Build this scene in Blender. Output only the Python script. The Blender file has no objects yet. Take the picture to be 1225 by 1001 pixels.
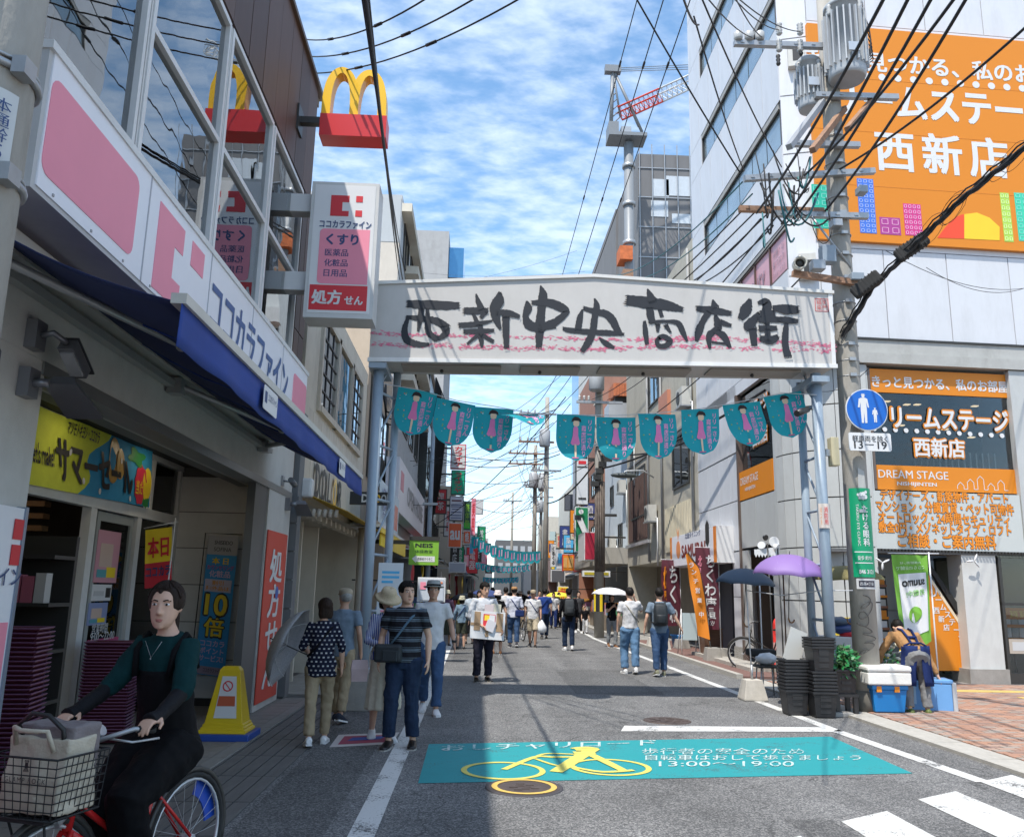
import bpy,bmesh,math,random
from mathutils import Vector,Matrix,noise
random.seed(7)
R=math.radians
V=Vector
S=bpy.context.scene
C=S.collection
CAMH=1.62
FPX,CX,CY=1000.0,612.5,500.5
def _cam():
 z=V((.021,1,.2065)).normalized()
 a=(568-CX)/FPX
 b=(CY-(707+.021*(568-CX)))/FPX
 Y=V((a,b,1)).normalized()
 X=-(Y.cross(z))
 if X.x<0:X=-X
 return X,Y,z
CXv,CYv,CZv=_cam()
cam=bpy.data.objects.new('camera',bpy.data.cameras.new('camera'))
C.objects.link(cam)
S.camera=cam
cam.data.sensor_width=36
cam.data.lens=36*FPX/1225
cam.data.clip_start=.05
cam.data.clip_end=3000
_r=V((CXv.x,CYv.x,CZv.x));_u=V((CXv.y,CYv.y,CZv.y));_f=V((CXv.z,CYv.z,CZv.z))
_m=Matrix((_r,_u,-_f)).transposed().to_4x4()
_m.translation=V((0,0,CAMH))
cam.matrix_world=_m
SUN=V((-.304,-.43,1.0)).normalized()
w=bpy.data.worlds.new('World');S.world=w;w.use_nodes=True
nt=w.node_tree;nt.nodes.clear()
def wn(t,**k):
 n=nt.nodes.new(t)
 for a,b in k.items():setattr(n,a,b)
 return n
out=wn('ShaderNodeOutputWorld');bg=wn('ShaderNodeBackground')
sky=wn('ShaderNodeTexSky',sky_type='NISHITA',sun_disc=False)
sky.sun_elevation=math.asin(SUN.z);sky.sun_rotation=math.atan2(SUN.x,SUN.y)
sky.air_density=1.0;sky.dust_density=.6;sky.ozone_density=1.4
tc=wn('ShaderNodeTexCoord');sep=wn('ShaderNodeSeparateXYZ')
nt.links.new(tc.outputs['Generated'],sep.inputs[0])
zz=wn('ShaderNodeMath',operation='ADD');zz.inputs[1].default_value=.12
zm=wn('ShaderNodeMath',operation='MAXIMUM');zm.inputs[1].default_value=0.0
nt.links.new(sep.outputs[2],zm.inputs[0]);nt.links.new(zm.outputs[0],zz.inputs[0])
dx=wn('ShaderNodeMath',operation='DIVIDE');dy=wn('ShaderNodeMath',operation='DIVIDE')
nt.links.new(sep.outputs[0],dx.inputs[0]);nt.links.new(zz.outputs[0],dx.inputs[1])
nt.links.new(sep.outputs[1],dy.inputs[0]);nt.links.new(zz.outputs[0],dy.inputs[1])
cb=wn('ShaderNodeCombineXYZ');nt.links.new(dx.outputs[0],cb.inputs[0]);nt.links.new(dy.outputs[0],cb.inputs[1])
mp=wn('ShaderNodeMapping');mp.inputs['Rotation'].default_value=(0,0,R(-52));mp.inputs['Scale'].default_value=(1.0,1.65,1)
nt.links.new(cb.outputs[0],mp.inputs[0])
n1=wn('ShaderNodeTexNoise');n1.inputs['Scale'].default_value=12;n1.inputs['Detail'].default_value=9;n1.inputs['Roughness'].default_value=.56;n1.inputs['Distortion'].default_value=.12
n2=wn('ShaderNodeTexNoise');n2.inputs['Scale'].default_value=1.1;n2.inputs['Detail'].default_value=3
nt.links.new(mp.outputs[0],n1.inputs['Vector']);nt.links.new(cb.outputs[0],n2.inputs['Vector'])
ad=wn('ShaderNodeMath',operation='MULTIPLY_ADD');ad.inputs[1].default_value=1.15;n2.inputs['Scale'].default_value=1.7;n2.inputs['Detail'].default_value=5
nt.links.new(n2.outputs[0],ad.inputs[0]);nt.links.new(n1.outputs[0],ad.inputs[2])
mr=wn('ShaderNodeMapRange',interpolation_type='SMOOTHSTEP')
mr.inputs[1].default_value=.80;mr.inputs[2].default_value=1.42;mr.inputs[3].default_value=.08;mr.inputs[4].default_value=.72
nt.links.new(ad.outputs[0],mr.inputs[0])
mx=wn('ShaderNodeMix',data_type='RGBA')
hz=wn('ShaderNodeMapRange');hz.inputs[1].default_value=.0;hz.inputs[2].default_value=.42;hz.inputs[3].default_value=.42;hz.inputs[4].default_value=.0
nt.links.new(sep.outputs[2],hz.inputs[0])
cm=wn('ShaderNodeMath',operation='MAXIMUM');nt.links.new(mr.outputs[0],cm.inputs[0]);nt.links.new(hz.outputs[0],cm.inputs[1])
nt.links.new(cm.outputs[0],mx.inputs['Factor']);hs=wn('ShaderNodeHueSaturation');hs.inputs['Saturation'].default_value=1.22;hs.inputs['Hue'].default_value=.493;nt.links.new(sky.outputs[0],hs.inputs['Color']);nt.links.new(hs.outputs[0],mx.inputs[6])
mx.inputs[7].default_value=(3.9,4.45,5.2,1)
nt.links.new(mx.outputs[2],bg.inputs[0]);bg.inputs[1].default_value=.15
nt.links.new(bg.outputs[0],out.inputs[0])
sl=bpy.data.lights.new('sun','SUN');sl.energy=3.1;sl.angle=R(.53);sl.color=(1,.95,.87)
so=bpy.data.objects.new('sun',sl);C.objects.link(so)
so.rotation_euler=SUN.to_track_quat('Z','Y').to_euler();so.location=SUN*60
S.view_settings.view_transform='Standard';S.view_settings.look='None'
S.view_settings.gamma=1;S.view_settings.exposure=.9
try:S.view_settings.use_curve_mapping=False
except Exception:pass
S.render.engine='CYCLES'
S.cycles.max_bounces=6;S.cycles.transparent_max_bounces=12
S.cycles.caustics_reflective=False;S.cycles.caustics_refractive=False
def ray(px,py):
 d=V(((px-CX)/FPX,(CY-py)/FPX,1.0))
 return V((d.dot(CXv),d.dot(CYv),d.dot(CZv)))
O=V((0,0,CAMH))
def G(px,py,z=0.0):
 d=ray(px,py);return O+d*((z-CAMH)/d.z)
def PX(px,py,x):
 d=ray(px,py);return O+d*(x/d.x)
def PY(px,py,y):
 d=ray(px,py);return O+d*(y/d.y)
class Fr:
 'vertical drawing plane: origin, right, up, outward normal'
 def __init__(s,o,r,n=None):
  s.o=V(o);s.r=V(r).normalized();s.u=V((0,0,1));s.n=s.r.cross(s.u)if n is None else V(n)
 def p(s,u,v,d=0):return s.o+s.r*u+s.u*v+s.n*d
 def uv(s,px,py):
  d=ray(px,py);t=(s.o-O).dot(s.n)/d.dot(s.n);q=O+d*t-s.o
  return q.dot(s.r),q.z
def FL(x):return Fr((x,0,0),(0,1,0))
def FR(x):return Fr((x,0,0),(0,-1,0))
def FF(y):return Fr((0,y,0),(1,0,0))
_woff={}
def woff(o):
 return _woff.get(o.name,V((0,0,0)))if o else V((0,0,0))
class MB:
 def __init__(s):s.v=[];s.f=[];s.m=[];s.sm=[]
 def add(s,vs,fs,mi=0,smooth=False):
  k=len(s.v);s.v+=[tuple(v)for v in vs]
  s.f+=[tuple(i+k for i in f)for f in fs];s.m+=[mi]*len(fs);s.sm+=[smooth]*len(fs);return s
 def box(s,a,b,mi=0,M=None):
  x0,y0,z0=a;x1,y1,z1=b
  vs=[V(p)for p in((x0,y0,z0),(x1,y0,z0),(x1,y1,z0),(x0,y1,z0),(x0,y0,z1),(x1,y0,z1),(x1,y1,z1),(x0,y1,z1))]
  if M is not None:vs=[M@v for v in vs]
  return s.add(vs,[(3,2,1,0),(4,5,6,7),(0,1,5,4),(1,2,6,5),(2,3,7,6),(3,0,4,7)],mi)
 def fbox(s,fr,u0,u1,v0,v1,d0,d1,mi=0):
  vs=[fr.p(u,v,d)for d in(d0,d1)for u,v in((u0,v0),(u1,v0),(u1,v1),(u0,v1))]
  return s.add(vs,[(3,2,1,0),(4,5,6,7),(0,1,5,4),(1,2,6,5),(2,3,7,6),(3,0,4,7)],mi)
 def fpoly(s,fr,pts,d0,d1,mi=0):
  n=len(pts);vs=[fr.p(u,v,d0)for u,v in pts]+[fr.p(u,v,d1)for u,v in pts]
  fs=[tuple(range(n))[::-1],tuple(range(n,2*n))]+[(i,(i+1)%n,(i+1)%n+n,i+n)for i in range(n)]
  return s.add(vs,fs,mi)
 def quad(s,*p,mi=0,smooth=False):return s.add(p,[tuple(range(len(p)))],mi,smooth)
 def ring(s,rings,cap=True,mi=0,smooth=True,closed=False):
  n=len(rings[0]);vs=[p for r in rings for p in r];fs=[]
  m=len(rings)
  for i in range(m if closed else m-1):
   j=(i+1)%m
   for k in range(n):
    l=(k+1)%n
    fs.append((i*n+k,i*n+l,j*n+l,j*n+k))
  s.add(vs,fs,mi,smooth)
  if cap and not closed:
   b=len(s.v)-len(vs)
   s.f+=[tuple(b+k for k in range(n))[::-1],tuple(b+(m-1)*n+k for k in range(n))];s.m+=[mi,mi];s.sm+=[False,False]
  return s
 def tube(s,pts,r,n=6,cap=True,mi=0,smooth=True,closed=False):
  pts=[V(p)for p in pts];rs=r if isinstance(r,(list,tuple))else[r]*len(pts)
  rings=[];prev=None;m=len(pts)
  for i,p in enumerate(pts):
   if closed:t=pts[(i+1)%m]-pts[i-1]
   else:t=pts[min(i+1,m-1)]-pts[max(i-1,0)]
   if t.length<1e-9:t=V((0,0,1))
   t.normalize()
   if prev is None:
    a=V((0,0,1))if abs(t.z)<.9 else V((1,0,0))
   else:a=prev
   x=(a-t*a.dot(t))
   if x.length<1e-6:x=t.orthogonal()
   x.normalize();y=t.cross(x);prev=x
   rings.append([p+(x*math.cos(2*math.pi*k/n)+y*math.sin(2*math.pi*k/n))*rs[i]for k in range(n)])
  return s.ring(rings,cap,mi,smooth,closed)
 def lathe(s,prof,c=(0,0,0),n=16,mi=0,smooth=True,M=None,cap=True):
  c=V(c);rings=[]
  for r,z in prof:
   ring=[V((r*math.cos(2*math.pi*k/n),r*math.sin(2*math.pi*k/n),z))for k in range(n)]
   rings.append([(M@q if M is not None else q)+c for q in ring])
  return s.ring(rings,cap,mi,smooth)
 def ell(s,c,r,n=10,m=7,mi=0,M=None):
  c=V(c);rings=[]
  for i in range(m+1):
   a=math.pi*(i+.001)/(m+.002);
   q=[V((r[0]*math.sin(a)*math.cos(2*math.pi*k/n),r[1]*math.sin(a)*math.sin(2*math.pi*k/n),-r[2]*math.cos(a)))for k in range(n)]
   rings.append([(M@p if M is not None else p)+c for p in q])
  return s.ring(rings,True,mi,True)
 def out(s,name,mats,parent=None,bevel=0,**kw):
  me=bpy.data.meshes.new(name);off=woff(parent)
  me.from_pydata([(v[0]-off[0],v[1]-off[1],v[2]-off[2])for v in s.v],[],s.f)
  if not isinstance(mats,(list,tuple)):mats=[mats]
  for m in mats:me.materials.append(m)
  me.polygons.foreach_set('material_index',s.m);me.polygons.foreach_set('use_smooth',s.sm);me.update()
  o=bpy.data.objects.new(name,me);C.objects.link(o)
  if parent:o.parent=parent;_woff[o.name]=off
  if bevel:
   b=o.modifiers.new('b','BEVEL');b.width=bevel;b.segments=2;b.limit_method='ANGLE';b.harden_normals=False
  for k,v in kw.items():o[k]=v
  return o
def thing(name,label,cat,loc=(0,0,0),group=None,kind=None):
 o=bpy.data.objects.new(name,None);C.objects.link(o);o.location=loc;o.empty_display_size=.1
 _woff[o.name]=V(loc);o['label']=label
 if cat:o['category']=cat
 if group:o['group']=group
 if kind:o['kind']=kind
 return o
def setp(name,kind='structure',loc=(0,0,0)):
 o=bpy.data.objects.new(name,None);C.objects.link(o);o.location=loc;_woff[o.name]=V(loc);o['kind']=kind;return o
def tag(o,label,cat,group=None):
 o['label']=label;o['category']=cat
 if group:o['group']=group
 return o
def dup(root,loc=None,rz=None,label=None,group=None):
 r=root.copy();C.objects.link(r)
 if loc is not None:r.location=loc
 if rz is not None:r.rotation_euler=(0,0,rz)
 if label:r['label']=label
 if group:r['group']=group
 for ch in list(root.children):
  c=ch.copy();C.objects.link(c);c.parent=r
  for g in list(ch.children):
   d=g.copy();C.objects.link(d);d.parent=c
 _woff[r.name]=V(r.location)
 return r
_unit={}
def pieces(name,fr,rects,d0,d1,m,parent,jit=0,kind=None):
 'alike box pieces sharing one mesh, each an object'
 mats=m if isinstance(m,(list,tuple))else[m]
 off=woff(parent)
 for i,(u0,u1,v0,v1)in enumerate(rects):
  mm=mats[i%len(mats)]if jit==0 else random.choice(mats)
  key=(name,mm.name)
  if key not in _unit:
   b=MB().box((-.5,-.5,-.5),(.5,.5,.5));me=bpy.data.meshes.new(name);me.from_pydata(b.v,[],b.f);me.materials.append(mm);me.update();_unit[key]=me
  o=bpy.data.objects.new(name,_unit[key]);C.objects.link(o);o.parent=parent
  c=fr.p((u0+u1)/2,(v0+v1)/2,(d0+d1)/2+(random.uniform(-jit,jit)if jit else 0))-off
  M=Matrix((fr.r,fr.n*-1,fr.u)).transposed().to_4x4()
  M=M@Matrix.Diagonal((abs(u1-u0),abs(d1-d0),abs(v1-v0),1));M.translation=c
  o.matrix_local=M
  if kind:o['kind']=kind
_mats={}
def mat(name,col,rough=.6,var=.08,sc=3.0,bump=0.0,bsc=60.0,metal=0.0,spec=.5,dirt=0.0,dsc=1.2,stretch=None,coat=0,emit=None,dirtcol=None):
 if name in _mats:return _mats[name]
 m=bpy.data.materials.new(name);m.use_nodes=True;n=m.node_tree;b=n.nodes['Principled BSDF']
 b.inputs['Roughness'].default_value=rough;b.inputs['Metallic'].default_value=metal
 b.inputs['Specular IOR Level'].default_value=spec;b.inputs['Coat Weight'].default_value=coat
 t=n.nodes.new('ShaderNodeTexCoord');vec=t.outputs['Object']
 if stretch:
  q=n.nodes.new('ShaderNodeMapping');q.inputs['Scale'].default_value=stretch;n.links.new(vec,q.inputs[0]);vec=q.outputs[0]
 c4=(*col,1)
 cur=None
 if var>0:
  nz=n.nodes.new('ShaderNodeTexNoise');nz.inputs['Scale'].default_value=sc;nz.inputs['Detail'].default_value=6;nz.inputs['Roughness'].default_value=.65
  n.links.new(vec,nz.inputs['Vector'])
  r=n.nodes.new('ShaderNodeMapRange');r.inputs[1].default_value=.25;r.inputs[2].default_value=.75;r.inputs[3].default_value=1-var;r.inputs[4].default_value=1+var
  n.links.new(nz.outputs[0],r.inputs[0])
  x=n.nodes.new('ShaderNodeVectorMath');x.operation='SCALE';x.inputs[0].default_value=col
  n.links.new(r.outputs[0],x.inputs['Scale']);cur=x.outputs[0]
 if dirt>0:
  nz=n.nodes.new('ShaderNodeTexNoise');nz.inputs['Scale'].default_value=dsc;nz.inputs['Detail'].default_value=9;nz.inputs['Roughness'].default_value=.75
  q=n.nodes.new('ShaderNodeMapping');q.inputs['Scale'].default_value=(1,1,.35);n.links.new(t.outputs['Object'],q.inputs[0]);n.links.new(q.outputs[0],nz.inputs['Vector'])
  r=n.nodes.new('ShaderNodeMapRange');r.inputs[1].default_value=.5;r.inputs[2].default_value=.75;r.inputs[3].default_value=0;r.inputs[4].default_value=dirt
  n.links.new(nz.outputs[0],r.inputs[0])
  x=n.nodes.new('ShaderNodeMix');x.data_type='RGBA';n.links.new(r.outputs[0],x.inputs['Factor'])
  if cur is not None:n.links.new(cur,x.inputs[6])
  else:x.inputs[6].default_value=c4
  dc=dirtcol or(col[0]*.35+.02,col[1]*.32+.02,col[2]*.28+.015)
  x.inputs[7].default_value=(*dc,1);cur=x.outputs[2]
 if cur is not None:n.links.new(cur,b.inputs['Base Color'])
 else:b.inputs['Base Color'].default_value=c4
 if bump>0:
  nz=n.nodes.new('ShaderNodeTexNoise');nz.inputs['Scale'].default_value=bsc;nz.inputs['Detail'].default_value=4
  n.links.new(vec,nz.inputs['Vector']);bp=n.nodes.new('ShaderNodeBump');bp.inputs['Strength'].default_value=bump;bp.inputs['Distance'].default_value=.01
  n.links.new(nz.outputs[0],bp.inputs['Height']);n.links.new(bp.outputs[0],b.inputs['Normal'])
 if emit:
  b.inputs['Emission Color'].default_value=(*emit[0],1);b.inputs['Emission Strength'].default_value=emit[1]
 _mats[name]=m;return m
def nodes(m):
 n=m.node_tree;return n,n.nodes['Principled BSDF']
def P(name,col,**k):
 k.setdefault('rough',.45);k.setdefault('var',.03);return mat(name,col,**k)
_lum={}
WHITE=P('white_paint',(.66,.66,.66));BLACK=P('black_paint',(.02,.02,.022));RED=P('sign_red',(.62,.03,.04));PINK=P('sign_pink',(.82,.27,.36))
ORANGE=P('sign_orange',(.72,.24,.015));NAVY=P('lettering_navy',(.03,.06,.17));YEL=P('sign_yellow',(.85,.62,.03));BLUE=P('sign_blue',(.02,.17,.55))
GREEN=P('sign_green',(.01,.30,.12));LIME=P('sign_lime',(.20,.42,.04));SKYB=P('sign_skyblue',(.08,.42,.72));PURP=P('sign_purple',(.35,.06,.28));MAROON=P('flag_maroon',(.12,.03,.045))
STEEL=mat('galvanised_steel',(.38,.39,.40),.45,.15,8,.1,40,.6,dirt=.3);RUST=mat('rusty_steel',(.28,.16,.10),.8,.4,12,.2,40,dirt=.5)
DARK=mat('dark_frame',(.035,.033,.03),.4,.1);ALU=mat('aluminium_frame',(.55,.56,.57),.35,.06,5,metal=.5);ALUW=mat('white_aluminium',(.68,.68,.67),.4,.06,5,dirt=.2)
CONC=mat('concrete',(.30,.285,.26),.85,.15,6,.35,90,dirt=.45);CONCP=mat('pole_concrete',(.34,.32,.285),.85,.16,5,.3,80,dirt=.5,dsc=3,stretch=(1,1,.4))
CREAM=mat('cream_wall',(.62,.58,.50),.75,.06,3,.15,90,dirt=.35);BEIGE=mat('beige_tile',(.44,.41,.34),.7,.1,4,.2,60,dirt=.4)
TOWER=mat('tower_white_panel',(.62,.63,.655),.38,.06,1.2,.02,3,dirt=.26);GREYP=mat('grey_stone_panel',(.42,.43,.43),.55,.08,2.5,.08,50,dirt=.3)
WOODB=mat('dark_wood',(.12,.06,.035),.6,.3,4,.2,30,stretch=(1,1,8));RUBBER=mat('black_rubber',(.02,.02,.02),.8,.1);CABLE=mat('cable_black',(.015,.015,.016),.6,.1)
CABLEG=mat('cable_teal',(.02,.14,.16),.5,.1);PORC=mat('porcelain_grey',(.45,.45,.44),.3,.1,10);TRANS=mat('transformer_grey',(.40,.42,.44),.45,.08,6,.05,30,dirt=.25)
POSTB=mat('post_bluegrey_paint',(.29,.36,.43),.4,.08,4,.06,60,dirt=.25,dirtcol=(.22,.17,.13));BEAMW=mat('beam_offwhite',(.52,.50,.475),.5,.05,2,.03,30,dirt=.18)
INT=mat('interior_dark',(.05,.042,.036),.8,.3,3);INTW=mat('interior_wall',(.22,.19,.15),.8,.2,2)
def glassm(name,tint=(.42,.46,.47),refl=.2,rough=.01):
 if name in _mats:return _mats[name]
 m=bpy.data.materials.new(name);m.use_nodes=True;n=m.node_tree;n.nodes.remove(n.nodes['Principled BSDF'])
 o=n.nodes['Material Output'];g=n.nodes.new('ShaderNodeBsdfGlossy');t=n.nodes.new('ShaderNodeBsdfTransparent');mx=n.nodes.new('ShaderNodeMixShader')
 f=n.nodes.new('ShaderNodeFresnel');f.inputs[0].default_value=1.5;a=n.nodes.new('ShaderNodeMath');a.operation='ADD';a.use_clamp=True;a.inputs[1].default_value=refl
 nz=n.nodes.new('ShaderNodeTexNoise');nz.inputs['Scale'].default_value=1.3;bp=n.nodes.new('ShaderNodeBump');bp.inputs['Strength'].default_value=.04;bp.inputs['Distance'].default_value=.05
 tc_=n.nodes.new('ShaderNodeTexCoord');n.links.new(tc_.outputs['Object'],nz.inputs['Vector']);n.links.new(nz.outputs[0],bp.inputs['Height']);n.links.new(bp.outputs[0],g.inputs['Normal'])
 g.inputs['Roughness'].default_value=rough;g.inputs['Color'].default_value=(.9,.93,.95,1);t.inputs[0].default_value=(*tint,1)
 n.links.new(f.outputs[0],a.inputs[0]);n.links.new(a.outputs[0],mx.inputs[0]);n.links.new(t.outputs[0],mx.inputs[1]);n.links.new(g.outputs[0],mx.inputs[2]);n.links.new(mx.outputs[0],o.inputs[0])
 _mats[name]=m;return m
GLASS=glassm('tinted_glass');GLASSD=glassm('dark_glass',(.12,.15,.17),.35);GLASSC=glassm('clear_glass',(.8,.82,.82),.0)
LAMP=mat('lamp_lit',(.9,.85,.75),.5,0,emit=((1,.85,.62),9))
_tc={}
def _text_mesh(body,bold,sp,ls):
 k=(body,bold,sp,ls)
 if k in _tc:return _tc[k]
 c=bpy.data.curves.new('t','FONT');c.body=body;c.offset=bold;c.space_character=sp;c.space_line=ls;c.align_x='CENTER';c.resolution_u=3
 o=bpy.data.objects.new('t',c);me=o.to_mesh()
 vs=[v.co.copy()for v in me.vertices];fs=[tuple(p.vertices)for p in me.polygons]
 o.to_mesh_clear();bpy.data.objects.remove(o);bpy.data.curves.remove(c)
 if not vs:vs=[V((0,0,0)),V((1,0,0)),V((0,1,0))];fs=[(0,1,2)]
 x0=min(v.x for v in vs);x1=max(v.x for v in vs);y0=min(v.y for v in vs);y1=max(v.y for v in vs)
 _tc[k]=(vs,fs,(x0+x1)/2,(y0+y1)/2,x1-x0,y1-y0);return _tc[k]
def T(parent,body,m,fr,u,v,w,h=None,d=.004,bold=.012,sp=1.0,ls=1.0,name='lettering',ext=0,shear=0,mirror=False,quadfn=None):
 'flat lettering centred at (u,v) of a frame, w wide and h high'
 if m is None:return
 vs,fs,cx,cy,W,H=_text_mesh(body,0,sp,ls)
 r_=bold*.75
 W+=2*r_;H+=2*r_
 sx=w/W;sy=(h/H)if h else sx
 if mirror:sx=-sx
 b=MB()
 for i,(ox,oy)in enumerate(_shifts(r_)):
  pts=[]
  for q in vs:
   a=(q.x-cx+ox)*sx+shear*(q.y-cy)*sy;c=(q.y-cy+oy)*sy
   pts.append(quadfn(a,c)+V((0,0,i*.00012))if quadfn else fr.p(u+a,v+c,d+i*.00018))
  b.add(pts,fs)
 return b.out(name,m,parent)
def _shifts(r_):
 if r_<.006:return[(0,0)]
 if r_<.02:return[(-r_,0),(r_,0)]
 if r_<.045:return[(-r_,-r_*.7),(r_,-r_*.7),(-r_,r_*.7),(r_,r_*.7)]
 return[(r_*math.cos(R(45*k)),r_*math.sin(R(45*k)))for k in range(8)]+[(r_*.5*math.cos(R(90*k)),r_*.5*math.sin(R(90*k)))for k in range(4)]
def vert(s):return '\n'.join(s)
# ================================================================ GROUND
class Gr:
 def __init__(s,z):s.z=z
 def p(s,u,v,d=0):return V((u,v,s.z+d))
GR=Gr(0.0)
def ribbon(b,pts,fn,rough=0.0,mi=0,seg=6,seed=0):
 'pts (x,y,width) in 2-D, fn maps (x,y) to 3-D'
 P2=[]
 for i in range(len(pts)-1):
  p0=pts[max(i-1,0)];p1=pts[i];p2=pts[i+1];p3=pts[min(i+2,len(pts)-1)]
  for k in range(seg):
   t=k/seg
   P2.append([.5*((2*p1[j])+(-p0[j]+p2[j])*t+(2*p0[j]-5*p1[j]+4*p2[j]-p3[j])*t*t+(-p0[j]+3*p1[j]-3*p2[j]+p3[j])*t**3)for j in range(3)])
 P2.append(list(pts[-1][:3]))
 L=[];Rr=[]
 for i,q in enumerate(P2):
  a=P2[max(i-1,0)];c=P2[min(i+1,len(P2)-1)]
  tx,ty=c[0]-a[0],c[1]-a[1];l=math.hypot(tx,ty)or 1;nx,ny=-ty/l,tx/l
  w1=q[2]/2*(1+rough*noise.noise(V((i*.9+seed,3.1,seed))));w2=q[2]/2*(1+rough*noise.noise(V((i*.9+seed,9.7,seed))))
  L.append(fn(q[0]+nx*w1,q[1]+ny*w1));Rr.append(fn(q[0]-nx*w2,q[1]-ny*w2))
 n=len(L);vs=L+Rr
 b.add(vs,[(i,i+1,n+i+1,n+i)for i in range(n-1)],mi)
def asphalt(name,base,tint=(1,1,1)):
 m=bpy.data.materials.new(name);m.use_nodes=True;n,b=nodes(m)
 tc=n.nodes.new('ShaderNodeTexCoord')
 vo=n.nodes.new('ShaderNodeTexVoronoi');vo.inputs['Scale'].default_value=95
 n.links.new(tc.outputs['Object'],vo.inputs['Vector'])
 rp=n.nodes.new('ShaderNodeValToRGB');e=rp.color_ramp.elements
 e[0].color=(base*.52*tint[0],base*.52*tint[1],base*.53*tint[2],1);e[1].color=(base*2.25*tint[0],base*2.2*tint[1],base*2.12*tint[2],1);e[0].position=.05;e[1].position=.95
 m1=e.new(.55);m1.color=(base*tint[0],base*tint[1],base*tint[2],1)
 sp=n.nodes.new('ShaderNodeSeparateColor');n.links.new(vo.outputs['Color'],sp.inputs[0]);n.links.new(sp.outputs[0],rp.inputs[0])
 nz=n.nodes.new('ShaderNodeTexNoise');nz.inputs['Scale'].default_value=.9;nz.inputs['Detail'].default_value=8;nz.inputs['Roughness'].default_value=.7;n.links.new(tc.outputs['Object'],nz.inputs['Vector'])
 mr=n.nodes.new('ShaderNodeMapRange');mr.inputs[1].default_value=.3;mr.inputs[2].default_value=.7;mr.inputs[3].default_value=.72;mr.inputs[4].default_value=1.25;n.links.new(nz.outputs[0],mr.inputs[0])
 sc=n.nodes.new('ShaderNodeVectorMath');sc.operation='SCALE';n.links.new(rp.outputs[0],sc.inputs[0]);n.links.new(mr.outputs[0],sc.inputs['Scale'])
 ve=n.nodes.new('ShaderNodeTexVoronoi');ve.feature='DISTANCE_TO_EDGE';ve.inputs['Scale'].default_value=.33
 nw_=n.nodes.new('ShaderNodeTexNoise');nw_.inputs['Scale'].default_value=2.5;nw_.inputs['Detail'].default_value=6;n.links.new(tc.outputs['Object'],nw_.inputs['Vector'])
 vm=n.nodes.new('ShaderNodeVectorMath');vm.operation='MULTIPLY_ADD';vm.inputs[1].default_value=(.7,.7,.7);n.links.new(nw_.outputs['Color'],vm.inputs[0]);n.links.new(tc.outputs['Object'],vm.inputs[2]);n.links.new(vm.outputs[0],ve.inputs['Vector'])
 ck=n.nodes.new('ShaderNodeMapRange');ck.inputs[1].default_value=0;ck.inputs[2].default_value=.0055;ck.inputs[3].default_value=.45;ck.inputs[4].default_value=1;n.links.new(ve.outputs['Distance'],ck.inputs[0])
 n3=n.nodes.new('ShaderNodeTexNoise');n3.inputs['Scale'].default_value=.55;n3.inputs['Detail'].default_value=3;q3=n.nodes.new('ShaderNodeMapping');q3.inputs['Scale'].default_value=(2.2,.12,1);n.links.new(tc.outputs['Object'],q3.inputs[0]);n.links.new(q3.outputs[0],n3.inputs['Vector'])
 m4=n.nodes.new('ShaderNodeMapRange');m4.inputs[1].default_value=.35;m4.inputs[2].default_value=.65;m4.inputs[3].default_value=.84;m4.inputs[4].default_value=1.14;n.links.new(n3.outputs[0],m4.inputs[0])
 m5=n.nodes.new('ShaderNodeMath');m5.operation='MULTIPLY';n.links.new(ck.outputs[0],m5.inputs[0]);n.links.new(m4.outputs[0],m5.inputs[1])
 s2=n.nodes.new('ShaderNodeVectorMath');s2.operation='SCALE';n.links.new(sc.outputs[0],s2.inputs[0]);n.links.new(m5.outputs[0],s2.inputs['Scale'])
 n.links.new(s2.outputs[0],b.inputs['Base Color']);b.inputs['Roughness'].default_value=.9
 bp=n.nodes.new('ShaderNodeBump');bp.inputs['Strength'].default_value=.5;bp.inputs['Distance'].default_value=.008;n.links.new(sp.outputs[1],bp.inputs['Height']);n.links.new(bp.outputs[0],b.inputs['Normal'])
 _mats[name]=m;return m
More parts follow.
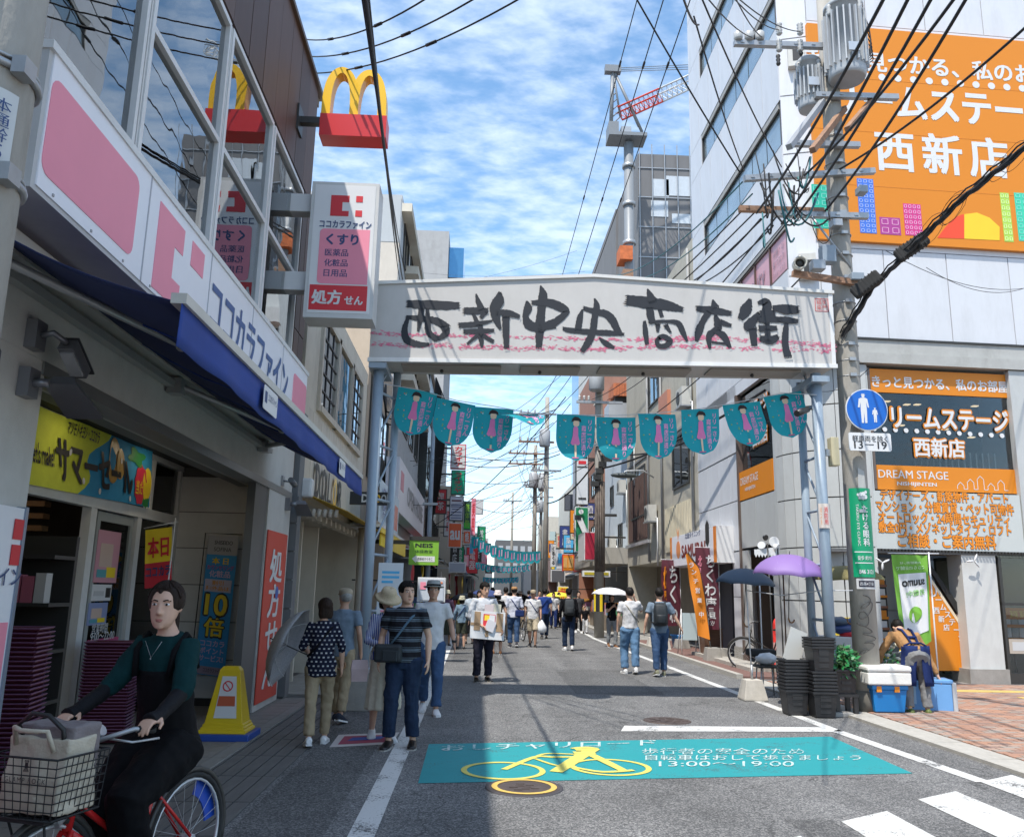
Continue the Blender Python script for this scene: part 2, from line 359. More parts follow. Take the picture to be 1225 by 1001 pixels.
def worn(name,col,wear=.3,sc=60,under=(.09,.09,.09)):
 m=bpy.data.materials.new(name);m.use_nodes=True;n,b=nodes(m)
 tc=n.nodes.new('ShaderNodeTexCoord');nz=n.nodes.new('ShaderNodeTexNoise');nz.inputs['Scale'].default_value=sc;nz.inputs['Detail'].default_value=5;nz.inputs['Roughness'].default_value=.8
 n2=n.nodes.new('ShaderNodeTexNoise');n2.inputs['Scale'].default_value=2.2;n2.inputs['Detail'].default_value=8;n2.inputs['Roughness'].default_value=.7
 for q in(nz,n2):n.links.new(tc.outputs['Object'],q.inputs['Vector'])
 ad=n.nodes.new('ShaderNodeMath');ad.operation='ADD';n.links.new(nz.outputs[0],ad.inputs[0]);n.links.new(n2.outputs[0],ad.inputs[1])
 mr=n.nodes.new('ShaderNodeMapRange');mr.inputs[1].default_value=1.32-wear*.35;mr.inputs[2].default_value=1.38-wear*.3;n.links.new(ad.outputs[0],mr.inputs[0])
 mx=n.nodes.new('ShaderNodeMix');mx.data_type='RGBA';mx.inputs[6].default_value=(*col,1);mx.inputs[7].default_value=(*under,1);n.links.new(mr.outputs[0],mx.inputs['Factor'])
 m3=n.nodes.new('ShaderNodeMapRange');m3.inputs[3].default_value=.82;m3.inputs[4].default_value=1.12;n.links.new(n2.outputs[0],m3.inputs[0])
 sc_=n.nodes.new('ShaderNodeVectorMath');sc_.operation='SCALE';n.links.new(mx.outputs[2],sc_.inputs[0]);n.links.new(m3.outputs[0],sc_.inputs['Scale']);n.links.new(sc_.outputs[0],b.inputs['Base Color'])
 b.inputs['Roughness'].default_value=.75;bp=n.nodes.new('ShaderNodeBump');bp.inputs['Strength'].default_value=.35;bp.inputs['Distance'].default_value=.006;n.links.new(nz.outputs[0],bp.inputs['Height']);n.links.new(bp.outputs[0],b.inputs['Normal'])
 return m
ASPH=asphalt('asphalt',.12)
b=MB();b.quad((-400,-60,0),(400,-60,0),(400,900,0),(-400,900,0));b.out('road',ASPH)['kind']='structure'
LINEW=worn('worn_white_line',(.60,.60,.58),.74,45);TEAL=worn('teal_road_paint',(.012,.26,.28),.66,50,(.04,.12,.13));YROAD=worn('yellow_road_paint',(.62,.55,.12),.25,70,(.15,.14,.06));TWHITE=worn('worn_white_lettering',(.50,.60,.58),.86,40,(.02,.26,.29))
def flat(name,polys,m,z,parent=None):
 b=MB()
 for q in polys:b.quad(*[(x,y,z)for x,y in q])
 o=b.out(name,m,parent)
 if not parent:o['kind']='structure'
 return o
def bend(y):return max(0,y-38)*.055
flat('edge_line',[[(-.80,2),(-.62,2),(-.62,38),(-.80,38)]],LINEW,.004)
flat('edge_line',[[(4.47,10.75),(4.62,10.75),(4.45,31),(4.30,31)],[(4.47,10.75),(4.62,7.95),(4.78,8.0),(4.62,10.9)],[(4.3,31),(4.45,31),(4.9,42),(4.75,42)]],LINEW,.004)
flat('stop_line',[[(1.80,10.52),(4.50,10.72),(4.50,11.06),(1.92,10.95)]],LINEW,.0045)
for i in range(-1,5):
 x=2.76+i*.955;y=6.55+(x-2.76)*.74
 flat('crosswalk_bar',[[(x,y-3.2),(x+.5,y-2.9),(x+.5,y+.32),(x,y)]],LINEW,.0045+.0003*i)
tp=flat('bicycle_notice_paint',[[G(500,937)[:2],G(1092,925)[:2],G(994,881)[:2],G(513,890)[:2]]],TEAL,.004)
ribs=lambda pts,wpx=0:[tuple(G(p[0],p[1])[:2])+(p[2],)for p in pts]
def circ_g(b,cx,cy,r,w,z,n=40):
 ring=[(cx+r*math.cos(2*math.pi*k/n),cy+r*math.sin(2*math.pi*k/n))for k in range(n)];ri=[(cx+(r-w)*math.cos(2*math.pi*k/n),cy+(r-w)*math.sin(2*math.pi*k/n))for k in range(n)]
 b.add([(x,y,z)for x,y in ring+ri],[(k,(k+1)%n,n+(k+1)%n,n+k)for k in range(n)])
def disc_g(b,cx,cy,r,z,n=32):b.add([(cx+r*math.cos(2*math.pi*k/n),cy+r*math.sin(2*math.pi*k/n),z)for k in range(n)],[tuple(range(n))])
b=MB();c1=G(602,922);c2=G(730,918)
Z=.009
circ_g(b,c1.x,c1.y,.39,.055,Z);circ_g(b,c2.x,c2.y,.39,.055,Z+.0003)
fnz=lambda z:(lambda x,y:V((x,y,z)))
def strokes_g(b,lst,z0):
 for i,s in enumerate(lst):ribbon(b,ribs(s),fnz(z0+i*.0003),seg=4)
strokes_g(b,[[(603,921,0.067),(640,906,0.067),(660,906,0.074),(690,906,0.059)],[(640,908,0.037),(665,916,0.044),(690,918,0.044)],[(665,924,0.126),(690,908,0.148),(710,896,0.148)],[(640,906,0.037),(655,902,0.044),(690,903,0.044)],[(685,918,0.037),(720,924,0.074),(758,922,0.067)],[(700,900,0.104),(725,912,0.104),(745,922,0.089)],[(686,901,0.118),(712,901,0.118)],[(688,897.5,0.118),(712,897.5,0.104)],[(683,896,0.044),(700,895,0.104),(716,896,0.044)]],Z+.0006)
b.out('rider_pictogram',YROAD,tp)
def Tg(parent,body,m,px0,px1,py,hpx,z,bold=.02,skew=0):
 T(parent,body,m,None,0,0,px1-px0,hpx,bold=bold,name='painted_lettering',quadfn=lambda a,b:G((px0+px1)/2+a,py+skew*a-b,z))
Tg(tp,'おしチャリロード',TWHITE,528,785,891,7,.0085,.010,-.026)
Tg(tp,'歩行者の安全のため',TWHITE,768,962,898,7.5,.0088,.006)
Tg(tp,'自転車はおして歩きましょう',TWHITE,772,1030,905.5,6.5,.0085,.006)
Tg(tp,'13:00～19:00',TWHITE,788,950,913,6.2,.0091,.006)
IRON=mat('cast_iron',(.10,.075,.065),.6,.25,12,.6,40,.4)
def manhole(x,y,r,ringm,lab):
 t=thing('manhole_cover',lab,'manhole cover',(x,y,0))
 b=MB();b.lathe([(r,-.01),(r,.007),(r-.02,.009),(r-.03,.008)],(x,y,0),40);b.out('rim',IRON if not ringm else mat('rim_asphalt',(.06,.055,.06),.8),t)
 if ringm:
  b=MB();circ_g(b,x,y,r*.84,r*.15,.0135);b.out('painted_ring',ringm,t)
 b=MB();disc_g(b,x,y,r-.03,.0095)
 b.out('lid',IRON,t)
 for k in range(14 if not ringm else 8):
  a=k*2.399;rr=(r*.75 if not ringm else r*.5)*math.sqrt((k+.5)/14);q=MB();q.box((x+rr*math.cos(a)-.035,y+rr*math.sin(a)-.02,.0094),(x+rr*math.cos(a)+.035,y+rr*math.sin(a)+.02,.0155));q.out('raised_stud',IRON,t)
manhole(*G(798,862)[:2],.31,None,'round brown iron manhole cover beyond the white stop line')
manhole(*G(627,942)[:2],.33,worn('ring_yellow',(.62,.42,.10),.3,60),'round manhole cover with a faded yellow ring beside the teal road panel')
t=G(400,893);pr=setp('pavement_sticker')
flat('sheet',[[G(394,894)[:2],G(468,890)[:2],G(478,876)[:2],G(405,879)[:2]]],worn('sticker_white',(.55,.50,.47),.3),.005,pr)
flat('printed_field',[[G(404,891)[:2],G(462,888)[:2],G(471,879)[:2],G(412,881)[:2]]],worn('sticker_red',(.35,.05,.09),.3,60,(.25,.2,.2)),.008,pr)
flat('printed_band',[[G(415,887)[:2],G(455,885)[:2],G(462,881)[:2],G(422,883)[:2]]],worn('sticker_blue',(.05,.08,.30),.3,60,(.2,.1,.15)),.011,pr)
DRAIN=mat('drain_slab',(.13,.125,.12),.8,.2,5,.3,80,dirt=.4);TILEL=mat('apron_tile',(.24,.225,.205),.7,.14,3,.25,60,dirt=.4)
dr=setp('gutter_strip');b=MB().box((-2.42,3,-.05),(-1.66,60,.002));b.out('gutter_bed',mat('gutter_bed_grey',(.05,.05,.05),.9),dr)
rects=[]
for r_ in range(6):
 for k in range(32):rects.append((3+k*.62,3.6+k*.62,0,1,r_))
class GB:
 pass
def slabs(name,lst,z0,z1,m,parent,jit=.0):
 mats=m if isinstance(m,(list,tuple))else[m];off=woff(parent)
 for(x0,x1,y0,y1)in lst:
  mm=random.choice(mats);key=(name,mm.name)
  if key not in _unit:
   q=MB().box((-.5,-.5,-.5),(.5,.5,.5));me=bpy.data.meshes.new(name);me.from_pydata(q.v,[],q.f);me.materials.append(mm);me.update();_unit[key]=me
  o=bpy.data.objects.new(name,_unit[key]);C.objects.link(o);o.parent=parent
  o.location=V(((x0+x1)/2,(y0+y1)/2,(z0+z1)/2+random.uniform(-jit,jit)))-off;o.scale=(x1-x0,y1-y0,z1-z0)
slabs('grating_bar',[(-2.40+c*.125,-2.40+c*.125+.11,4.2+k*.9,4.2+k*.9+.88)for k in range(12)for c in range(6)],-.02,.012,DRAIN,dr,.001)
ap=setp('shop_apron');MB().box((-6,3,-.05),(-2.43,13.2,.008)).out('apron_bed',mat('tile_grout',(.14,.135,.13),.9),ap)
slabs('tile',[(-2.75-k*.3+.005,-2.45-k*.3,5.5+j*.3+.005,5.8+j*.3)for k in range(6)for j in range(25)],0,.022,TILEL,ap,.001)
slabs('kerb_slab',[(-2.44,-2.41+.1,4+j*.9,4.89+j*.9)for j in range(11)],0,.026,mat('kerb_grey',(.24,.23,.21),.8,.1,dirt=.4),ap)
PATCH=asphalt('asphalt_patch',.085)
flat('road_patch',[[(1.7,14.2),(3.2,14.3),(3.15,18.6),(1.75,18.5)],[(-.5,20),(.6,20.1),(.7,27),(-.45,27)],[(2.4,5.1),(2.75,5.1),(2.7,6.6),(2.35,6.6)]],PATCH,.0022)
flat('road_patch',[[(-1.6,3),(-.95,3),(-.98,12.5),(-1.6,12.5)]],PATCH,.0026)
TILEP=mat('sidewalk_concrete',(.30,.29,.265),.85,.15,4,.3,80,dirt=.4)
sw=setp('sidewalk');MB().box((-3.2,13.2,-.05),(-1.75,70,.05)).out('sidewalk_slab',TILEP,sw)
PBED=mat('pavement_bed',(.22,.18,.16),.9,.2);pv=setp('pavement')
MB().box((5.62,-10,-.05),(60,16.6,.028)).out('pavement_bed',PBED,pv)
BR=[mat('paver_%d'%i,c,.8,.14,9,.25,70,dirt=.3)for i,c in enumerate([(.36,.20,.14),(.31,.19,.145),(.39,.26,.20),(.31,.26,.22),(.26,.17,.135),(.38,.21,.14)])]
bl=[]
j=0;y=7.6
while y<16.4:
 x=5.66-(j%2)*.11
 while x<y*.70+.3:
  bl.append((max(x,5.64)+.004,x+.212,y+.004,y+.102));x+=.22
 y+=.106;j+=1
bl=[q for q in bl if q[1]>q[0]+.02]
bl.sort(key=lambda q:q[2])
slabs('brick',bl[:300],.0,.042,BR,pv,.0015)
by={m.name:MB()for m in BR}
for q in bl[300:]:by[random.choice(BR).name].box((q[0],q[2],.0),(q[1],q[3],.042+random.uniform(-.0015,.0015)))
b=MB();ms=[]
for i,m in enumerate(BR):
 k=by[m.name];b.add(k.v,k.f,i)
o=b.out('brick_field',BR,pv);o['kind']='stuff'
TACT=mat('tactile_yellow',(.55,.40,.12),.8,.15,8,.3,60,dirt=.3)
slabs('tactile_plate',[(9.2+i*.31,9.5+i*.31,14.1-i*.12,14.4-i*.12)for i in range(6)]+[(8.3+i*.31,8.6+i*.31,15.1,15.4)for i in range(9)],.0,.048,TACT,pv)
slabs('kerb_stone',[(5.24,5.63,y_,y_+.97)for y_ in[4+i*.98 for i in range(13)]],-.02,.036,[mat('kerbstone_grey',(.40,.38,.34),.85,.15,6,.3,90,dirt=.3)],pv,.001)
pv2=setp('shop_pavement');MB().box((5.42,17.2,-.05),(6.9,30,.05)).out('pavement_bed',mat('brown_asphalt',(.17,.095,.08),.9,.15,8,.3,120,dirt=.3),pv2)
MB().box((5.4,30,-.05),(7.2,80,.045)).out('far_pavement_bed',TILEP,pv2)
slabs('kerb_stone',[(5.28,5.41,y_,y_+.97)for y_ in[17.2+i*.98 for i in range(24)]],-.02,.09,[mat('kerbstone_grey',(.4,.38,.34))],pv2)
slabs('step_slab',[(5.9,6.5,18.3+.98*i,19.26+.98*i)for i in range(5)],0,.13,[mat('kerbstone_grey',(.4,.38,.34))],pv2)
# ================================================================ PHARMACY BUILDING (left)
XL=-2.8
WL=FL(XL)
BRN=[mat('brown_cladding_%d'%i,c,.55,.14,5,.12,30,dirt=.2,stretch=(1,3,.5))for i,c in enumerate([(.085,.045,.035),(.07,.037,.03),(.10,.055,.043)])]
SHOPW=mat('shop_render_grey',(.54,.53,.50),.8,.07,5,.3,120,dirt=.25)
ph=thing('pharmacy_building','pharmacy building on the left with brown clad upper floor and big slanting windows','building',(-5,8,0))
ROOF=9.58
b=MB()
b.box((-9,-1,4.35),(-8.8,12.75,ROOF));b.box((-9,12.55,3.3),(-2.95,12.75,ROOF-.02));b.box((-9,-1,3.45),(-2.82,12.7,3.6));b.box((-9,-1,ROOF-.14),(-2.83,12.74,ROOF-.01))
b.box((-9,-1.2,0),(-2.85,-1,ROOF));b.box((-9.1,-1,0),(-8.9,12.7,3.4))
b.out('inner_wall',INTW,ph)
def u_at(px,py):return WL.uv(px,py)
gl_top=[(3.0,7.75),(8.1,7.6),(11.56,7.62)]
GT,GB_,GE=7.55,4.42,12.02
b=MB();b.fbox(WL,-1,12.75,GT+.06,ROOF,-.25,-.06);b.fbox(WL,GE+.05,12.75,3.05,GT+.06,-.25,-.06);b.out('upper_wall',BRN[0],ph)
pieces('cladding_panel',WL,[(-.5+.62*i,-.5+.62*i+.605,GT+.07,ROOF)for i in range(21)],-.06,0,BRN,ph,.003)
pieces('cladding_panel',WL,[(GE+.06,GE+.36,3.1+.0,5.4),(GE+.375,12.75,3.1,5.4),(GE+.06,GE+.36,5.42,GT+.05),(GE+.375,12.75,5.42,GT+.05)],-.06,0,BRN,ph,.003)
MB().fbox(WL,-1,12.78,ROOF,ROOF+.07,-.35,.05).out('roof_coping',mat('coping_brown',(.10,.07,.055),.5,dirt=.2),ph)
us=[-.6,1.6,3.9,6.2,8.15,10.1,GE]
for i in range(len(us)-1):
 f=MB();a,c=us[i],us[i+1]
 for q in((a-.05,a+.05,GB_,GT),(c-.05,c+.05,GB_,GT)):pass
 f.fbox(WL,a+.03,a+.09,GB_,GT,-.08,.01);f.fbox(WL,c-.09+.001,c-.04,GB_,GT,-.08,.008)
 f.fbox(WL,a+.09,c-.09,GB_,GB_+.06,-.08,.01);f.fbox(WL,a+.09,c-.09,GT-.06,GT,-.08,.01)
 zm_=6.15 if i>=3 else None
 if zm_:f.fbox(WL,a+.09,c-.09,zm_-.03,zm_+.03,-.07,.006)
 f.fbox(WL,a,a+.02,GB_,GT,-.06,-.0);fo=f.out('window',ALUW,ph)
 for(z0,z1)in([(GB_+.09,zm_-.045),(zm_+.045,GT-.09)]if zm_ else[(GB_+.09,GT-.09)]):
  MB().fbox(WL,a+.06,c-.06,z0-.03,z1+.03,-.05,-.04).out('pane',GLASS,fo)
MB().box((-8.9,-1,7.62),(-2.95,12.5,7.7)).out('room_ceiling',mat('room_ceiling_grey',(.35,.34,.32),.8),ph)
pieces('downlight',FF(0),[],0,0,LAMP,ph)
for i in range(14):
 MB().lathe([(.08,7.60),(.08,7.615)],(-4.0-(i%2)*1.5,1.2+i*.8,0),12).out('downlight',LAMP,ph)
JL=5.33;JR=10.62;SOF=3.0
b=MB();b.fbox(WL,-1,JL,0,SOF,-.5,-.003);b.fbox(WL,-1,12.7,SOF+.001,3.62,-.5,-.0);b.out('shopfront_wall',SHOPW,ph)
b=MB();b.fbox(WL,11.35,12.7,.03,SOF-.001,-.16,-.0);b.out('shopfront_wall',SHOPW,ph)
b=MB();b.fbox(WL,10.72,11.34,.03,SOF-.001,-.12,-.02);b.out('steel_column',mat('column_darkgrey',(.12,.12,.12),.45,.05),ph)
b=MB();b.fbox(WL,JL-.04,12.7,SOF-.09,SOF-.001,-.2,.012);b.out('shutter_rail',mat('shutter_rail_grey',(.26,.26,.25),.4,metal=.5),ph)
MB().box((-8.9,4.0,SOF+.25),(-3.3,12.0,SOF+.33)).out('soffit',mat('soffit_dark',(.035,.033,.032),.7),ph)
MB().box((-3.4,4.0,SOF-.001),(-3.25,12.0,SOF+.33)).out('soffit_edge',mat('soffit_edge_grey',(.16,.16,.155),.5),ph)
for x,y in((-3.7,8.2),(-3.75,10.3),(-3.7,6.4),(-5.6,7),(-5.6,9),(-7,8)):
 MB().lathe([(.11,SOF+.235),(.11,SOF+.255)],(x,y,0),16).out('ceiling_lamp',LAMP,ph)
MB().lathe([(.03,SOF+.16),(.08,SOF+.18),(.09,SOF+.26)],(-3.65,9.55,0),14).out('smoke_detector',WHITE,ph)
REC=FF(12.0)
MB().box((-9,12.0,0),(-2.96,12.15,SOF+.3)).out('recess_wall',mat('recess_groove',(.12,.115,.11),.8),ph)
pieces('siding_panel',REC,[(-4.22+.0,-3.0,z0+.006,z0+.494)for z0 in(.12,.62,1.12,1.62,2.12,2.62)],.0,.02,mat('siding_grey',(.60,.59,.57),.7,.07,3,.1,60,dirt=.2),ph)
MB().fbox(REC,-4.22,-3.0,0,.12,0,.012).out('skirting',DARK,ph)
IN=FL(-4.2)
f=MB()
for u0,u1 in((5.3,5.36),(9.28,9.42),(10.55,10.68),(11.86,11.98)):f.fbox(IN,u0,u1,0,2.42,-.08,.02)
f.fbox(IN,5.0,11.98,2.42,2.55,-.08,.025);f.fbox(IN,5.0,11.98,3.18,3.28,-.08,.025)
for u0 in(7.9,10.9,11.9):f.fbox(IN,u0,u0+.07,2.55,3.18,-.07,.015)
fr_=f.out('shopfront_frame',ALUW,ph)
for u0,u1,z0,z1 in((9.42,10.55,.05,2.42),(10.68,11.86,.05,2.42),(10.97,11.9,2.55,3.18),(5.0,7.9,2.55,3.18)):
 MB().fbox(IN,u0,u1,z0,z1,-.04,-.03).out('pane',GLASSC,fr_)
b=MB();b.fbox(IN,9.5,9.58,.06,2.4,-.025,.0);b.fbox(IN,10.4,10.48,.06,2.4,-.025,.0);b.fbox(IN,9.58,10.4,2.3,2.4,-.025,0);b.out('sliding_door',mat('door_frame_grey',(.32,.34,.33),.4),ph)
MB().fbox(IN,9.6,10.4,.92,1.0,-.02,.006).out('door_stripe',P('stripe_pink',(.55,.08,.20)),ph)
def poster(parent,fr,u0,u1,v0,v1,d,base,blobs,name='poster'):
 MB().fbox(fr,u0,u1,v0,v1,d,d+.006).out(name,base,parent)
 for i,(a,c,e,g,m)in enumerate(blobs):
  MB().fbox(fr,u0+(u1-u0)*a,u0+(u1-u0)*c,v0+(v1-v0)*e,v0+(v1-v0)*g,d+.006,d+.0085+.0007*i).out('printed_field',m,parent)
for k,(u0,u1,v0,v1,bm,lab)in enumerate([(9.55,10.15,1.62,2.2,P('poster_rose',(.6,.3,.36)),'pink poster of a figure high on the pharmacy door glass'),(9.55,10.05,1.42,1.6,WHITE,'white notice under the pink poster on the pharmacy door'),(9.52,10.0,1.16,1.4,P('poster_mix',(.25,.3,.5)),'small colourful leaflets low on the pharmacy door')]):
 t=thing('poster',lab,'poster',IN.p(u0,v0),'posters on the pharmacy door')
 poster(t,IN,u0,u1,v0,v1,.001,bm,[(.15,.7,.3,.75,P('poster_skin',(.6,.45,.38))),(.5,.9,.1,.3,YEL),(.1,.5,.1,.25,P('poster_teal',(.1,.35,.4)))]if k!=1 else[(.7,.95,.2,.8,DARK),(.1,.6,.3,.6,P('grey_print',(.5,.5,.5)))])
 if k==2:T(t,'営業時間',WHITE,IN,9.85,1.12,.4,.11,d=.012)
T(ph,'9:00～22:00',WHITE,IN,9.95,1.03,.62,.09,d=.01)
b=MB();b.box((-8.8,2,0),(-4.25,12,.02));b.out('shop_floor',mat('shop_floor_grey',(.18,.17,.16),.4),ph)
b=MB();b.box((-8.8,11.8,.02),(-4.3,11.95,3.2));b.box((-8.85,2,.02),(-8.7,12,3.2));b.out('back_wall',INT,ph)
for k in range(5):
 MB().box((-7.6,9.9+.0,2.05+k*.14),(-5.0,10.05,2.11+k*.14)).out('wooden_louvre',mat('louvre_wood',(.32,.17,.08),.6,.2),ph)
MB().box((-6.3,9.8,1.7),(-6.2,9.9,2.7)).out('hanging_post',mat('louvre_wood',(.32,.17,.08)),ph)
GOODS=[P('goods_%d'%i,c)for i,c in enumerate([(.35,.10,.14),(.12,.30,.22),(.40,.36,.24),(.09,.13,.32),(.42,.40,.38),(.36,.26,.08),(.30,.20,.30)])]
for sx,(x0,y0)in enumerate(((-6.9,9.3),(-8.3,9.0),(-5.6,7.0))):
 sh=thing('display_shelf',['dark display shelf of small packets just inside the pharmacy door','rear display shelf deep inside the pharmacy','low display shelf in the pharmacy behind the stacked baskets'][sx],'shelf',(x0,y0,0))
 b=MB()
 for z in(.25,.65,1.05,1.42,1.8):b.box((x0,y0,z),(x0+2.2,y0+.35,z+.03))
 b.box((x0,y0+.35,0),(x0+2.2,y0+.4,2.0));b.box((x0-.03,y0,0),(x0,y0+.4,2.0));b.out('shelf_board',DARK,sh)
 for z in(.28,.68,1.08,1.45):
  b=MB();x=x0+.03
  while x<x0+2.1:
   w_=random.uniform(.05,.10);h=random.uniform(.1,.24);mi=random.randrange(7);b.box((x,y0+.02,z),(x+w_,y0+.12,z+h),mi);x+=w_+.012
  o=b.out('packets',GOODS,sh);o['kind']='stuff'
cp=thing('entrance_signboard','tall white and pink signboard on the pillar at the left edge','sign',(-2.8,4.6,0))
MB().fbox(WL,2.6,5.22,.02,2.05,.002,.05).out('white_panel',P('panel_offwhite',(.76,.76,.78)),cp);MB().fbox(WL,2.6,5.2,.02,1.38,.05,.054).out('pink_field',PINK,cp)
MB().fbox(WL,5.22,5.25,.0,2.06,.0,.06).out('edge_trim',mat('trim_bluegrey',(.25,.30,.38),.3,metal=.5),cp)
for v0,v1 in((1.72,1.86),(1.88,2.0)):pass
for(px0,px1,py0,py1)in((8,16,626,640),(4,12,656,671)):
 u,v=WL.uv((px0+px1)/2,(py0+py1)/2);MB().fbox(WL,u-.06,u+.06,v-.06,v+.06,.054,.058).out('emblem_square',RED,cp)
u,v=WL.uv(4,690);T(cp,'ココカラファイン',NAVY,WL,u-.42,v,1.0,.11,d=.06,bold=.02)
SG=FL(-2.36)
fs=thing('fascia_sign','long slanting white shop sign with pink blocks and ココカラファイン over the awning','sign',(-2.4,7.5,3.6))
S0,S1,SZ0,SZ1=4.10,11.15,3.62,4.46
MB().fbox(SG,S0,S1,SZ0,SZ1,-.42,-.001).out('sign_case',mat('case_grey',(.50,.50,.50),.5,dirt=.2),fs)
MB().fbox(SG,S0+.04,S1-.04,SZ0+.03,SZ1-.04,-.001,.008).out('sign_face',P('face_lilacwhite',(.80,.80,.84),rough=.3),fs)
MB().fbox(SG,S0-.01,S1+.01,SZ1-.04,SZ1+.01,-.43,.02).out('top_trim',ALUW,fs)
def pxpoly(parent,fr,pts,m,d0=.008,d1=.011,name='printed_block'):return MB().fpoly(fr,[fr.uv(x,y)for x,y in pts],d0,d1).out(name,m,parent)
def rrect(b,fr,u0,u1,v0,v1,r,d0,d1,rc=(1,1,1,1),mi=0):
 pts=[]
 for(cx,cy,a0,on)in((u1-r,v1-r,0,rc[0]),(u0+r,v1-r,90,rc[1]),(u0+r,v0+r,180,rc[2]),(u1-r,v0+r,270,rc[3])):
  if on:
   for k in range(5):a=R(a0+k*22.5);pts.append((cx+r*math.cos(a),cy+r*math.sin(a)))
  else:pts.append((cx+(r if a0 in(0,270)else-r),cy+(r if a0 in(0,90)else-r)))
 b.fpoly(fr,pts,d0,d1,mi)
ua,_=SG.uv(60,150);ub,_=SG.uv(162,250)
b=MB();rrect(b,SG,ua-.05,ub,SZ0+.12,SZ1-.16,.08,.008,.012);b.out('pink_block',PINK,fs)
ec,_=SG.uv(184,300);e1,_=SG.uv(238,360)
H0,H1=SZ0+.06,SZ1-.13
ew=(e1-ec)
b=MB();hh=H1-H0;m0=ec+ew*.52
b.fpoly(SG,[(ec,H0+.0),(m0,H0),(m0,H0+hh*.30),(m0-ew*.18,H0+hh*.30),(m0-ew*.18,H0+hh*.68),(m0,H0+hh*.68),(m0,H1),(ec,H1)],.008,.012)
b.fbox(SG,m0+ew*.18,m0+ew*.48,H0,H0+hh*.30,.008,.0125);b.fbox(SG,m0+ew*.18,m0+ew*.48,H0+hh*.68,H1,.008,.0125);b.out('emblem',PINK,fs)
u0,_=SG.uv(247,400);u1,_=SG.uv(343,460)
T(fs,'ココカラファイン',P('lettering_blue',(.05,.11,.28)),SG,(u0+u1)/2,(SZ0+SZ1)/2-.04,u1-u0,.50,d=.013,bold=.035,sp=.95)
u2,_=SG.uv(349,470);b=MB();rrect(b,SG,u2,S1-.06,SZ0+.08,SZ1-.2,.07,.008,.012,(1,1,1,1));b.out('pink_block',PINK,fs)
for z in(3.85,4.02,4.2,4.36):MB().box((-2.76,4.02,z),(-2.7,4.1,z+.03)).out('bracket',STEEL,fs)
pieces('panel_joint',SG,[(S0+.04+1.38*k,S0+.052+1.38*k,SZ0+.03,SZ1-.04)for k in range(1,5)],.006,.0135,mat('joint_grey',(.42,.42,.45),.5),fs)
pieces('edge_screw',SG,[(S0+.2+.46*k,S0+.215+.46*k,SZ0+.045,SZ0+.06)for k in range(15)],.007,.0145,STEEL,fs)
aw=thing('retractable_awning','navy blue retractable awning folded out under the pharmacy sign','awning',(-2.2,7.5,3.3))
A0,A1=4.12,11.0;XF,ZF,ZB=-1.56,3.03,3.50
AWN=mat('awning_navy',(.012,.022,.09),.8,.15,4,.25,140,stretch=(1,1,1));AWB=mat('valance_blue',(.012,.045,.24),.7,.1,4,.2,120)
b=MB();N=40;vs=[]
for i in range(N+1):
 y=A0+(A1-A0)*i/N
 for k in range(9):
  t=k/8;vs.append((-2.72+(XF+2.72)*t,y,ZB+(ZF-ZB)*t-.05*math.sin(math.pi*t)*(1+.5*math.sin(y*2.1))-.012*math.sin(y*5.5)*math.sin(math.pi*t)))
b.add(vs,[(i*9+k,i*9+k+1,(i+1)*9+k+1,(i+1)*9+k)for i in range(N)for k in range(8)],0,True);o=b.out('canopy',AWN,aw)
sm=o.modifiers.new('s','SOLIDIFY');sm.thickness=.006
VF=FL(XF+.02)
b=MB();vs=[]
NN=160
for i in range(NN+1):
 y=A0+(A1-A0)*i/NN;wv=.012*math.sin(y*4.1)+.008*math.sin(y*9.3)
 for k in range(4):vs.append(VF.p(y,ZF-.01-.075*k,.01+wv*k/3))
b.add(vs,[(i*4+k,i*4+k+1,(i+1)*4+k+1,(i+1)*4+k)for i in range(NN)for k in range(3)],0,True);o=b.out('valance',AWB,aw);o.modifiers.new('s','SOLIDIFY').thickness=.004
MB().fbox(VF,A0,A1,ZF-.01,ZF+.045,-.05,.03).out('front_rail',mat('rail_cream',(.55,.53,.48),.4),aw)
b=MB()
for k in range(1,6):b.tube([(-2.72+(XF+2.72)*t,A0+1.15*k,ZB+(ZF-ZB)*t-.05*math.sin(math.pi*t)*(1+.5*math.sin((A0+1.15*k)*2.1))-.006)for t in(0,.25,.5,.75,1)],.006,4)
b.out('canopy_seam',AWB,aw)
b=MB();cpts=[(0,0),(.18,.02),(.24,.12),(.22,.27),(.12,.33),(0,.33)]
fz=FF(A0-.06);b.fpoly(fz,[(-2.78+x,3.40+z)for x,z in cpts],-.0,.04);b.out('cassette_end',mat('cassette_ivory',(.52,.50,.46),.4),aw)
MB().box((-2.79,A0-.05,3.44),(-2.66,A1,3.58)).out('cassette',mat('cassette_ivory',(.52,.50,.46)),aw)
MB().box((-2.78,A0+.2,3.33),(-2.71,A1,3.39)).out('rear_bar',mat('bar_grey',(.40,.40,.38),.45,metal=.3),aw)
for ya in(4.35,7.4,10.6):
 s_=1 if ya<10 else-1
 b=MB();el=V((-2.05,ya+s_*1.25,3.22));b.tube([(-2.70,ya,3.36),tuple(el)],.028,8);b.tube([tuple(el),(XF-.03,ya+s_*.25,ZF)],.024,8);b.ell(el,(.045,.045,.045),8,6);b.box((-2.78,ya-.07,3.28),(-2.66,ya+.07,3.42));b.out('folding_arm',mat('arm_grey',(.42,.42,.41),.4,metal=.4),aw)
for px,py,w_ in((302,455,.42),(390,537,.40)):
 pass
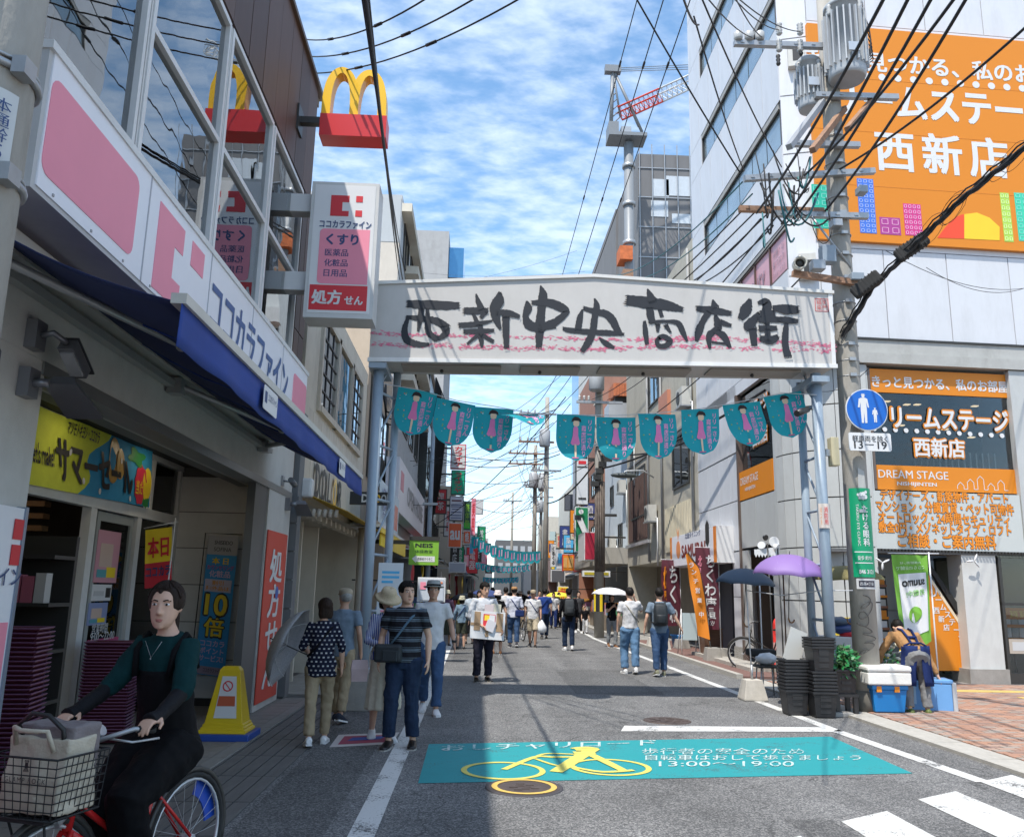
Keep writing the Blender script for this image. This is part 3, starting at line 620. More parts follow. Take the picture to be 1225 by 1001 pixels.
for uc,nm in((5.93,.34),(9.25,.32)):
 b=MB();rrect(b,VF,uc-.2,uc+.2,ZF-.20,ZF-.03,.02,.033,.037);lo=b.out('white_label',WHITE,aw)
 T(lo,'ココカラファイン',NAVY,VF,uc+.05,ZF-.10,.26,.055,d=.04,bold=.02,name='lettering');MB().fbox(VF,uc-.17,uc-.11,ZF-.15,ZF-.07,.0375,.039).out('emblem',NAVY,lo)
def floodlight(u,v,lab,kind=0):
 p=WL.p(u,v,0);t=thing('security_light' if kind==0 else 'sign_light',lab,'lamp',p)
 g=mat('lamp_grey_metal',(.22,.22,.235),.35,.05,metal=.5)
 MB().fbox(WL,u-.06,u+.06,v-.09,v+.09,0,.07).out('mounting_box',g,t)
 if kind==0:
  MB().tube([WL.p(u,v,.07),WL.p(u,v+.02,.14),WL.p(u+.08,v-.02,.19)],.02,8).out('bracket_arm',g,t)
  M_=Matrix.Rotation(R(-32),4,'X')
  b=MB();c=WL.p(u+.2,v-.09,.19);Mx=Matrix.Translation(c)@M_;b.box((-.05,-.13,-.045),(.05,.13,.035),0,Mx);b.out('lamp_head',g,t)
  b=MB();b.box((-.06,-.14,.036),(.06,.17,.046),0,Mx);b.out('visor',mat('visor_dark',(.05,.05,.055),.4),t)
  b=MB();b.box((-.04,-.10,-.06),(.04,.10,-.0455),0,Mx);b.out('lens',mat('lens_grey',(.4,.4,.42),.15),t)
 else:
  MB().tube([WL.p(u,v,.06),WL.p(u+.02,v+.01,.15)],.028,8).out('bracket_arm',g,t)
  b=MB();Mx=Matrix.Translation(WL.p(u+.2,v-.03,.2))@Matrix.Rotation(R(-22),4,'X')
  b.add([Mx@V(q)for q in((-.10,-.16,-.02),(.10,-.16,-.02),(.12,.25,-.01),(-.12,.25,-.01),(-.06,-.14,.05),(.06,-.14,.05),(.11,.24,.015),(-.11,.24,.015))],[(3,2,1,0),(4,5,6,7),(0,1,5,4),(1,2,6,5),(2,3,7,6),(3,0,4,7)]);b.out('lamp_head',g,t)
floodlight(*WL.uv(36,401),'grey security lamp on a box above the pharmacy pillar',0)
floodlight(*WL.uv(27,458),'flat wedge shaped lamp under the security lamp on the pharmacy pillar',1)
floodlight(*WL.uv(342,603),'flat wedge shaped lamp above the red banner on the column',1)
def camera_dome(fr,u,v,lab,rot=-20):
 t=thing('security_camera',lab,'camera',fr.p(u,v,0))
 MB().fbox(fr,u-.05,u+.05,v-.07,v+.07,0,.03).out('mounting_plate',STEEL,t);MB().tube([fr.p(u,v,.03),fr.p(u,v-.01,.12)],.015,6).out('arm',STEEL,t)
 MB().tube([fr.p(u-.07,v+.01,.14),fr.p(u+.12,v-.04,.16)],[.04,.045],10).out('camera_body',mat('camera_grey',(.10,.11,.12),.3),t);MB().tube([fr.p(u+.12,v-.04,.16),fr.p(u+.125,v-.041,.16)],.035,10).out('lens',mat('lens_teal',(.01,.05,.05),.1),t)
camera_dome(WL,*WL.uv(337,575),'small grey security camera on the column over the red banner')
bn=thing('sale_banner','yellow and blue summer sale cloth banner hung above the pharmacy doors','banner',(-4.1,9.4,2.5))
BF=FL(-4.12);q0=BF.uv(52,492);q1=BF.uv(182,540);q2=BF.uv(180,607);q3=BF.uv(44,588)
def bil(fr,a,b_,c,d_,s,t,d=0,wave=0):
 top=(a[0]+(b_[0]-a[0])*s,a[1]+(b_[1]-a[1])*s);bot=(d_[0]+(c[0]-d_[0])*s,d_[1]+(c[1]-d_[1])*s)
 return fr.p(bot[0]+(top[0]-bot[0])*t,bot[1]+(top[1]-bot[1])*t,d+wave*(math.sin(s*17+t*3)*.5+math.sin(s*31+1-t*5)*.3+math.sin(t*6+s*5)*.4))
def cloth(parent,name,m,fn,s0,s1,n=30,mm=8,t0=0,t1=1,edge=None):
 b=MB();vs=[]
 for i in range(n+1):
  for k in range(mm+1):
   t=t0+(t1-t0)*k/mm;s=s0+(s1-s0)*i/n
   if edge:s=edge(i/n,t)
   vs.append(fn(s,t))
 b.add(vs,[(i*(mm+1)+k,(i+1)*(mm+1)+k,(i+1)*(mm+1)+k+1,i*(mm+1)+k+1)for i in range(n)for k in range(mm)],0,True);return b.out(name,m,parent)
q0=(5.9,q0[1]+.01);q3=(5.9,q3[1])
fB=lambda d:(lambda s,t:bil(BF,q0,q1,q2,q3,s,t,d,.02))
xe=(BF.uv(100,560)[0]-5.9)/(q1[0]-5.9)
cut=lambda t:xe+.03+.12*(t-.5)+.03*math.sin(t*8)
cloth(bn,'yellow_cloth',P('cloth_lime',(.50,.56,.05),rough=.8,var=.12,sc=5),fB(0),0,1,24,10,edge=lambda a,t:a*cut(t))
cloth(bn,'blue_cloth',P('cloth_blue',(.02,.24,.45),rough=.8,var=.15,sc=5),fB(0),0,1,30,10,edge=lambda a,t:cut(t)+a*(1-cut(t)))
def Tb(parent,body,m,fn,s0,s1,t0,t1,bold=.03,shear=0,name='lettering',sp=1.0):
 vs,fsx,cx,cy,W,H=_text_mesh(body,0,sp,1.0);b=MB();r_=bold*.75;W+=2*r_;H+=2*r_
 for i,(ox,oy)in enumerate(_shifts(r_)):
  pts=[fn(s0+(s1-s0)*((q.x-cx+ox)/W+.5+shear*((q.y-cy)/H)),t0+(t1-t0)*((q.y-cy+oy)/H+.5))for q in vs]
  nn_=(fn(.5,.6)-fn(.5,.4)).cross(fn(.6,.5)-fn(.4,.5)).normalized()*-.0002*i*(1 if s1>s0 else-1)
  b.add([p-nn_*-1 if False else p-nn_ for p in pts],fsx)
 return b.out(name,m,parent)
sU=lambda px,py:((BF.uv(px,py)[0]-5.9)/(q1[0]-5.9))
Tb(bn,'マツモトキヨシ・ココカラ',BLACK,fB(.012),sU(78,520),sU(115,535),.78,.97,.03,.05)
Tb(bn,"Let's make!",BLACK,fB(.012),sU(30,560),sU(60,560),.28,.55,.03)
Tb(bn,'サマーセール',BLACK,fB(.012),sU(63,560),sU(152,590),.12,.70,.05,-.08)
def blob(parent,fn,cs,ct,rs,rt,m,name='printed_shape',n=20,wob=0,k=7):
 b=MB();b.add([fn(cs+rs*math.cos(2*math.pi*i/n)*(1+wob*math.sin(k*2*math.pi*i/n)),ct+rt*math.sin(2*math.pi*i/n)*(1+wob*math.sin(k*2*math.pi*i/n)))for i in range(n)],[tuple(range(n))]);return b.out(name,m,parent)
blob(bn,fB(.009),sU(135,535),.62,.035,.36,P('straw_brown',(.42,.24,.06)));blob(bn,fB(.0105),sU(142,545),.60,.025,.25,P('straw_light',(.55,.33,.08)))
blob(bn,fB(.009),sU(165,575),.35,.04,.33,P('badge_red',(.55,.03,.07)),n=40,wob=.06,k=9);blob(bn,fB(.008),.97,.38,.03,.3,YEL);blob(bn,fB(.009),.90,.80,.045,.14,P('leaf_green',(.03,.22,.06)),wob=.3,k=4);blob(bn,fB(.009),.97,.1,.02,.12,P('leaf_green',(.03,.22,.06)),wob=.2)
Tb(bn,'当たる!',YEL,fB(.014),sU(158,580),sU(172,590),.18,.42,.03)
for s_,t_ in((.62,.20),(.70,.1),(.86,.08),(.55,.55),(.8,.65)):blob(bn,fB(.013),s_,t_,.006,.05,WHITE,'printed_star',8,.45,4)
rb=thing('prescription_banner','tall red banner reading 処方せん on the white column','banner',(-2.78,11.8,0))
RB=FL(-2.79);ub0,vt=RB.uv(323,634);ub1,_=RB.uv(344,640)
ub0=11.38;ub1=12.55
MB().fbox(RB,ub0,ub1,.12,2.36,.0,.012).out('banner_field',P('banner_red',(.62,.07,.045),rough=.55),rb)
T(rb,vert('処方せん'),WHITE,RB,(ub0+ub1)/2,1.2,.72,1.85,d=.018,bold=.035)
blob(rb,lambda s,t:RB.p(s,t,.022),(ub0+ub1)/2+.12,1.53,.09,.09,P('emblem_blue',(.03,.12,.45)),'emblem_drop')
cs=thing('campaign_poster','tall blue 10倍 point campaign poster on the recess wall','poster',(-3.9,11.9,0))
CF=FF(11.86)
a0=CF.uv(250,640);a1=CF.uv(286,642);a3=CF.uv(232,805);a2=CF.uv(268,810)
fC=lambda d:(lambda s,t:bil(CF,a0,a1,a2,a3,s,t,d,.004))
cloth(cs,'poster_sheet',P('poster_blue',(.04,.30,.62)),fC(0),0,1,4,12)
cloth(cs,'header_field',P('header_grey',(.42,.42,.44)),fC(.004),0,1,4,3,.86,1)
cloth(cs,'footer_field',P('footer_grey',(.35,.28,.36)),fC(.004),0.02,.98,4,3,.005,.06)
Tb(cs,'SHISEIDO',BLACK,fC(.008),.22,.82,.935,.965,.02);Tb(cs,'SOFINA',BLACK,fC(.008),.22,.80,.885,.915,.005)
Tb(cs,'本 日',YEL,fC(.008),.2,.75,.79,.84,.04);Tb(cs,'カウンセリング',P('txt_magenta',(.5,.05,.2)),fC(.008),.06,.94,.75,.785,.03);Tb(cs,'化粧品',P('txt_lilac',(.55,.45,.65)),fC(.008),.15,.85,.695,.745,.04)
cloth(cs,'white_field',P('field_lilac',(.55,.5,.6)),fC(.005),.04,.92,3,2,.59,.68);Tb(cs,'割引',P('txt_orange',(.7,.3,.03)),fC(.009),.28,.66,.638,.672,.03);Tb(cs,'除外品は',P('txt_orange',(.7,.3,.03)),fC(.009),.1,.86,.6,.632,.03)
for bd,mm_,dd in((.075,BLACK,.008),(.03,YEL,.011)):
 Tb(cs,'10',mm_,fC(dd),.12-(bd-.03)*1.2,.86+(bd-.03)*1.2,.42-(bd-.03)*.3,.575+(bd-.03)*.3,bd);Tb(cs,'倍',mm_,fC(dd),.16-(bd-.03)*.8,.82+(bd-.03)*.8,.27-(bd-.03)*.3,.405+(bd-.03)*.3,bd)
for i_,s_ in enumerate(('ココカラ','ポイント','サービス!')):Tb(cs,s_,P('txt_lilac',(.55,.45,.65)),fC(.008),.1,.9,.2-i_*.052,.245-i_*.052,.04)
Tb(cs,'ココカラファイン',BLACK,fC(.009),.28,.9,.02,.05,.02)
b=MB();b.tube([CF.p(a3[0]-.05,0.02,.03),CF.p(a0[0]-.04,a0[1]+.03,.03),CF.p(a1[0]+.05,a1[1]+.03,.03)],.008,6);b.out('poster_stand',DARK,cs)
yf=thing('small_banner','small yellow and red 本日 banner on a white rod by the pharmacy door','banner',(-3.6,9.6,0))
YF=FF(9.9);c0=YF.uv(174,634);c1=YF.uv(206,630);c2=YF.uv(205,700);c3=YF.uv(173,704)
fY=lambda d:(lambda s,t:bil(YF,c0,c1,c2,c3,s,t,d,.01))
cloth(yf,'yellow_cloth',YEL,fY(0),0,1,6,6,.42,1);cloth(yf,'red_cloth',P('cloth_red',(.55,.03,.05)),fY(0),0,1,6,6,0,.42)
Tb(yf,'本日',RED,fY(.012),.1,.9,.5,.86,.05);Tb(yf,'ココカラ',NAVY,fY(.012),.06,.96,.18,.36,.05)
b=MB();b.tube([YF.p(c0[0]-.02,c0[1]+.02,0),YF.p(c1[0]+.06,c1[1]+.06,0)],.006,5);b.tube([YF.p(c1[0]+.03,c1[1]+.1,0),YF.p(c1[0]+.0,.3,0)],.008,6);b.lathe([(.16,.02),(.16,.06),(.02,.3)],(c1[0],9.9,0),10);b.out('flag_stand',WHITE,yf)
BASK=[mat('basket_plum',(.085,.016,.028),.35,.1),mat('basket_edge',(.22,.10,.19),.3)]
bk=thing('shopping_basket','x','basket',(0,0,0),'stacked plum shopping baskets by the pharmacy entrance')
def bring(wx,wy,z):return[V((sx*wx/2*(1-.0),sy*wy/2,z))for sx,sy in((-1,-1),(1,-1),(1,1),(-1,1))]
b=MB();b.ring([bring(.34,.24,0),bring(.44,.32,.055),bring(.47,.345,.06),bring(.47,.345,.068),bring(.43,.31,.068),bring(.33,.23,.01)],True,0,False);b.out('basket_body',BASK[0],bk)
b=MB();b.ring([bring(.48,.355,.068),bring(.48,.355,.075),bring(.45,.32,.075),bring(.45,.32,.068)],False,0,False,True);b.out('rim',BASK[1],bk)
bst=[(-4.05,6.3,0,14,'near the left edge',.32),(-3.95,8.15,0,21,'at the left of the pharmacy entrance',.14),(-3.72,10.45,0,18,'in front of the pharmacy doors, nearer the door',0)]
first=True;stacks=[((-3.42,6.55),37,'plum basket of the tall stack beside the pink signboard',.0),((-3.75,9.2),29,'plum basket of the stack behind the cyclist',0)]
for(x,y),n,lab,ln in stacks:
 for i in range(n):
  f_=i/n;l_=lab+(', topmost' if i==n-1 else ', lowest' if i==0 else ', nested in its middle')
  o=bk if first else dup(bk);first=False
  o.location=(x+(0.0 if not ln else.006*i*f_),y+random.uniform(-.004,.004),.04+i*.0325);o['label']=l_;o.rotation_euler=(0,R(ln*28*f_),R(random.uniform(-2,2)+8));o['group']='nested baskets: '+lab
ys=thing('caution_stand','yellow plastic caution stand with a no smoking sign on a blue base','sign',(-2.62,9.6,0))
YP=mat('plastic_yellow',(.72,.50,.01),.4,.04,dirt=.1)
def rr(wx,wy,z):return[V((-2.62+sx*wx/2,9.6+sy*wy/2,z))for sx,sy in((-1,-1),(1,-1),(1,1),(-1,1))]
b=MB();b.ring([rr(.50,.42,.09),rr(.50,.40,.12),rr(.46,.37,.125),rr(.46,.36,.15),rr(.43,.34,.155),rr(.43,.33,.18),rr(.40,.31,.185),rr(.22,.13,.72),rr(.16,.10,.76)],True,0,False);b.out('cone_body',YP,ys,bevel=.008)
b=MB().box((-2.92,9.34,.02),(-2.32,9.86,.09));b.out('base',mat('plastic_blue',(.02,.07,.32),.4),ys,bevel=.01)
SF=Fr((-2.62,9.6,0),V((1,.0,0)));sd=lambda z:.5*(.31+(.13-.31)*(z-.185)/.535)+.006
b=MB();b.quad(SF.p(-.11,.24,sd(.24)),SF.p(.13,.24,sd(.24)),SF.p(.08,.66,sd(.66)),SF.p(-.07,.66,sd(.66)));b.out('white_face',WHITE,ys)
b=MB();circ=[(.055*math.cos(k*R(20)),.56+.055*math.sin(k*R(20)))for k in range(18)];ci=[(.042*math.cos(k*R(20)),.56+.042*math.sin(k*R(20)))for k in range(18)]
b.add([SF.p(x,z,sd(z)+.003)for x,z in circ+ci],[(k,(k+1)%18,18+(k+1)%18,18+k)for k in range(18)]);b.quad(SF.p(-.04,.595,sd(.595)+.004),SF.p(-.03,.6,sd(.6)+.004),SF.p(.04,.52,sd(.52)+.004),SF.p(.03,.515,sd(.515)+.004));b.out('no_smoking_symbol',RED,ys)
b=MB();b.quad(SF.p(-.09,.36,sd(.36)+.003),SF.p(.1,.36,sd(.36)+.003),SF.p(.09,.46,sd(.46)+.003),SF.p(-.08,.46,sd(.46)+.003));b.out('red_field',P('notice_red',(.5,.1,.04)),ys)
vs_=thing('projecting_sign','tall white projecting sign with くすり and 処方せん mounted beside the archway','sign',(-2.0,11.3,5.3))
VS=FF(11.3);x0,x1,z0,z1=-2.52,-1.55,5.32,7.38
MB().box((x0,11.3,z0),(x1,11.75,z1)).out('sign_case',mat('case_white',(.58,.58,.57),.45,dirt=.15),vs_)
MB().fbox(VS,x0+.05,x1-.05,z0+.07,z1-.05,0,.006).out('sign_face',P('face_white',(.72,.72,.72),rough=.3),vs_)
b=MB();rrect(b,VS,x0+.16,x1-.1,z0+.5,z0+1.33,.06,.006,.01,(0,1,1,0));b.out('pink_field',PINK,vs_)
MB().fbox(VS,x0+.07,x1-.09,z0+.11,z0+.48,.006,.010).out('red_field',RED,vs_)
cxs=(x0+x1)/2
b=MB();ex,ez,es=cxs-.20,z1-.53,.32
b.fpoly(VS,[(ex,ez),(ex+es*.82,ez),(ex+es*.82,ez+es*.25),(ex+es*.52,ez+es*.25),(ex+es*.52,ez+es*.68),(ex+es*.82,ez+es*.68),(ex+es*.82,ez+es),(ex,ez+es)],.006,.010)
b.fbox(VS,ex+es*1.12,ex+es*1.42,ez,ez+es*.3,.006,.0105);b.fbox(VS,ex+es*1.12,ex+es*1.42,ez+es*.7,ez+es,.006,.0105);b.out('emblem',RED,vs_)
T(vs_,'ココカラファイン',NAVY,VS,cxs+.03,z1-.66,.74,.12,d=.012,bold=.035)
T(vs_,'くすり',NAVY,VS,cxs+.0,z0+1.17,.46,.17,d=.013,bold=.045)
for i_,s_ in enumerate(('医薬品','化粧品','日用品')):T(vs_,s_,NAVY,VS,cxs-.07,z0+.97-i_*.155,.33,.11,d=.013,bold=.02)
T(vs_,'処方',WHITE,VS,cxs-.17,z0+.30,.42,.22,d=.014,bold=.05);T(vs_,'せん',WHITE,VS,cxs+.21,z0+.26,.26,.13,d=.014,bold=.045)
for z in(5.75,6.95):MB().box((-2.95,11.4,z),(x0,11.62,z+.28)).out('wall_bracket',WHITE,vs_,bevel=.01)
mc=thing('arches_sign','yellow double arch sign on a red base projecting from the brown wall','sign',(-2.0,11.3,8.1))
MF=FF(11.35);mx0,_=MF.uv(382,160);mx1,mz0=MF.uv(460,166)
def arch_pts(cx,w_,h,n=18):return[(cx+w_/2*math.cos(math.pi*(1-k/n)),h*math.sin(math.pi*k/n)**.62)for k in range(n+1)]
mw=mx1-mx0;ztop=MF.uv(405,80)[1];zb=MF.uv(420,140)[1];H_=ztop-zb
def arch(b,cx,w_,h,th_leg,th_top,d0,d1):
 outer=arch_pts(cx,w_,h);inner=arch_pts(cx,w_-2*th_leg,h-th_top);n=len(outer)
 fr=MF
 vs=[fr.p(u,zb+z,d)for d in(d0,d1)for u,z in outer+inner]
 N2=2*n;fs=[]
 for k in range(n-1):
  fs+=[(k,k+1,n+k+1,n+k),(N2+k+1,N2+k,N2+n+k,N2+n+k+1),(k,N2+k,N2+k+1,k+1),(n+k+1,N2+n+k+1,N2+n+k,n+k)]
 b.add(vs,fs)
GOLD=P('arch_yellow',(.86,.50,.01),rough=.3)
b=MB();lw=mw*.57
arch(b,mx0+lw/2,lw,H_,.13,.10,-.22,.0);arch(b,mx1-lw/2,lw,H_*.97,.13,.10,-.223,-.003);b.out('golden_arches',GOLD,mc)
MB().fbox(MF,mx0,mx1+.02,mz0,zb+.02,-.30,.04).out('red_base',P('base_red',(.60,.03,.03),rough=.3),mc)
MB().box((-2.85,11.3,zb-.15),(mx0,11.42,zb-.05)).out('wall_arm',DARK,mc);MB().fbox(WL,11.2,11.5,zb-.3,zb+.1,-.0,.03).out('wall_plate',DARK,mc)
# ================================================================ STREET ARCHWAY
ag=thing('shopping_street_arch','off white archway spanning the street with big brushed 西新中央商店街 lettering','archway',(1.9,12.2,0))
BF_=FF(12.0)
LB,LT=BF_.uv(440,430),BF_.uv(449,341);RB_,RT=BF_.uv(1000,438),BF_.uv(1000,352);AP=BF_.uv(710,332)
xl=-1.66;xr=RB_[0]
pts=[(xl,LB[1]),(AP[0],(LB[1]+RB_[1])/2),(xr,RB_[1]),(xr,RT[1]),(AP[0],AP[1]),(xl,LT[1])]
MB().fpoly(BF_,pts,-.82,0).out('beam',BEAMW,ag)
b=MB()
def edge(b,p,q,w_=.05,dn=.0):
 b.fpoly(BF_,[p,q,(q[0],q[1]+w_),(p[0],p[1]+w_)],-.84,.03)
edge(b,(xl-.03,LT[1]),(AP[0],AP[1]));edge(b,(AP[0],AP[1]),(xr+.03,RT[1]));b.out('top_flashing',mat('flashing_white',(.66,.65,.62),.4,dirt=.2),ag)
b=MB();b.fpoly(BF_,[(xl-.02,LB[1]-.03),(AP[0],(LB[1]+RB_[1])/2-.03),(xr+.02,RB_[1]-.03),(xr+.02,RB_[1]+.03),(AP[0],(LB[1]+RB_[1])/2+.03),(xl-.02,LB[1]+.03)],-.02,.02);b.out('bottom_trim',mat('trim_white',(.72,.71,.69),.35,dirt=.15),ag)
MB().fbox(BF_,xr-.06,xr,RB_[1]+.03,RT[1],0,.012).out('end_trim',mat('trim_white',(.72,.71,.69)),ag)
SOFM=mat('soffit_beige',(.33,.29,.25),.6,.06)
for u0,u1 in((-1.2,.3),(.6,1.5),(1.8,3.2),(3.5,4.9)):
 zb_=LB[1]+(RB_[1]-LB[1])*((u0+u1)/2-xl)/(xr-xl)
 b=MB();b.box((u0,12.2,zb_-.035),(u1,12.6,zb_-.0));b.out('access_hatch',SOFM,ag)
for u0 in(-.6,.9,2.5,4.2):
 zb_=LB[1]+(RB_[1]-LB[1])*(u0-xl)/(xr-xl);MB().ell((u0,12.4,zb_-.06),(.03,.03,.03),8,5).out('drain_cap',DARK,ag)
INK=mat('brush_ink',(.014,.016,.022),.6,.12,6)
A1f=lambda x,y:(470+x/4.9,330+y/4.9);A2f=lambda x,y:(720+x/4.224,330+y/4.225);A3f=lambda x,y:(690+x/5.562,300+y/5.56)
BR_={'西':(A1f,[[(88,165,40),(240,172,50),(385,175,36)],[(90,243,16),(68,320,32),(85,378,38),(150,402,32),(212,402,16)],[(80,243,20),(180,252,32),(262,268,38),(318,305,40)],[(300,290,44),(308,340,36),(240,382,12)],[(168,190,28),(162,240,30),(148,326,12)],[(203,190,14),(205,260,28),(208,325,32),(245,362,30),(300,362,12)]]),'新':(A1f,[[(488,108,8),(500,150,26),(518,192,34)],[(418,205,34),(480,206,38),(556,203,26)],[(468,218,14),(498,282,28)],[(547,212,22),(515,246,20)],[(388,290,26),(480,285,30),(582,264,10)],[(416,328,24),(520,325,28),(592,320,16)],[(513,285,22),(515,350,30),(522,418,14)],[(508,340,22),(435,400,12)],[(520,345,22),(590,386,18)],[(627,98,16),(620,145,56),(598,190,52),(606,250,40),(630,312,12)],[(610,212,24),(680,220,34),(742,240,18)],[(662,235,38),(662,330,34),(666,420,26)]]),'中':(A1f,[[(866,60,8),(880,115,44),(870,200,42),(862,300,46),(855,420,30)],[(785,150,12),(792,190,42),(778,240,32),(802,290,52),(860,308,36)],[(815,158,22),(920,160,44),(990,188,46),(1017,215,30),(950,272,40),(870,302,46)],[(860,312,20),(955,300,14)]]),'央':(A3f,[[(38,392,10),(20,450,36),(8,520,38)],[(-92,517,20),(-40,530,32),(120,543,32),(220,548,34),(312,556,16)],[(45,382,24),(130,408,36),(192,420,44),(235,460,48),(262,510,40),(296,556,20)],[(118,320,10),(132,370,36),(118,450,38),(105,540,40),(75,610,42),(34,668,26)],[(150,580,10),(198,620,34),(248,645,16)]]),'商':(A3f,[[(332,328,60),(480,348,72),(600,365,62),(702,392,30)],[(470,255,8),(485,292,36),(502,330,50)],[(485,375,40),(490,430,46),(505,478,32)],[(550,390,24),(566,440,22)],[(450,470,18),(456,540,32),(466,622,22)],[(478,474,20),(600,470,18),(672,482,32),(702,535,34),(734,604,12)],[(538,488,32),(537,540,14)],[(590,495,30),(626,546,10)],[(540,585,26),(575,570,28),(618,598,34),(592,632,32),(546,632,26),(532,600,24),(552,578,18)]]),'店':(A2f,[[(560,122,8),(570,158,38)],[(478,165,24),(560,176,36),(650,190,22)],[(542,180,30),(510,230,26),(490,280,34),(478,330,14)],[(573,200,14),(585,240,34),(590,270,26)],[(598,235,28),(652,252,16)],[(592,265,26),(542,302,28),(545,368,12)],[(565,282,12),(612,302,32),(647,362,14)],[(553,335,10),(632,345,10)]]),'街':(A2f,[[(748,120,16),(728,172,50),(700,218,26)],[(792,188,14),(745,250,48),(726,272,24)],[(760,265,38),(770,352,26)],[(788,138,14),(830,135,38),(830,190,42),(820,240,40)],[(800,190,26),(872,190,28)],[(790,220,30),(902,222,26)],[(835,235,20),(835,265,20)],[(793,268,30),(882,265,22)],[(798,315,24),(850,326,38),(888,308,22)],[(835,268,24),(838,322,26)],[(862,162,20),(925,170,44),(990,172,34)],[(888,218,16),(930,225,32),(988,230,18)],[(932,235,18),(925,300,28),(925,350,30),(938,408,34)]])}
for ch,(fn,sts)in BR_.items():
 b=MB();zq=0
 for i,s_ in enumerate(sts):
  P_=[]
  for(x,y,w_)in s_:
   u,v=BF_.uv(*fn(x,y));u2,v2=BF_.uv(*fn(x+w_,y));P_.append((u,v,abs(u2-u)*1.16))
  ribbon(b,P_,(lambda dd:(lambda x,y:BF_.p(x,y,dd)))(.006+i*.0007),.2,seg=9,seed=i*7+ord(ch)%50)
  for e_,(x,y,w_)in((0,P_[0]),(1,P_[-1])):
   nx=P_[1]if e_==0 else P_[-2];dx_,dy_=x-nx[0],y-nx[1];l_=math.hypot(dx_,dy_)or 1
   for k in range(5):
    o_=(k-2)/5*w_;px_,py_=x-dy_/l_*o_,y+dx_/l_*o_;L_=random.uniform(.1,.42)*w_;zq+=.00012
    b.add([BF_.p(px_-dy_/l_*w_*.12-dx_/l_*w_*.1,py_+dx_/l_*w_*.12-dy_/l_*w_*.1,.0125+zq),BF_.p(px_+dy_/l_*w_*.12-dx_/l_*w_*.1,py_-dx_/l_*w_*.12-dy_/l_*w_*.1,.0125+zq),BF_.p(px_+dx_/l_*L_,py_+dy_/l_*L_,.0125+zq)],[(0,1,2)])
 b.out('brush_lettering',INK,ag)
CRAY=mat('crayon_pink',(.68,.16,.26),.7,.2,20)
b=MB();rnd=random.Random(3)
def crayline(p0,p1,w_,dens):
 n=int(dens*75)
 for i in range(n):
  t=rnd.random();
  if noise.noise(V((t*14,w_*50,0)))<-.35:continue
  x=p0[0]+(p1[0]-p0[0])*t;y=p0[1]+(p1[1]-p0[1])*t+rnd.gauss(0,w_*.35)+.008*math.sin(t*25);l_=rnd.uniform(.012,.04);d3=.002+.003*rnd.random();h_=rnd.uniform(.003,.009);a=rnd.uniform(-.4,.4)
  b.add([BF_.p(x-l_,y-a*l_,d3),BF_.p(x,y-h_,d3),BF_.p(x+l_,y+a*l_,d3),BF_.p(x+l_*.2,y+h_,d3)],[(0,1,2,3)])
L1=BF_.uv(443,399);M1=BF_.uv(700,405);N1=BF_.uv(760,407);R1=BF_.uv(860,404);E1=BF_.uv(1000,414)
L2=BF_.uv(443,412);M2=BF_.uv(700,418);N2_=BF_.uv(800,414);E2=BF_.uv(1000,420)
crayline(L1,M1,.05,4);crayline(N1,R1,.07,4);crayline(R1,E1,.06,3.5);crayline(L2,M2,.055,5);crayline(M2,N2_,.05,2.5);crayline(N2_,E2,.05,3);crayline(M1,N1,.03,1.2)
o=b.out('crayon_underline',CRAY,ag);o['kind']='stuff'
SEAL=P('seal_red',(.55,.10,.10));su,sv=BF_.uv(983,365);s_=.105
b=MB()
for q in((-s_,s_,s_-.01,s_),(-s_,s_,-s_,-s_+.01),(-s_,-s_+.01,-s_,s_),(s_-.01,s_,-s_,s_)):b.fbox(BF_,su+q[0],su+q[1],sv+q[2],sv+q[3],.0,.004)
so_=b.out('seal_stamp',SEAL,ag);T(so_,'福笑\n来門',SEAL,BF_,su,sv,.17,.17,d=.006,bold=.0)
def lattice_post(x,lean,lab):
 xr2=x+lean
 pb=MB();pb.tube([(x,12.2,.0),(x,12.2,LB[1]+.05)],.080,16)
 pb.out('post',POSTB,ag)
 q=MB();q.tube([(xr2,12.78,.0),(xr2,12.78,LB[1]+.05)],.060,14);q.out('post',POSTB,ag)
 q=MB();z=.5
 while z<4.8:
  q.tube([(x,12.2,z),(xr2,12.78,z)],.022,6)
  q.tube([(x,12.25,z+.05),(xr2,12.74,z+.75)],.017,6);z+=.8
 q.out('lacing_bars',POSTB,ag);q=MB()
 q.box((x-.13,12.0,LB[1]-.12),(x+.13,12.84,LB[1]-.03));q.fpoly(Fr((x,0,0),(0,1,0)),[(12.28,4.55),(12.55,LB[1]-.12),(12.28,LB[1]-.12)],-.02,.02);q.out('head_plate',POSTB,ag)
lattice_post(-1.53,.22,'');lattice_post(5.12,-.02,'')
MB().box((-1.82,11.85,0),(-1.2,13.1,.50)).out('footing',CONC,ag,bevel=.015)
MB().box((4.92,12.0,0),(5.32,13.0,.06)).out('footing',CONC,ag,bevel=.01)
nt_=thing('notice_poster','white paper notice tied to the left archway post','poster',(-1.4,12.1,1.2));NF=FF(12.1)
poster(nt_,NF,-1.37,-1.02,1.15,1.98,.0,P('notice_white',(.60,.63,.66)),[(.15,.85,.82,.86,SKYB),(.15,.85,.74,.78,SKYB),(.15,.6,.66,.7,SKYB),(.2,.8,.3,.5,P('notice_blue',(.1,.25,.6))),(.3,.7,.36,.44,RED),(.15,.8,.1,.14,PINK),(.15,.8,.18,.21,PINK)])
st_=thing('round_sticker_board','small white and pink notice wrapped on the right archway post','notice',(5.12,12.1,2.2));SFr=FF(12.1)
b=MB();vs=[]
for k in range(9):
 a=R(-150+k*15)
 for z in(2.62,2.98):vs.append((5.12+.105*math.cos(a),12.2+.105*math.sin(a),z))
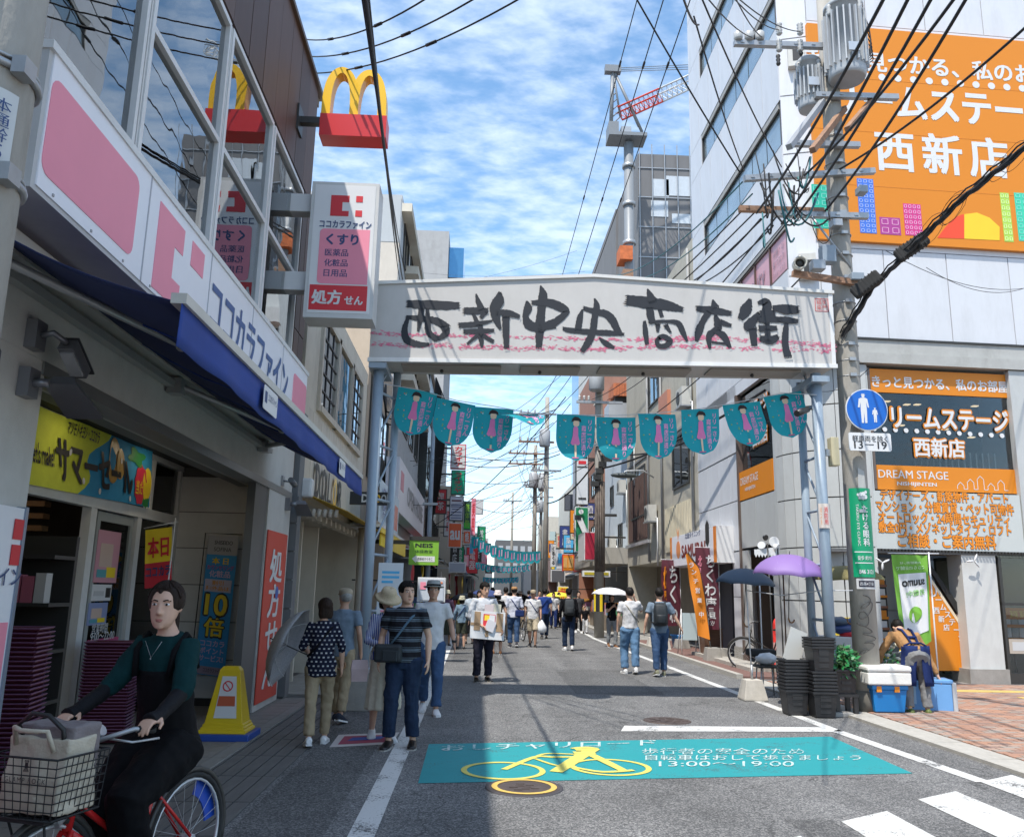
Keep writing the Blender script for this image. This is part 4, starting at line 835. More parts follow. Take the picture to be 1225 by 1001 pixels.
b.add(vs,[(2*k,2*k+2,2*k+3,2*k+1)for k in range(8)],0,True);b.out('paper',P('paper_cream',(.66,.58,.52)),st_)
T(st_,vert('消防用'),RED,SFr,5.12,2.80,.06,.26,d=.008);T(st_,vert('ポスト'),ORANGE,SFr,5.06,2.80,.04,.26,d=-.012)
mb_=thing('meter_box','cream plastic terminal box on the right archway post','box',(5.3,12.1,3.8));MB().box((5.26,12.1,3.55),(5.38,12.25,3.98)).out('case',mat('plastic_cream',(.50,.44,.28),.5,dirt=.2),mb_,bevel=.01);MB().box((5.2,12.15,3.7),(5.27,12.2,3.8)).out('clamp',STEEL,mb_)
sc_=thing('security_camera','black camera on the inner side of the right archway post','camera',(4.95,12.2,4.3));MB().tube([(5.05,12.2,4.42),(4.9,12.15,4.4)],.012,6).out('arm',DARK,sc_);MB().tube([(4.95,12.15,4.4),(4.72,12.0,4.3)],[.045,.05],10).out('camera_body',DARK,sc_)
def clothm(nm,c,k=.45):
 m=bpy.data.materials.new(nm);m.use_nodes=True;n,b=nodes(m);o=n.nodes['Material Output'];t=n.nodes.new('ShaderNodeBsdfTranslucent');x=n.nodes.new('ShaderNodeMixShader');x.inputs[0].default_value=k
 t.inputs[0].default_value=(*c,1);b.inputs['Base Color'].default_value=(*c,1);b.inputs['Roughness'].default_value=.8;n.links.new(b.outputs[0],x.inputs[1]);n.links.new(t.outputs[0],x.inputs[2]);n.links.new(x.outputs[0],o.inputs[0]);return m
BT=clothm('bunting_teal',(.025,.42,.50))
PKL=P('print_pink',(.72,.20,.42),rough=.7);PKD=P('print_rose',(.55,.10,.25),rough=.7);CRM=P('print_cream',(.75,.55,.38),rough=.7)
SPECK=[P('speck_red',(.5,.08,.05)),P('speck_green',(.25,.45,.05)),P('speck_orange',(.65,.30,.10)),P('speck_pale',(.55,.75,.80))]
def flag_shape(w_,h_,n=10):
 return[(-w_/2,0),(w_/2,0),(w_/2,-h_*.48)]+[(w_/2*math.cos(math.pi*k/n),-h_*.48-h_*.52*math.sin(math.pi*k/n))for k in range(1,n)]+[(-w_/2,-h_*.48)]
def make_flag(w_,h_,detail,lab,group,seed=0,BT=BT):
 t=thing('bunting_flag',lab,'flag',(0,0,0),group)
 F0=Fr((0,0,0),(1,0,0));rnd=random.Random(5)
 curve=lambda u,v:.045*math.sin(v*(5+seed)+1+seed*2)+.03*math.cos(u*(6+2*seed)+seed)*(.4-v)-.02
 n=14;m_=12;b=MB();vs=[];
 for k in range(m_+1):
  v=-h_*k/m_;half=w_/2 if-v<h_*.48 else w_/2*math.sqrt(max(0,1-((-v-h_*.48)/(h_*.52))**2))
  half=max(half,.01)
  for i in range(n+1):
   u=-half+2*half*i/n;vs.append(F0.p(u,v,curve(u,v)))
 b.add(vs,[(k*(n+1)+i,(k+1)*(n+1)+i,(k+1)*(n+1)+i+1,k*(n+1)+i+1)for k in range(m_)for i in range(n)],0,True);b.out('flag_cloth',BT,t)
 fn=lambda u,v,d:F0.p(u,v,curve(u,v)+d)
 if detail==0:
  b=MB();b.quad(fn(-.1*w_,-.2*h_,.012),fn(.0*w_,-.2*h_,.012),fn(.04*w_,-.75*h_,.012),fn(-.14*w_,-.75*h_,.012));b.out('printed_flower',PKL,t)
  b=MB();b.quad(fn(.22*w_,-.15*h_,.012),fn(.38*w_,-.15*h_,.012),fn(.34*w_,-.7*h_,.012),fn(.2*w_,-.7*h_,.012));b.out('lettering',P('print_pale',(.7,.6,.75)),t)
  return t
 def shape(pts,m,nm,d=.010):
  b=MB();b.add([fn(u*w_,v*h_,d)for u,v in pts],[tuple(range(len(pts)))]);b.out(nm,m,t)
 shape([(-.11,-.93),(.08,-.93),(.06,-.955),(-.09,-.955)],PKD,'printed_ground')
 shape([(-.035,-.6),(.02,-.6),(.015,-.93),(-.03,-.93)],CRM,'printed_stem')
 shape([(-.07,-.28),(-.01,-.24),(.05,-.28),(.06,-.45),(.11,-.62),(.06,-.66),(-.01,-.64),(-.08,-.66),(-.13,-.62),(-.08,-.45)],PKL,'printed_flower',.013)
 shape([(-.08+.0,-.16),(-.03,-.10),(.03,-.10),(.08,-.16),(.07,-.23),(.0,-.27),(-.07,-.23)],CRM,'printed_bud',.012)
 shape([(-.13,-.17),(-.10,-.08),(-.04,-.04),(.05,-.05),(.11,-.09),(.13,-.16),(.06,-.13),(-.06,-.13)],P('print_dark',(.03,.02,.02),rough=.8),'printed_petals',.015)
 for(cu,body,v0,v1)in((.36,'リリーさん',-.10,-.72),(.20,'商店街通り',-.22,-.90)):
  vs,fs_,cx,cy,W,H=_text_mesh(vert(body),.02,1.0,1.0);b=MB();wu=.13
  b.add([fn((cu+wu*((q.x-cx)/W))*w_,((v0+v1)/2+(v0-v1)*((q.y-cy)/H))*h_,.012)for q in vs],fs_);b.out('lettering',P('print_pinklt',(.75,.33,.55),rough=.7),t)
 k=0
 for _ in range(26):
  u=rnd.uniform(-.42,.10);v=rnd.uniform(-.85,-.08)
  if-.15<u<.12 or(v<-.6 and u<-.32):continue
  s_=rnd.uniform(.012,.03);a=rnd.uniform(0,3.1);k+=1
  b=MB();b.add([fn((u+s_*math.cos(a+q)*(1 if j%2 else.45))*w_,(v+s_*.8*math.sin(a+q)*(1 if j%2 else.45))*h_,.011)for j,q in enumerate([0,.8,1.6,2.4,3.14,3.9,4.7,5.5])],[tuple(range(8))]);b.out('printed_sprig',SPECK[k%4],t)
 return t
FLG='teal scalloped flags hung under the archway'
FY_=12.52;fw_=.70
tops=[(500,467,8),(546,480,8),(591,487,3),(689,497,0),(737,498,0),(786,495,-2),(837,490,-4),(888,481,-8),(936,471,-11)]
proto=None
desc=['first teal flag beside the left archway post','second teal flag from the left archway post','third teal flag, overlapped by the folded one','teal flag right of the gap under the centre of the arch','teal flag in front of the rusty planter and far pole','teal flag between the planter and the pale wall, sixth hung straight','teal flag seventh hung straight, over the grey panels','teal flag next to the last, second from the right archway post','sunlit last teal flag beside the right archway post']
for i,(px,py,a)in enumerate(tops):
 q=PY(px,py,FY_)
 if i<3:o=make_flag(fw_*.86,.70,1,desc[i],FLG,i);protos=(protos if i else[])+[o];proto=o
 else:o=dup(protos[(i*2)%3],label=desc[i])
 o.location=q;o.rotation_euler=(R(random.uniform(-4,4)),R(a),R(random.uniform(-7,7)))
o=dup(proto,label='folded teal flag flipped sideways over the line, fourth from the left');o.location=PY(620,490,12.46);o.rotation_euler=(R(-62),R(-4),R(14))
ln=thing('bunting_line','thin cord carrying the teal flags between the archway posts','cord',(2,11.9,4))
b=MB();b.tube([(-1.45,12.15,4.6)]+[PY(px,py-1,FY_)for px,py,a in tops[:3]]+[PY(640,495,FY_)]+[PY(px,py-1,FY_)for px,py,a in tops[3:]]+[(5.08,12.1,4.62)],.006,5);b.out('cord',P('cord_pale',(.6,.6,.6)),ln)
# ================================================================ WHITE CORNER TOWER (right)
tw=thing('corner_office_building','tall white panelled office building on the right corner with ribbon windows','building',(8,18,0))
XR=6.5;RW=FR(XR)
YN,YFAR,TOP=16.6,24.3,27.0
WALLB=mat('wall_joint_dark',(.10,.10,.11),.8)
ang=R(3);FD=Fr((7.12,16.42,0),(math.cos(ang),math.sin(ang),0))
def fnt(px,py):return FD.uv(px,py)
b=MB();b.box((6.62,17.0,6.6),(7.2,24.2,TOP));b.box((7.0,23.0,0),(19,24.2,TOP));b.fbox(FD,.02,12,6.7,TOP,-7,-.08);b.fbox(RW,-24.2,-20.45,2.7,6.6,-3,-.09);b.out('core_wall',WALLB,tw)
LEDG0=mat('head_beige',(.33,.32,.30),.6,.1,3,dirt=.3)
bands=[(8.5,9.6),(11.42,12.5),(14.35,15.35),(17.25,18.25),(20.1,21.1),(23,24)]
zs=[6.65,8.5];rects=[]
cols=[-24.3,-23.45]+[-23.45+(.955*k)for k in range(1,8)]
cols=[-24.3,-23.2,-22.1,-21.0,-19.9,-18.8,-17.7,-16.62]
lo=6.9
for(z0,z1)in bands+[(TOP,TOP)]:
 for a,c in zip(cols,cols[1:]):
  if z0-lo>.3:rects.append((a+.012,c-.012,lo+.012,z0-.012))
 rects.append((cols[0]+.008,-23.0,z0+.003,z1-.003))if z0<TOP else None
 lo=z1
rects=[q for q in rects if q]
pieces('wall_panel',RW,rects,-.08,0,TOWER,tw)
cl=[-24.3,-23.3,-22.25,-21.2]
pieces('wall_panel',RW,[(a+.008,c-.008,z0+.008,z1-.008)for a,c in zip(cl,cl[1:])for z0,z1 in((2.75,3.95),(3.96,5.15),(5.18,6.9))]+[(-21.19,-20.5,z0+.008,z1-.008)for z0,z1 in((1.6,2.7),(2.72,3.95),(3.96,5.15),(5.18,6.9),(.4,1.6))],-.08,0.0,TOWER,tw)
for bi,(z0,z1)in enumerate(bands):
 PK=bi==0
 f=MB();f.fbox(RW,-22.99,-16.75,z1-.16,z1-.14,-.35,-.05);f.fbox(RW,-22.99,-16.75,z0+.003,z0+.05,-.3,-.02);f.fbox(RW,-22.99,-22.93,z0,z1,-.33,-.02)
 for k in range(1,6):f.fbox(RW,-22.96+1.04*k-.025,-22.96+1.04*k+.025,z0,z1,-.25,-.12 if not PK else-.02)
 MB().fbox(RW,-22.99,-16.75,z1-.14,z1-.003,-.35,-.01).out('window_head',LEDG0,tw)
 wf=f.out('ribbon_window',DARK if not PK else mat('frame_brown',(.10,.06,.05),.5),tw)
 for k in range(6):
  if PK:MB().fbox(RW,-22.93+1.04*k,-22.93+1.04*k+.99,z0+.05,z1-.16,-.1,-.06).out('pink_film',P('film_pink',(.62,.33,.38),rough=.3),wf)
  else:MB().fbox(RW,-22.93+1.04*k,-22.93+1.04*k+.99,z0+.05,z1-.16,-.09,-.08).out('pane',mat('tower_glass',(.34,.43,.48),.15,.2,1.2,metal=.6),wf)
 if not PK:MB().fbox(RW,-22.9,-16.8,z0,z1-.1,-.9,-.85).out('blind',mat('blind_grey',(.35,.37,.38),.7),wf)
 else:
  GT_=P('film_grey',(.30,.20,.25))
  T(wf,'Beauty',GT_,RW,-18.9,z0+.42,1.5,.62,d=-.04,bold=.0);T(wf,'店舗・2F',GT_,RW,-17.25,z0+.70,.7,.16,d=-.04,bold=.0);T(wf,'まつエク',GT_,RW,-17.25,z0+.45,.7,.16,d=-.04);T(wf,'ネイル・エステ',GT_,RW,-17.25,z0+.2,.75,.14,d=-.04)
CHF=Fr((6.5,16.6,0),V((FD.o.x-6.5,FD.o.y-16.6,0)))
L_=math.hypot(FD.o.x-6.5,FD.o.y-16.6)
pieces('corner_panel',CHF,[(.01,L_-.01,z0+.01,z0+1.40)for z0 in[6.9+1.42*k for k in range(14)]],-.07,0,TOWER,tw)
MB().fbox(CHF,.0,L_,6.7,TOP,-.3,-.075).out('corner_core',WALLB,tw)
for z in(8.2,13.2):
 MB().fbox(CHF,.20,.55,z,z+.55,.0,.16).out('vent_hood',mat('hood_white',(.55,.54,.50),.5,dirt=.3),tw);MB().fbox(CHF,.3,.5,z+.12,z+.40,.16,.165).out('vent_opening',DARK,tw)
fc=[0,1.42,2.84,4.26,5.68,7.1,8.5];rects=[]
for z0,z1 in((6.95,8.95),(14.4,16.3),(16.32,18.3),(18.32,20.3),(20.32,22.4)):
 for a,c in zip(fc,fc[1:]):rects.append((a+.01,c-.01,z0+.01,z1-.01))
pieces('facade_panel',FD,rects,-.07,0,TOWER,tw)
MB().fbox(FD,0,8.6,8.96,14.4,-.07,-.005).out('sign_backing',TOWER,tw)
MB().box((6.5,16.65,6.6),(6.95,24.25,6.9)).out('string_course',TOWER,tw)
LEDG=mat('ledge_grey',(.40,.40,.38),.7,.1,4,.15,60,dirt=.5)
b=MB();b.fbox(FD,-.3,8.6,6.40,6.62,-.5,.10);b.fbox(FD,-.28,8.6,6.64,6.92,-.4,.03);b.out('ledge',LEDG,tw)
MB().fbox(FD,-.32,8.6,6.92,6.96,-.4,.06).out('ledge_flashing',DARK,tw)
bb=thing('orange_billboard','huge orange billboard with white lettering and rainbow houses on the tower','billboard',FD.p(4,9))
OB=P('billboard_orange',(.66,.215,.006),rough=.5,var=.025,sc=.6)
(u0,z1),(u1,_)=fnt(963,31),fnt(1225,52);z0=fnt(963,287)[1];U1=7.9
MB().fbox(FD,u0,U1,z0,z1,.0,.10).out('billboard_face',OB,bb)
b=MB()
for k in range(1,4):b.fbox(FD,u0,U1,z0+(z1-z0)*k/4-.006,z0+(z1-z0)*k/4+.006,.1,.103)
b.out('seam',P('seam_orange',(.62,.20,.01)),bb)
def brow(text,px0,px1,py,hpx,m=WHITE,bold=.03,d=.104,fr=FD,parent=None,ext=0):
 ua,va=fr.uv(px0,py);ub,vb=fr.uv(px1,py);v0=fr.uv((px0+px1)/2,py+hpx/2)[1];v1=fr.uv((px0+px1)/2,py-hpx/2)[1]
 return T(parent,text,m,fr,(ua+ub)/2,(v0+v1)/2,ub-ua,v1-v0,d=d,bold=bold,ext=ext)
uc,vc=fnt(1068,75)
ch=(fnt(1160,85)[0]-fnt(1047,76)[0])/4.5
um,vm=fnt(1047,77);T(bb,'きっと見つかる、私のお部屋',WHITE,FD,um+ch*3.0,vm-.02,ch*12.9,.50,d=.106,bold=.035)
ch2=(fnt(1168,132)[0]-fnt(1092,126)[0])/2;um,vm=fnt(1092,126);T(bb,'ドリームステージ',WHITE,FD,um+ch2*.5,vm-.02,ch2*7.9,.84,d=.106,bold=.045)
a_,v_=fnt(1067,182);c_,_=fnt(1180,189);T(bb,'西新店',WHITE,FD,(a_+c_)/2,v_-.03,(c_-a_)*1.40,1.0,d=.106,bold=.035,sp=1.28)
b=MB();ud,vd=fnt(1071,97);dd_=fnt(1089.7,98)[0]-ud
for k in range(-5,16):
 c=ud+dd_*k;MB().fpoly(FD,[(c+.085*math.cos(R(24*j)),vd-.01+.085*math.sin(R(24*j)))for j in range(15)],.1,.106).out('printed_dot',WHITE,bb)
def bbuild(px0,py0,px1,py1,m,nm='printed_building',win=None,wm=None):
 a,v1=fnt(px0,py0);c,v0=fnt(px1,py1);MB().fbox(FD,a,c,v0,v1,.1,.105).out(nm,m,bb)
 if win:
  b=MB();nx,ny=win
  for i in range(nx):
   for j in range(ny):
    x=a+(c-a)*(i+.5)/nx;z=v0+(v1-v0)*(j+.5)/ny;sx=(c-a)/nx*.32;sz=(v1-v0)/ny*.32;t_=.012
    for q in((x-sx,x+sx,z-sz,z-sz+t_),(x-sx,x+sx,z+sz-t_,z+sz),(x-sx,x-sx+t_,z-sz,z+sz),(x+sx-t_,x+sx,z-sz,z+sz)):b.fbox(FD,*q,.105,.109)
  o=b.out('printed_windows',wm,bb)
bbuild(968,223,1000,277,P('rb_green',(.02,.42,.28)),win=(3,6),wm=P('rb_palegreen',(.25,.65,.55)))
bbuild(1022,216,1046,282,P('rb_blue',(.06,.17,.62)),win=(3,11),wm=P('rb_paleblue',(.4,.5,.85)))
bbuild(1049,262,1075,284,P('rb_plum',(.38,.05,.25)),win=(2,2),wm=P('rb_pinkline',(.8,.4,.6)));bbuild(1077,246,1101,285,P('rb_pink',(.60,.04,.22)),win=(4,6),wm=P('rb_pinkline',(.8,.4,.6)))
b=MB();pts=[fnt(1118,287),fnt(1150,288),fnt(1150,259)]+[fnt(1118+32*t,287-28*math.sin(t*1.57))for t in(.9,.7,.5,.3,.15)];b.fpoly(FD,pts,.1,.105);b.out('printed_dome',P('rb_redorange',(.78,.07,.02)),bb)
b=MB();pts=[fnt(1150,288),fnt(1192,290),fnt(1192,262+12),fnt(1180,263),fnt(1165,257),fnt(1150,259)];b.fpoly(FD,pts,.1,.1055);b.out('printed_dome',P('rb_yellow',(.80,.55,.02)),bb)
bbuild(1192,233,1209,292,P('rb_yellowgreen',(.40,.62,.08)),win=(2,8),wm=P('rb_paleyg',(.7,.85,.4)));bbuild(1209,233,1240,292,P('rb_tealgreen',(.05,.55,.35)),win=(3,8),wm=P('rb_palegreen',(.25,.65,.55)))
LG=mat('lower_stone',(.47,.48,.47),.5,.05,2,.06,50,dirt=.25)
wn_=thing('agency_window_sign','big dark agency window with orange bands and outlined lettering above the entrance','sign',FD.p(2.5,4))
wu0,wz1=fnt(1040,441);wu1,_=fnt(1208,449);wz0=fnt(1125,587)[1];tz0=fnt(1125,658)[1];tu0=fnt(1044,620)[0];tu1=fnt(1221,620)[0]
wz1=6.32
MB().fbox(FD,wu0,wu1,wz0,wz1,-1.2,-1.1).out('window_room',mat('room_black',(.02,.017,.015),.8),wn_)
b=MB()
for k in range(14):b.fbox(FD,wu0+1.3+k*.14,wu0+1.33+k*.14,wz0,wz0+.95,-.8,-.77)
b.out('blind_slat',mat('blind_pale',(.4,.42,.42)),wn_)
for k,(px,py)in enumerate(((1060,467),(1087,470),(1112,474),(1125,474),(1105,500),(1197,476),(1160,505),(1193,515))):
 u,v=fnt(px,py);MB().fbox(FD,u-.06,u+.06,v-.0,v+.02,-.9,-.8).out('ceiling_lamp',mat('lamp_dim',(.9,.8,.6),.5,0,emit=((1,.75,.45),.7)),wn_)
MB().fbox(FD,wu0,wu1,wz0,wz1,-.10,-.09).out('glazing',GLASSC,wn_)
MB().fbox(FD,wu0,wu1,wz1-.50,wz1,-.089,-.06).out('orange_band',OB,wn_);MB().fbox(FD,wu0,wu1+.05,wz0,wz0+.50,-.089,-.06).out('orange_band',OB,wn_)
frm=MB();frm.fbox(FD,wu1,wu1+.09,wz0-.05,wz1,-.15,.01);frm.fbox(FD,wu0-.05,wu0,wz0,wz1,-.15,.0);frm.out('window_frame',mat('frame_bronze',(.16,.12,.10),.4,metal=.4),wn_)
um=(wu0+wu1)/2
T(wn_,'きっと見つかる、私のお部屋',WHITE,FD,um+.02,wz1-.27,(wu1-wu0)*.97,.26,d=-.055,bold=.035)
T(wn_,'ドリームステージ',OB,FD,um+.0,fnt(1120,500)[1],(wu1-wu0)*.97,.52,d=-.07,bold=.11);T(wn_,'ドリームステージ',WHITE,FD,um,fnt(1120,500)[1],(wu1-wu0)*.94,.45,d=-.06,bold=.035)
ux,vx=fnt(1126,535);T(wn_,'西新店',OB,FD,ux,vx,1.16,.46,d=-.07,bold=.10);T(wn_,'西新店',WHITE,FD,ux,vx,1.10,.40,d=-.06,bold=.035)
b=MB()
for k in range(13):
 u,v=fnt(1048+12.8*k,512+.7*k);MB().fpoly(FD,[(u+.05*math.cos(R(36*j)),v+.05*math.sin(R(36*j)))for j in range(10)],-.085,-.07).out('printed_dot',WHITE,wn_)
T(wn_,'DREAM STAGE',WHITE,FD,wu0+.82,wz0+.32,1.5,.17,d=-.055,bold=.012);T(wn_,'NISHIJINTEN',WHITE,FD,wu0+.88,wz0+.12,.85,.10,d=-.055,bold=.03)
b=MB();hx=wu0+1.75
for k in range(5):
 x=hx+k*.22;h=.13+.07*(k%3)
 for p_,q_ in(((x,.06),(x,h)),((x,h),(x+.07,h+.07)),((x+.07,h+.07),(x+.14,h)),((x+.14,h),(x+.14,.06)),((x+.14,.06),(x+.22,.06))):
  dx_,dz_=q_[0]-p_[0],q_[1]-p_[1];l_=math.hypot(dx_,dz_);nx,nz=-dz_/l_*.006,dx_/l_*.006
  b.add([FD.p(p_[0]+nx,wz0+p_[1]+nz,-.056),FD.p(q_[0]+nx,wz0+q_[1]+nz,-.056),FD.p(q_[0]-nx,wz0+q_[1]-nz,-.056),FD.p(p_[0]-nx,wz0+p_[1]-nz,-.056)],[(0,1,2,3)])
b.out('house_outline',WHITE,wn_)
tb=thing('agency_text_board','pale board of orange outlined property terms under the agency window','sign',FD.p(2.5,3))
MB().fbox(FD,tu0,tu1,tz0,wz0-.04,-.08,.03).out('board_face',P('board_pale',(.50,.52,.50),rough=.4,var=.05,sc=1.5),tb)
TXO=P('txt_outline_orange',(.78,.25,.01));TXB=P('txt_dark',(.10,.05,.02))
for s_,py,x0_,x1_,h in(('デザイナーズ・新築物件・アパート',594,1052,1204,13),('マンション・分譲賃貸・ペット可物件',607.5,1047,1211,14),('オートロック・24時間セキュリティ',620.5,1050,1206,14),('敷金0円・メゾネットタイプ・ロフト',632.5,1050,1208,13.5),('ご相談・ご案内無料',647.5,1073,1190,17)):
 brow(s_,x0_-.5,x1_+.5,py,h+1,TXB,.075,.034,FD,tb);brow(s_,x0_,x1_,py,h,TXO,.035,.040,FD,tb)
MB().fbox(FD,tu1+.02,tu1+.55,tz0-.1,6.38,-.1,.05).out('corner_pier',LG,tw);MB().fbox(FD,wu0-.60,wu0-.06,2.6,6.38,-.15,-.0).out('pier_panel',LG,tw)
MB().fbox(FD,-.1,8.6,2.52,tz0-.01,-.6,.0).out('lintel',mat('lintel_dark',(.12,.12,.12),.6),tw)
b=MB()
for k in range(46):b.fbox(FD,.85+.07*k,.89+.07*k,tz0-.035,tz0-.005,.0,.06)
b.out('awning_slot',DARK,tw)
ctr=V((7.95,17.85,0));rad=1.45;b=MB()
segs=7;angs=[R(180+(90*k/segs))for k in range(segs+1)]
def arcp(k,z,r=rad):return V((ctr.x+r*math.cos(angs[k]),ctr.y+r*math.sin(angs[k])*.98,z))
for z0,z1 in((.42,1.55),(1.56,2.62),(2.63,3.62),(3.63,4.6),(4.61,5.55),(5.56,6.38)):
 for k in range(0,segs):
  q=MB();g=R(.25)
  pts=[]
  a0,a1=angs[k]+g,angs[k+1]-g
  P4=[V((ctr.x+r*math.cos(a),ctr.y+r*math.sin(a)*.98,z))for r in(rad,rad-.06)for a,z in((a0,z0+.008),(a1,z0+.008),(a1,z1-.008),(a0,z1-.008))]
  q.add(P4,[(0,1,2,3),(7,6,5,4),(0,4,5,1),(1,5,6,2),(2,6,7,3),(3,7,4,0)]);q.out('curved_panel',LG,tw)
b=MB();b.ring([[V((ctr.x+(rad-.05)*math.cos(a),ctr.y+(rad-.05)*math.sin(a)*.98,z))for a in angs]+[V((8.6,18.2,z)),V((6.7,18.6,z))]for z in(0,6.4)],True,0,False);b.out('corner_core',WALLB,tw)
b=MB();b.ring([[V((ctr.x+(rad+.012)*math.cos(a),ctr.y+(rad+.012)*math.sin(a)*.98,z))for a in angs]+[V((8.6,18.2,z)),V((6.7,18.6,z))]for z in(0,.42)],True,0,False);b.out('plinth',CONC,tw)
MB().fbox(RW,-18.0,-17.85,0,6.6,-.1,.0).out('corner_trim',LG,tw)
bw=thing('agency_side_window','side window with small orange DREAM STAGE band beside the curved wall','sign',(6.5,19.2,4));
MB().fbox(RW,-20.35,-18.1,4.05,6.5,-.9,-.8).out('window_room',INT,bw)
for k in range(9):MB().fbox(RW,-20.3+k*.24,-20.2+k*.24,4.3,6.5,-.4,-.38).out('blind_slat',mat('blind_pale',(.4,.42,.42)),bw)
MB().fbox(RW,-20.35,-18.1,4.55,6.5,-.1,-.09).out('pane',GLASS,bw);MB().fbox(RW,-20.4,-18.05,3.92,4.62,-.10,.01).out('orange_band',OB,bw)
MB().fbox(RW,-20.5,-20.4,0,6.6,-.1,.04).out('bronze_post',mat('frame_bronze',(.16,.12,.10)),tw)
T(bw,'DREAM STAGE',WHITE,RW,-19.65,4.37,1.3,.19,d=.014,bold=.015);T(bw,'NISHIJINTEN',WHITE,RW,-19.6,4.14,.75,.11,d=.014,bold=.03)
T(bw,'西新店',OB,RW,-19.0,5.3,1.1,.46,d=-.07,bold=.1);T(bw,'西新店',WHITE,RW,-19.0,5.3,1.05,.4,d=-.06,bold=.04)
T(bw,'ステージ',OB,RW,-19.0,6.05,1.3,.4,d=-.07,bold=.1);T(bw,'ステージ',WHITE,RW,-19.0,6.05,1.25,.36,d=-.06,bold=.04)
pieces('lower_panel',RW,[(a+.008,c-.008,z0+.008,z1-.008)for a,c in((-20.4,-19.3),(-19.3,-18.0))for z0,z1 in((2.75,3.9),)]+[(-20.4,-20.0,.4,2.7),(-18.3,-18.0,.4,2.7)],-.08,0,LG,tw)
MB().fbox(RW,-20.4,-18.0,0,2.75,-1.0,-.9).out('recess_wall',mat('recess_beige',(.36,.34,.30),.8,dirt=.3),tw)
MB().fbox(RW,-20.35,-18.05,3.0,3.6,-.6,-.3).out('ceiling_box',INT,tw)
b=MB();b.fbox(RW,-21.2,-20.5,.05,.4,-.08,.03);b.fbox(RW,-18.3,-18.0,.0,.4,-.08,.03);b.out('plinth',CONC,tw)
b=MB();b.fbox(FD,.8,8,.0,2.55,-3.6,-3.5);b.out('entrance_back_wall',mat('entrance_wall_grey',(.33,.33,.31),.7,dirt=.2),tw)
MB().fbox(FD,.8,8.5,-.02,.045,-3.6,-.0).out('entrance_floor',mat('entrance_floor_grey',(.30,.28,.26),.6,dirt=.2),tw)
MB().fbox(FD,1.75,2.55,.0,2.52,-2.0,-1.9).out('partition_panel',mat('entrance_wall_grey',(.33,.33,.31)),tw)
pieces('lobby_panel',FD,[(1.72,2.62,.1,1.36),(1.72,2.62,1.40,2.5)],-1.9,-1.86,mat('lobby_panel_grey',(.45,.45,.43),.6,dirt=.2),tw)
cu0=fnt(1150,700)[0];cu1=fnt(1191,700)[0]
MB().fbox(FD,cu0+.06,cu1+.06,.32,2.52,-.5,-.02).out('entrance_column',mat('column_white',(.56,.56,.54),.6,.06,3,.05,40,dirt=.25),tw);MB().fbox(FD,cu0+.0,cu1+.10,.0,.32,-.55,.04).out('column_base',CONC,tw)
dw0=cu1+.10;b=MB();b.fbox(FD,dw0,dw0+.06,.2,2.5,-.1,.0);b.fbox(FD,dw0,dw0+4,.04,.25,-.1,.0);b.fbox(FD,dw0+2.2,dw0+2.26,.2,2.5,-.1,0);b.fbox(FD,dw0,dw0+4,1.55,1.60,-.1,-.0)
b.out('display_window_frame',DARK,tw);MB().fbox(FD,dw0+.06,dw0+4,.25,2.5,-.06,-.05).out('pane',GLASSC,tw);MB().fbox(FD,dw0,dw0+4,0,2.5,-2.2,-2.1).out('office_wall',mat('office_wall_green',(.14,.15,.12),.7),tw)
MB().fbox(FD,dw0,8.5,2.48,2.55,-2.2,.0).out('office_ceiling',mat('office_wall_green',(.14,.15,.12)),tw)
rk=thing('leaflet_rack','orange edged rack of white leaflets in the display window','rack',FD.p(dw0+.3,1))
for z,m_ in((1.50,OB),(1.18,OB),(.92,OB)):MB().fbox(FD,dw0+.08,dw0+1.5,z-.06,z+.0,-.16,-.08).out('shelf_edge',m_,rk)
MB().fbox(FD,dw0+.08,dw0+1.5,1.28,1.49,-.16,-.10).out('header_board',OB,rk)
T(rk,'賃貸',YEL,FD,dw0+.4,1.39,.4,.14,d=-.095)
for z in(.95,1.22-.02):
 for k in range(9):MB().fbox(FD,dw0+.10+k*.15,dw0+.23+k*.15,z-.02+.0,z+.19-.0*k,-.14,-.12).out('leaflet',[WHITE,P('leaflet_grey',(.45,.45,.42)),WHITE][k%3],rk)
chn=thing('display_chair','brown chair standing behind the lower display window pane','chair',FD.p(dw0+.6,.3,-.7))
MB().fbox(FD,dw0+.15,dw0+.65,.60,.66,-1.0,-.6).out('seat',P('chair_brown',(.20,.13,.11)),chn);MB().fbox(FD,dw0+.12,dw0+.66,.72,.98,-1.05,-1.0).out('backrest',P('chair_brown',(.2,.13,.11)),chn)
for du in(.18,.6):
 for dd in(-.95,-.62):MB().tube([FD.p(dw0+du,.62,dd),FD.p(dw0+du+.05,.1,dd)],.012,5).out('leg',STEEL,chn)
pp=thing('display_poster','cream notice sheet on the lower pane of the display window','poster',FD.p(dw0+.3,.9));poster(pp,FD,dw0+.1,dw0+.75,.62,.90,-.048,P('notice_cream',(.42,.36,.30)),[(.1,.5,.2,.8,P('grey_print',(.5,.5,.5))),(.6,.9,.5,.8,P('poster_skin',(.6,.45,.38)))])
stp=thing('stair_side_sign','sloping orange panel with ドリームステージ西新店 beside the agency stairs','sign',FD.p(2,.5))
SGF=Fr(FD.p(0,0,-.3),FD.r)
def sp_(px,py):return SGF.uv(px,py)
b=MB();b.fpoly(SGF,[sp_(1108,682),sp_(1112,690),sp_(1150,745),sp_(1158,765),sp_(1160,802),sp_(1108,802),sp_(1105,690)],-.04,0);b.out('orange_panel',OB,stp)
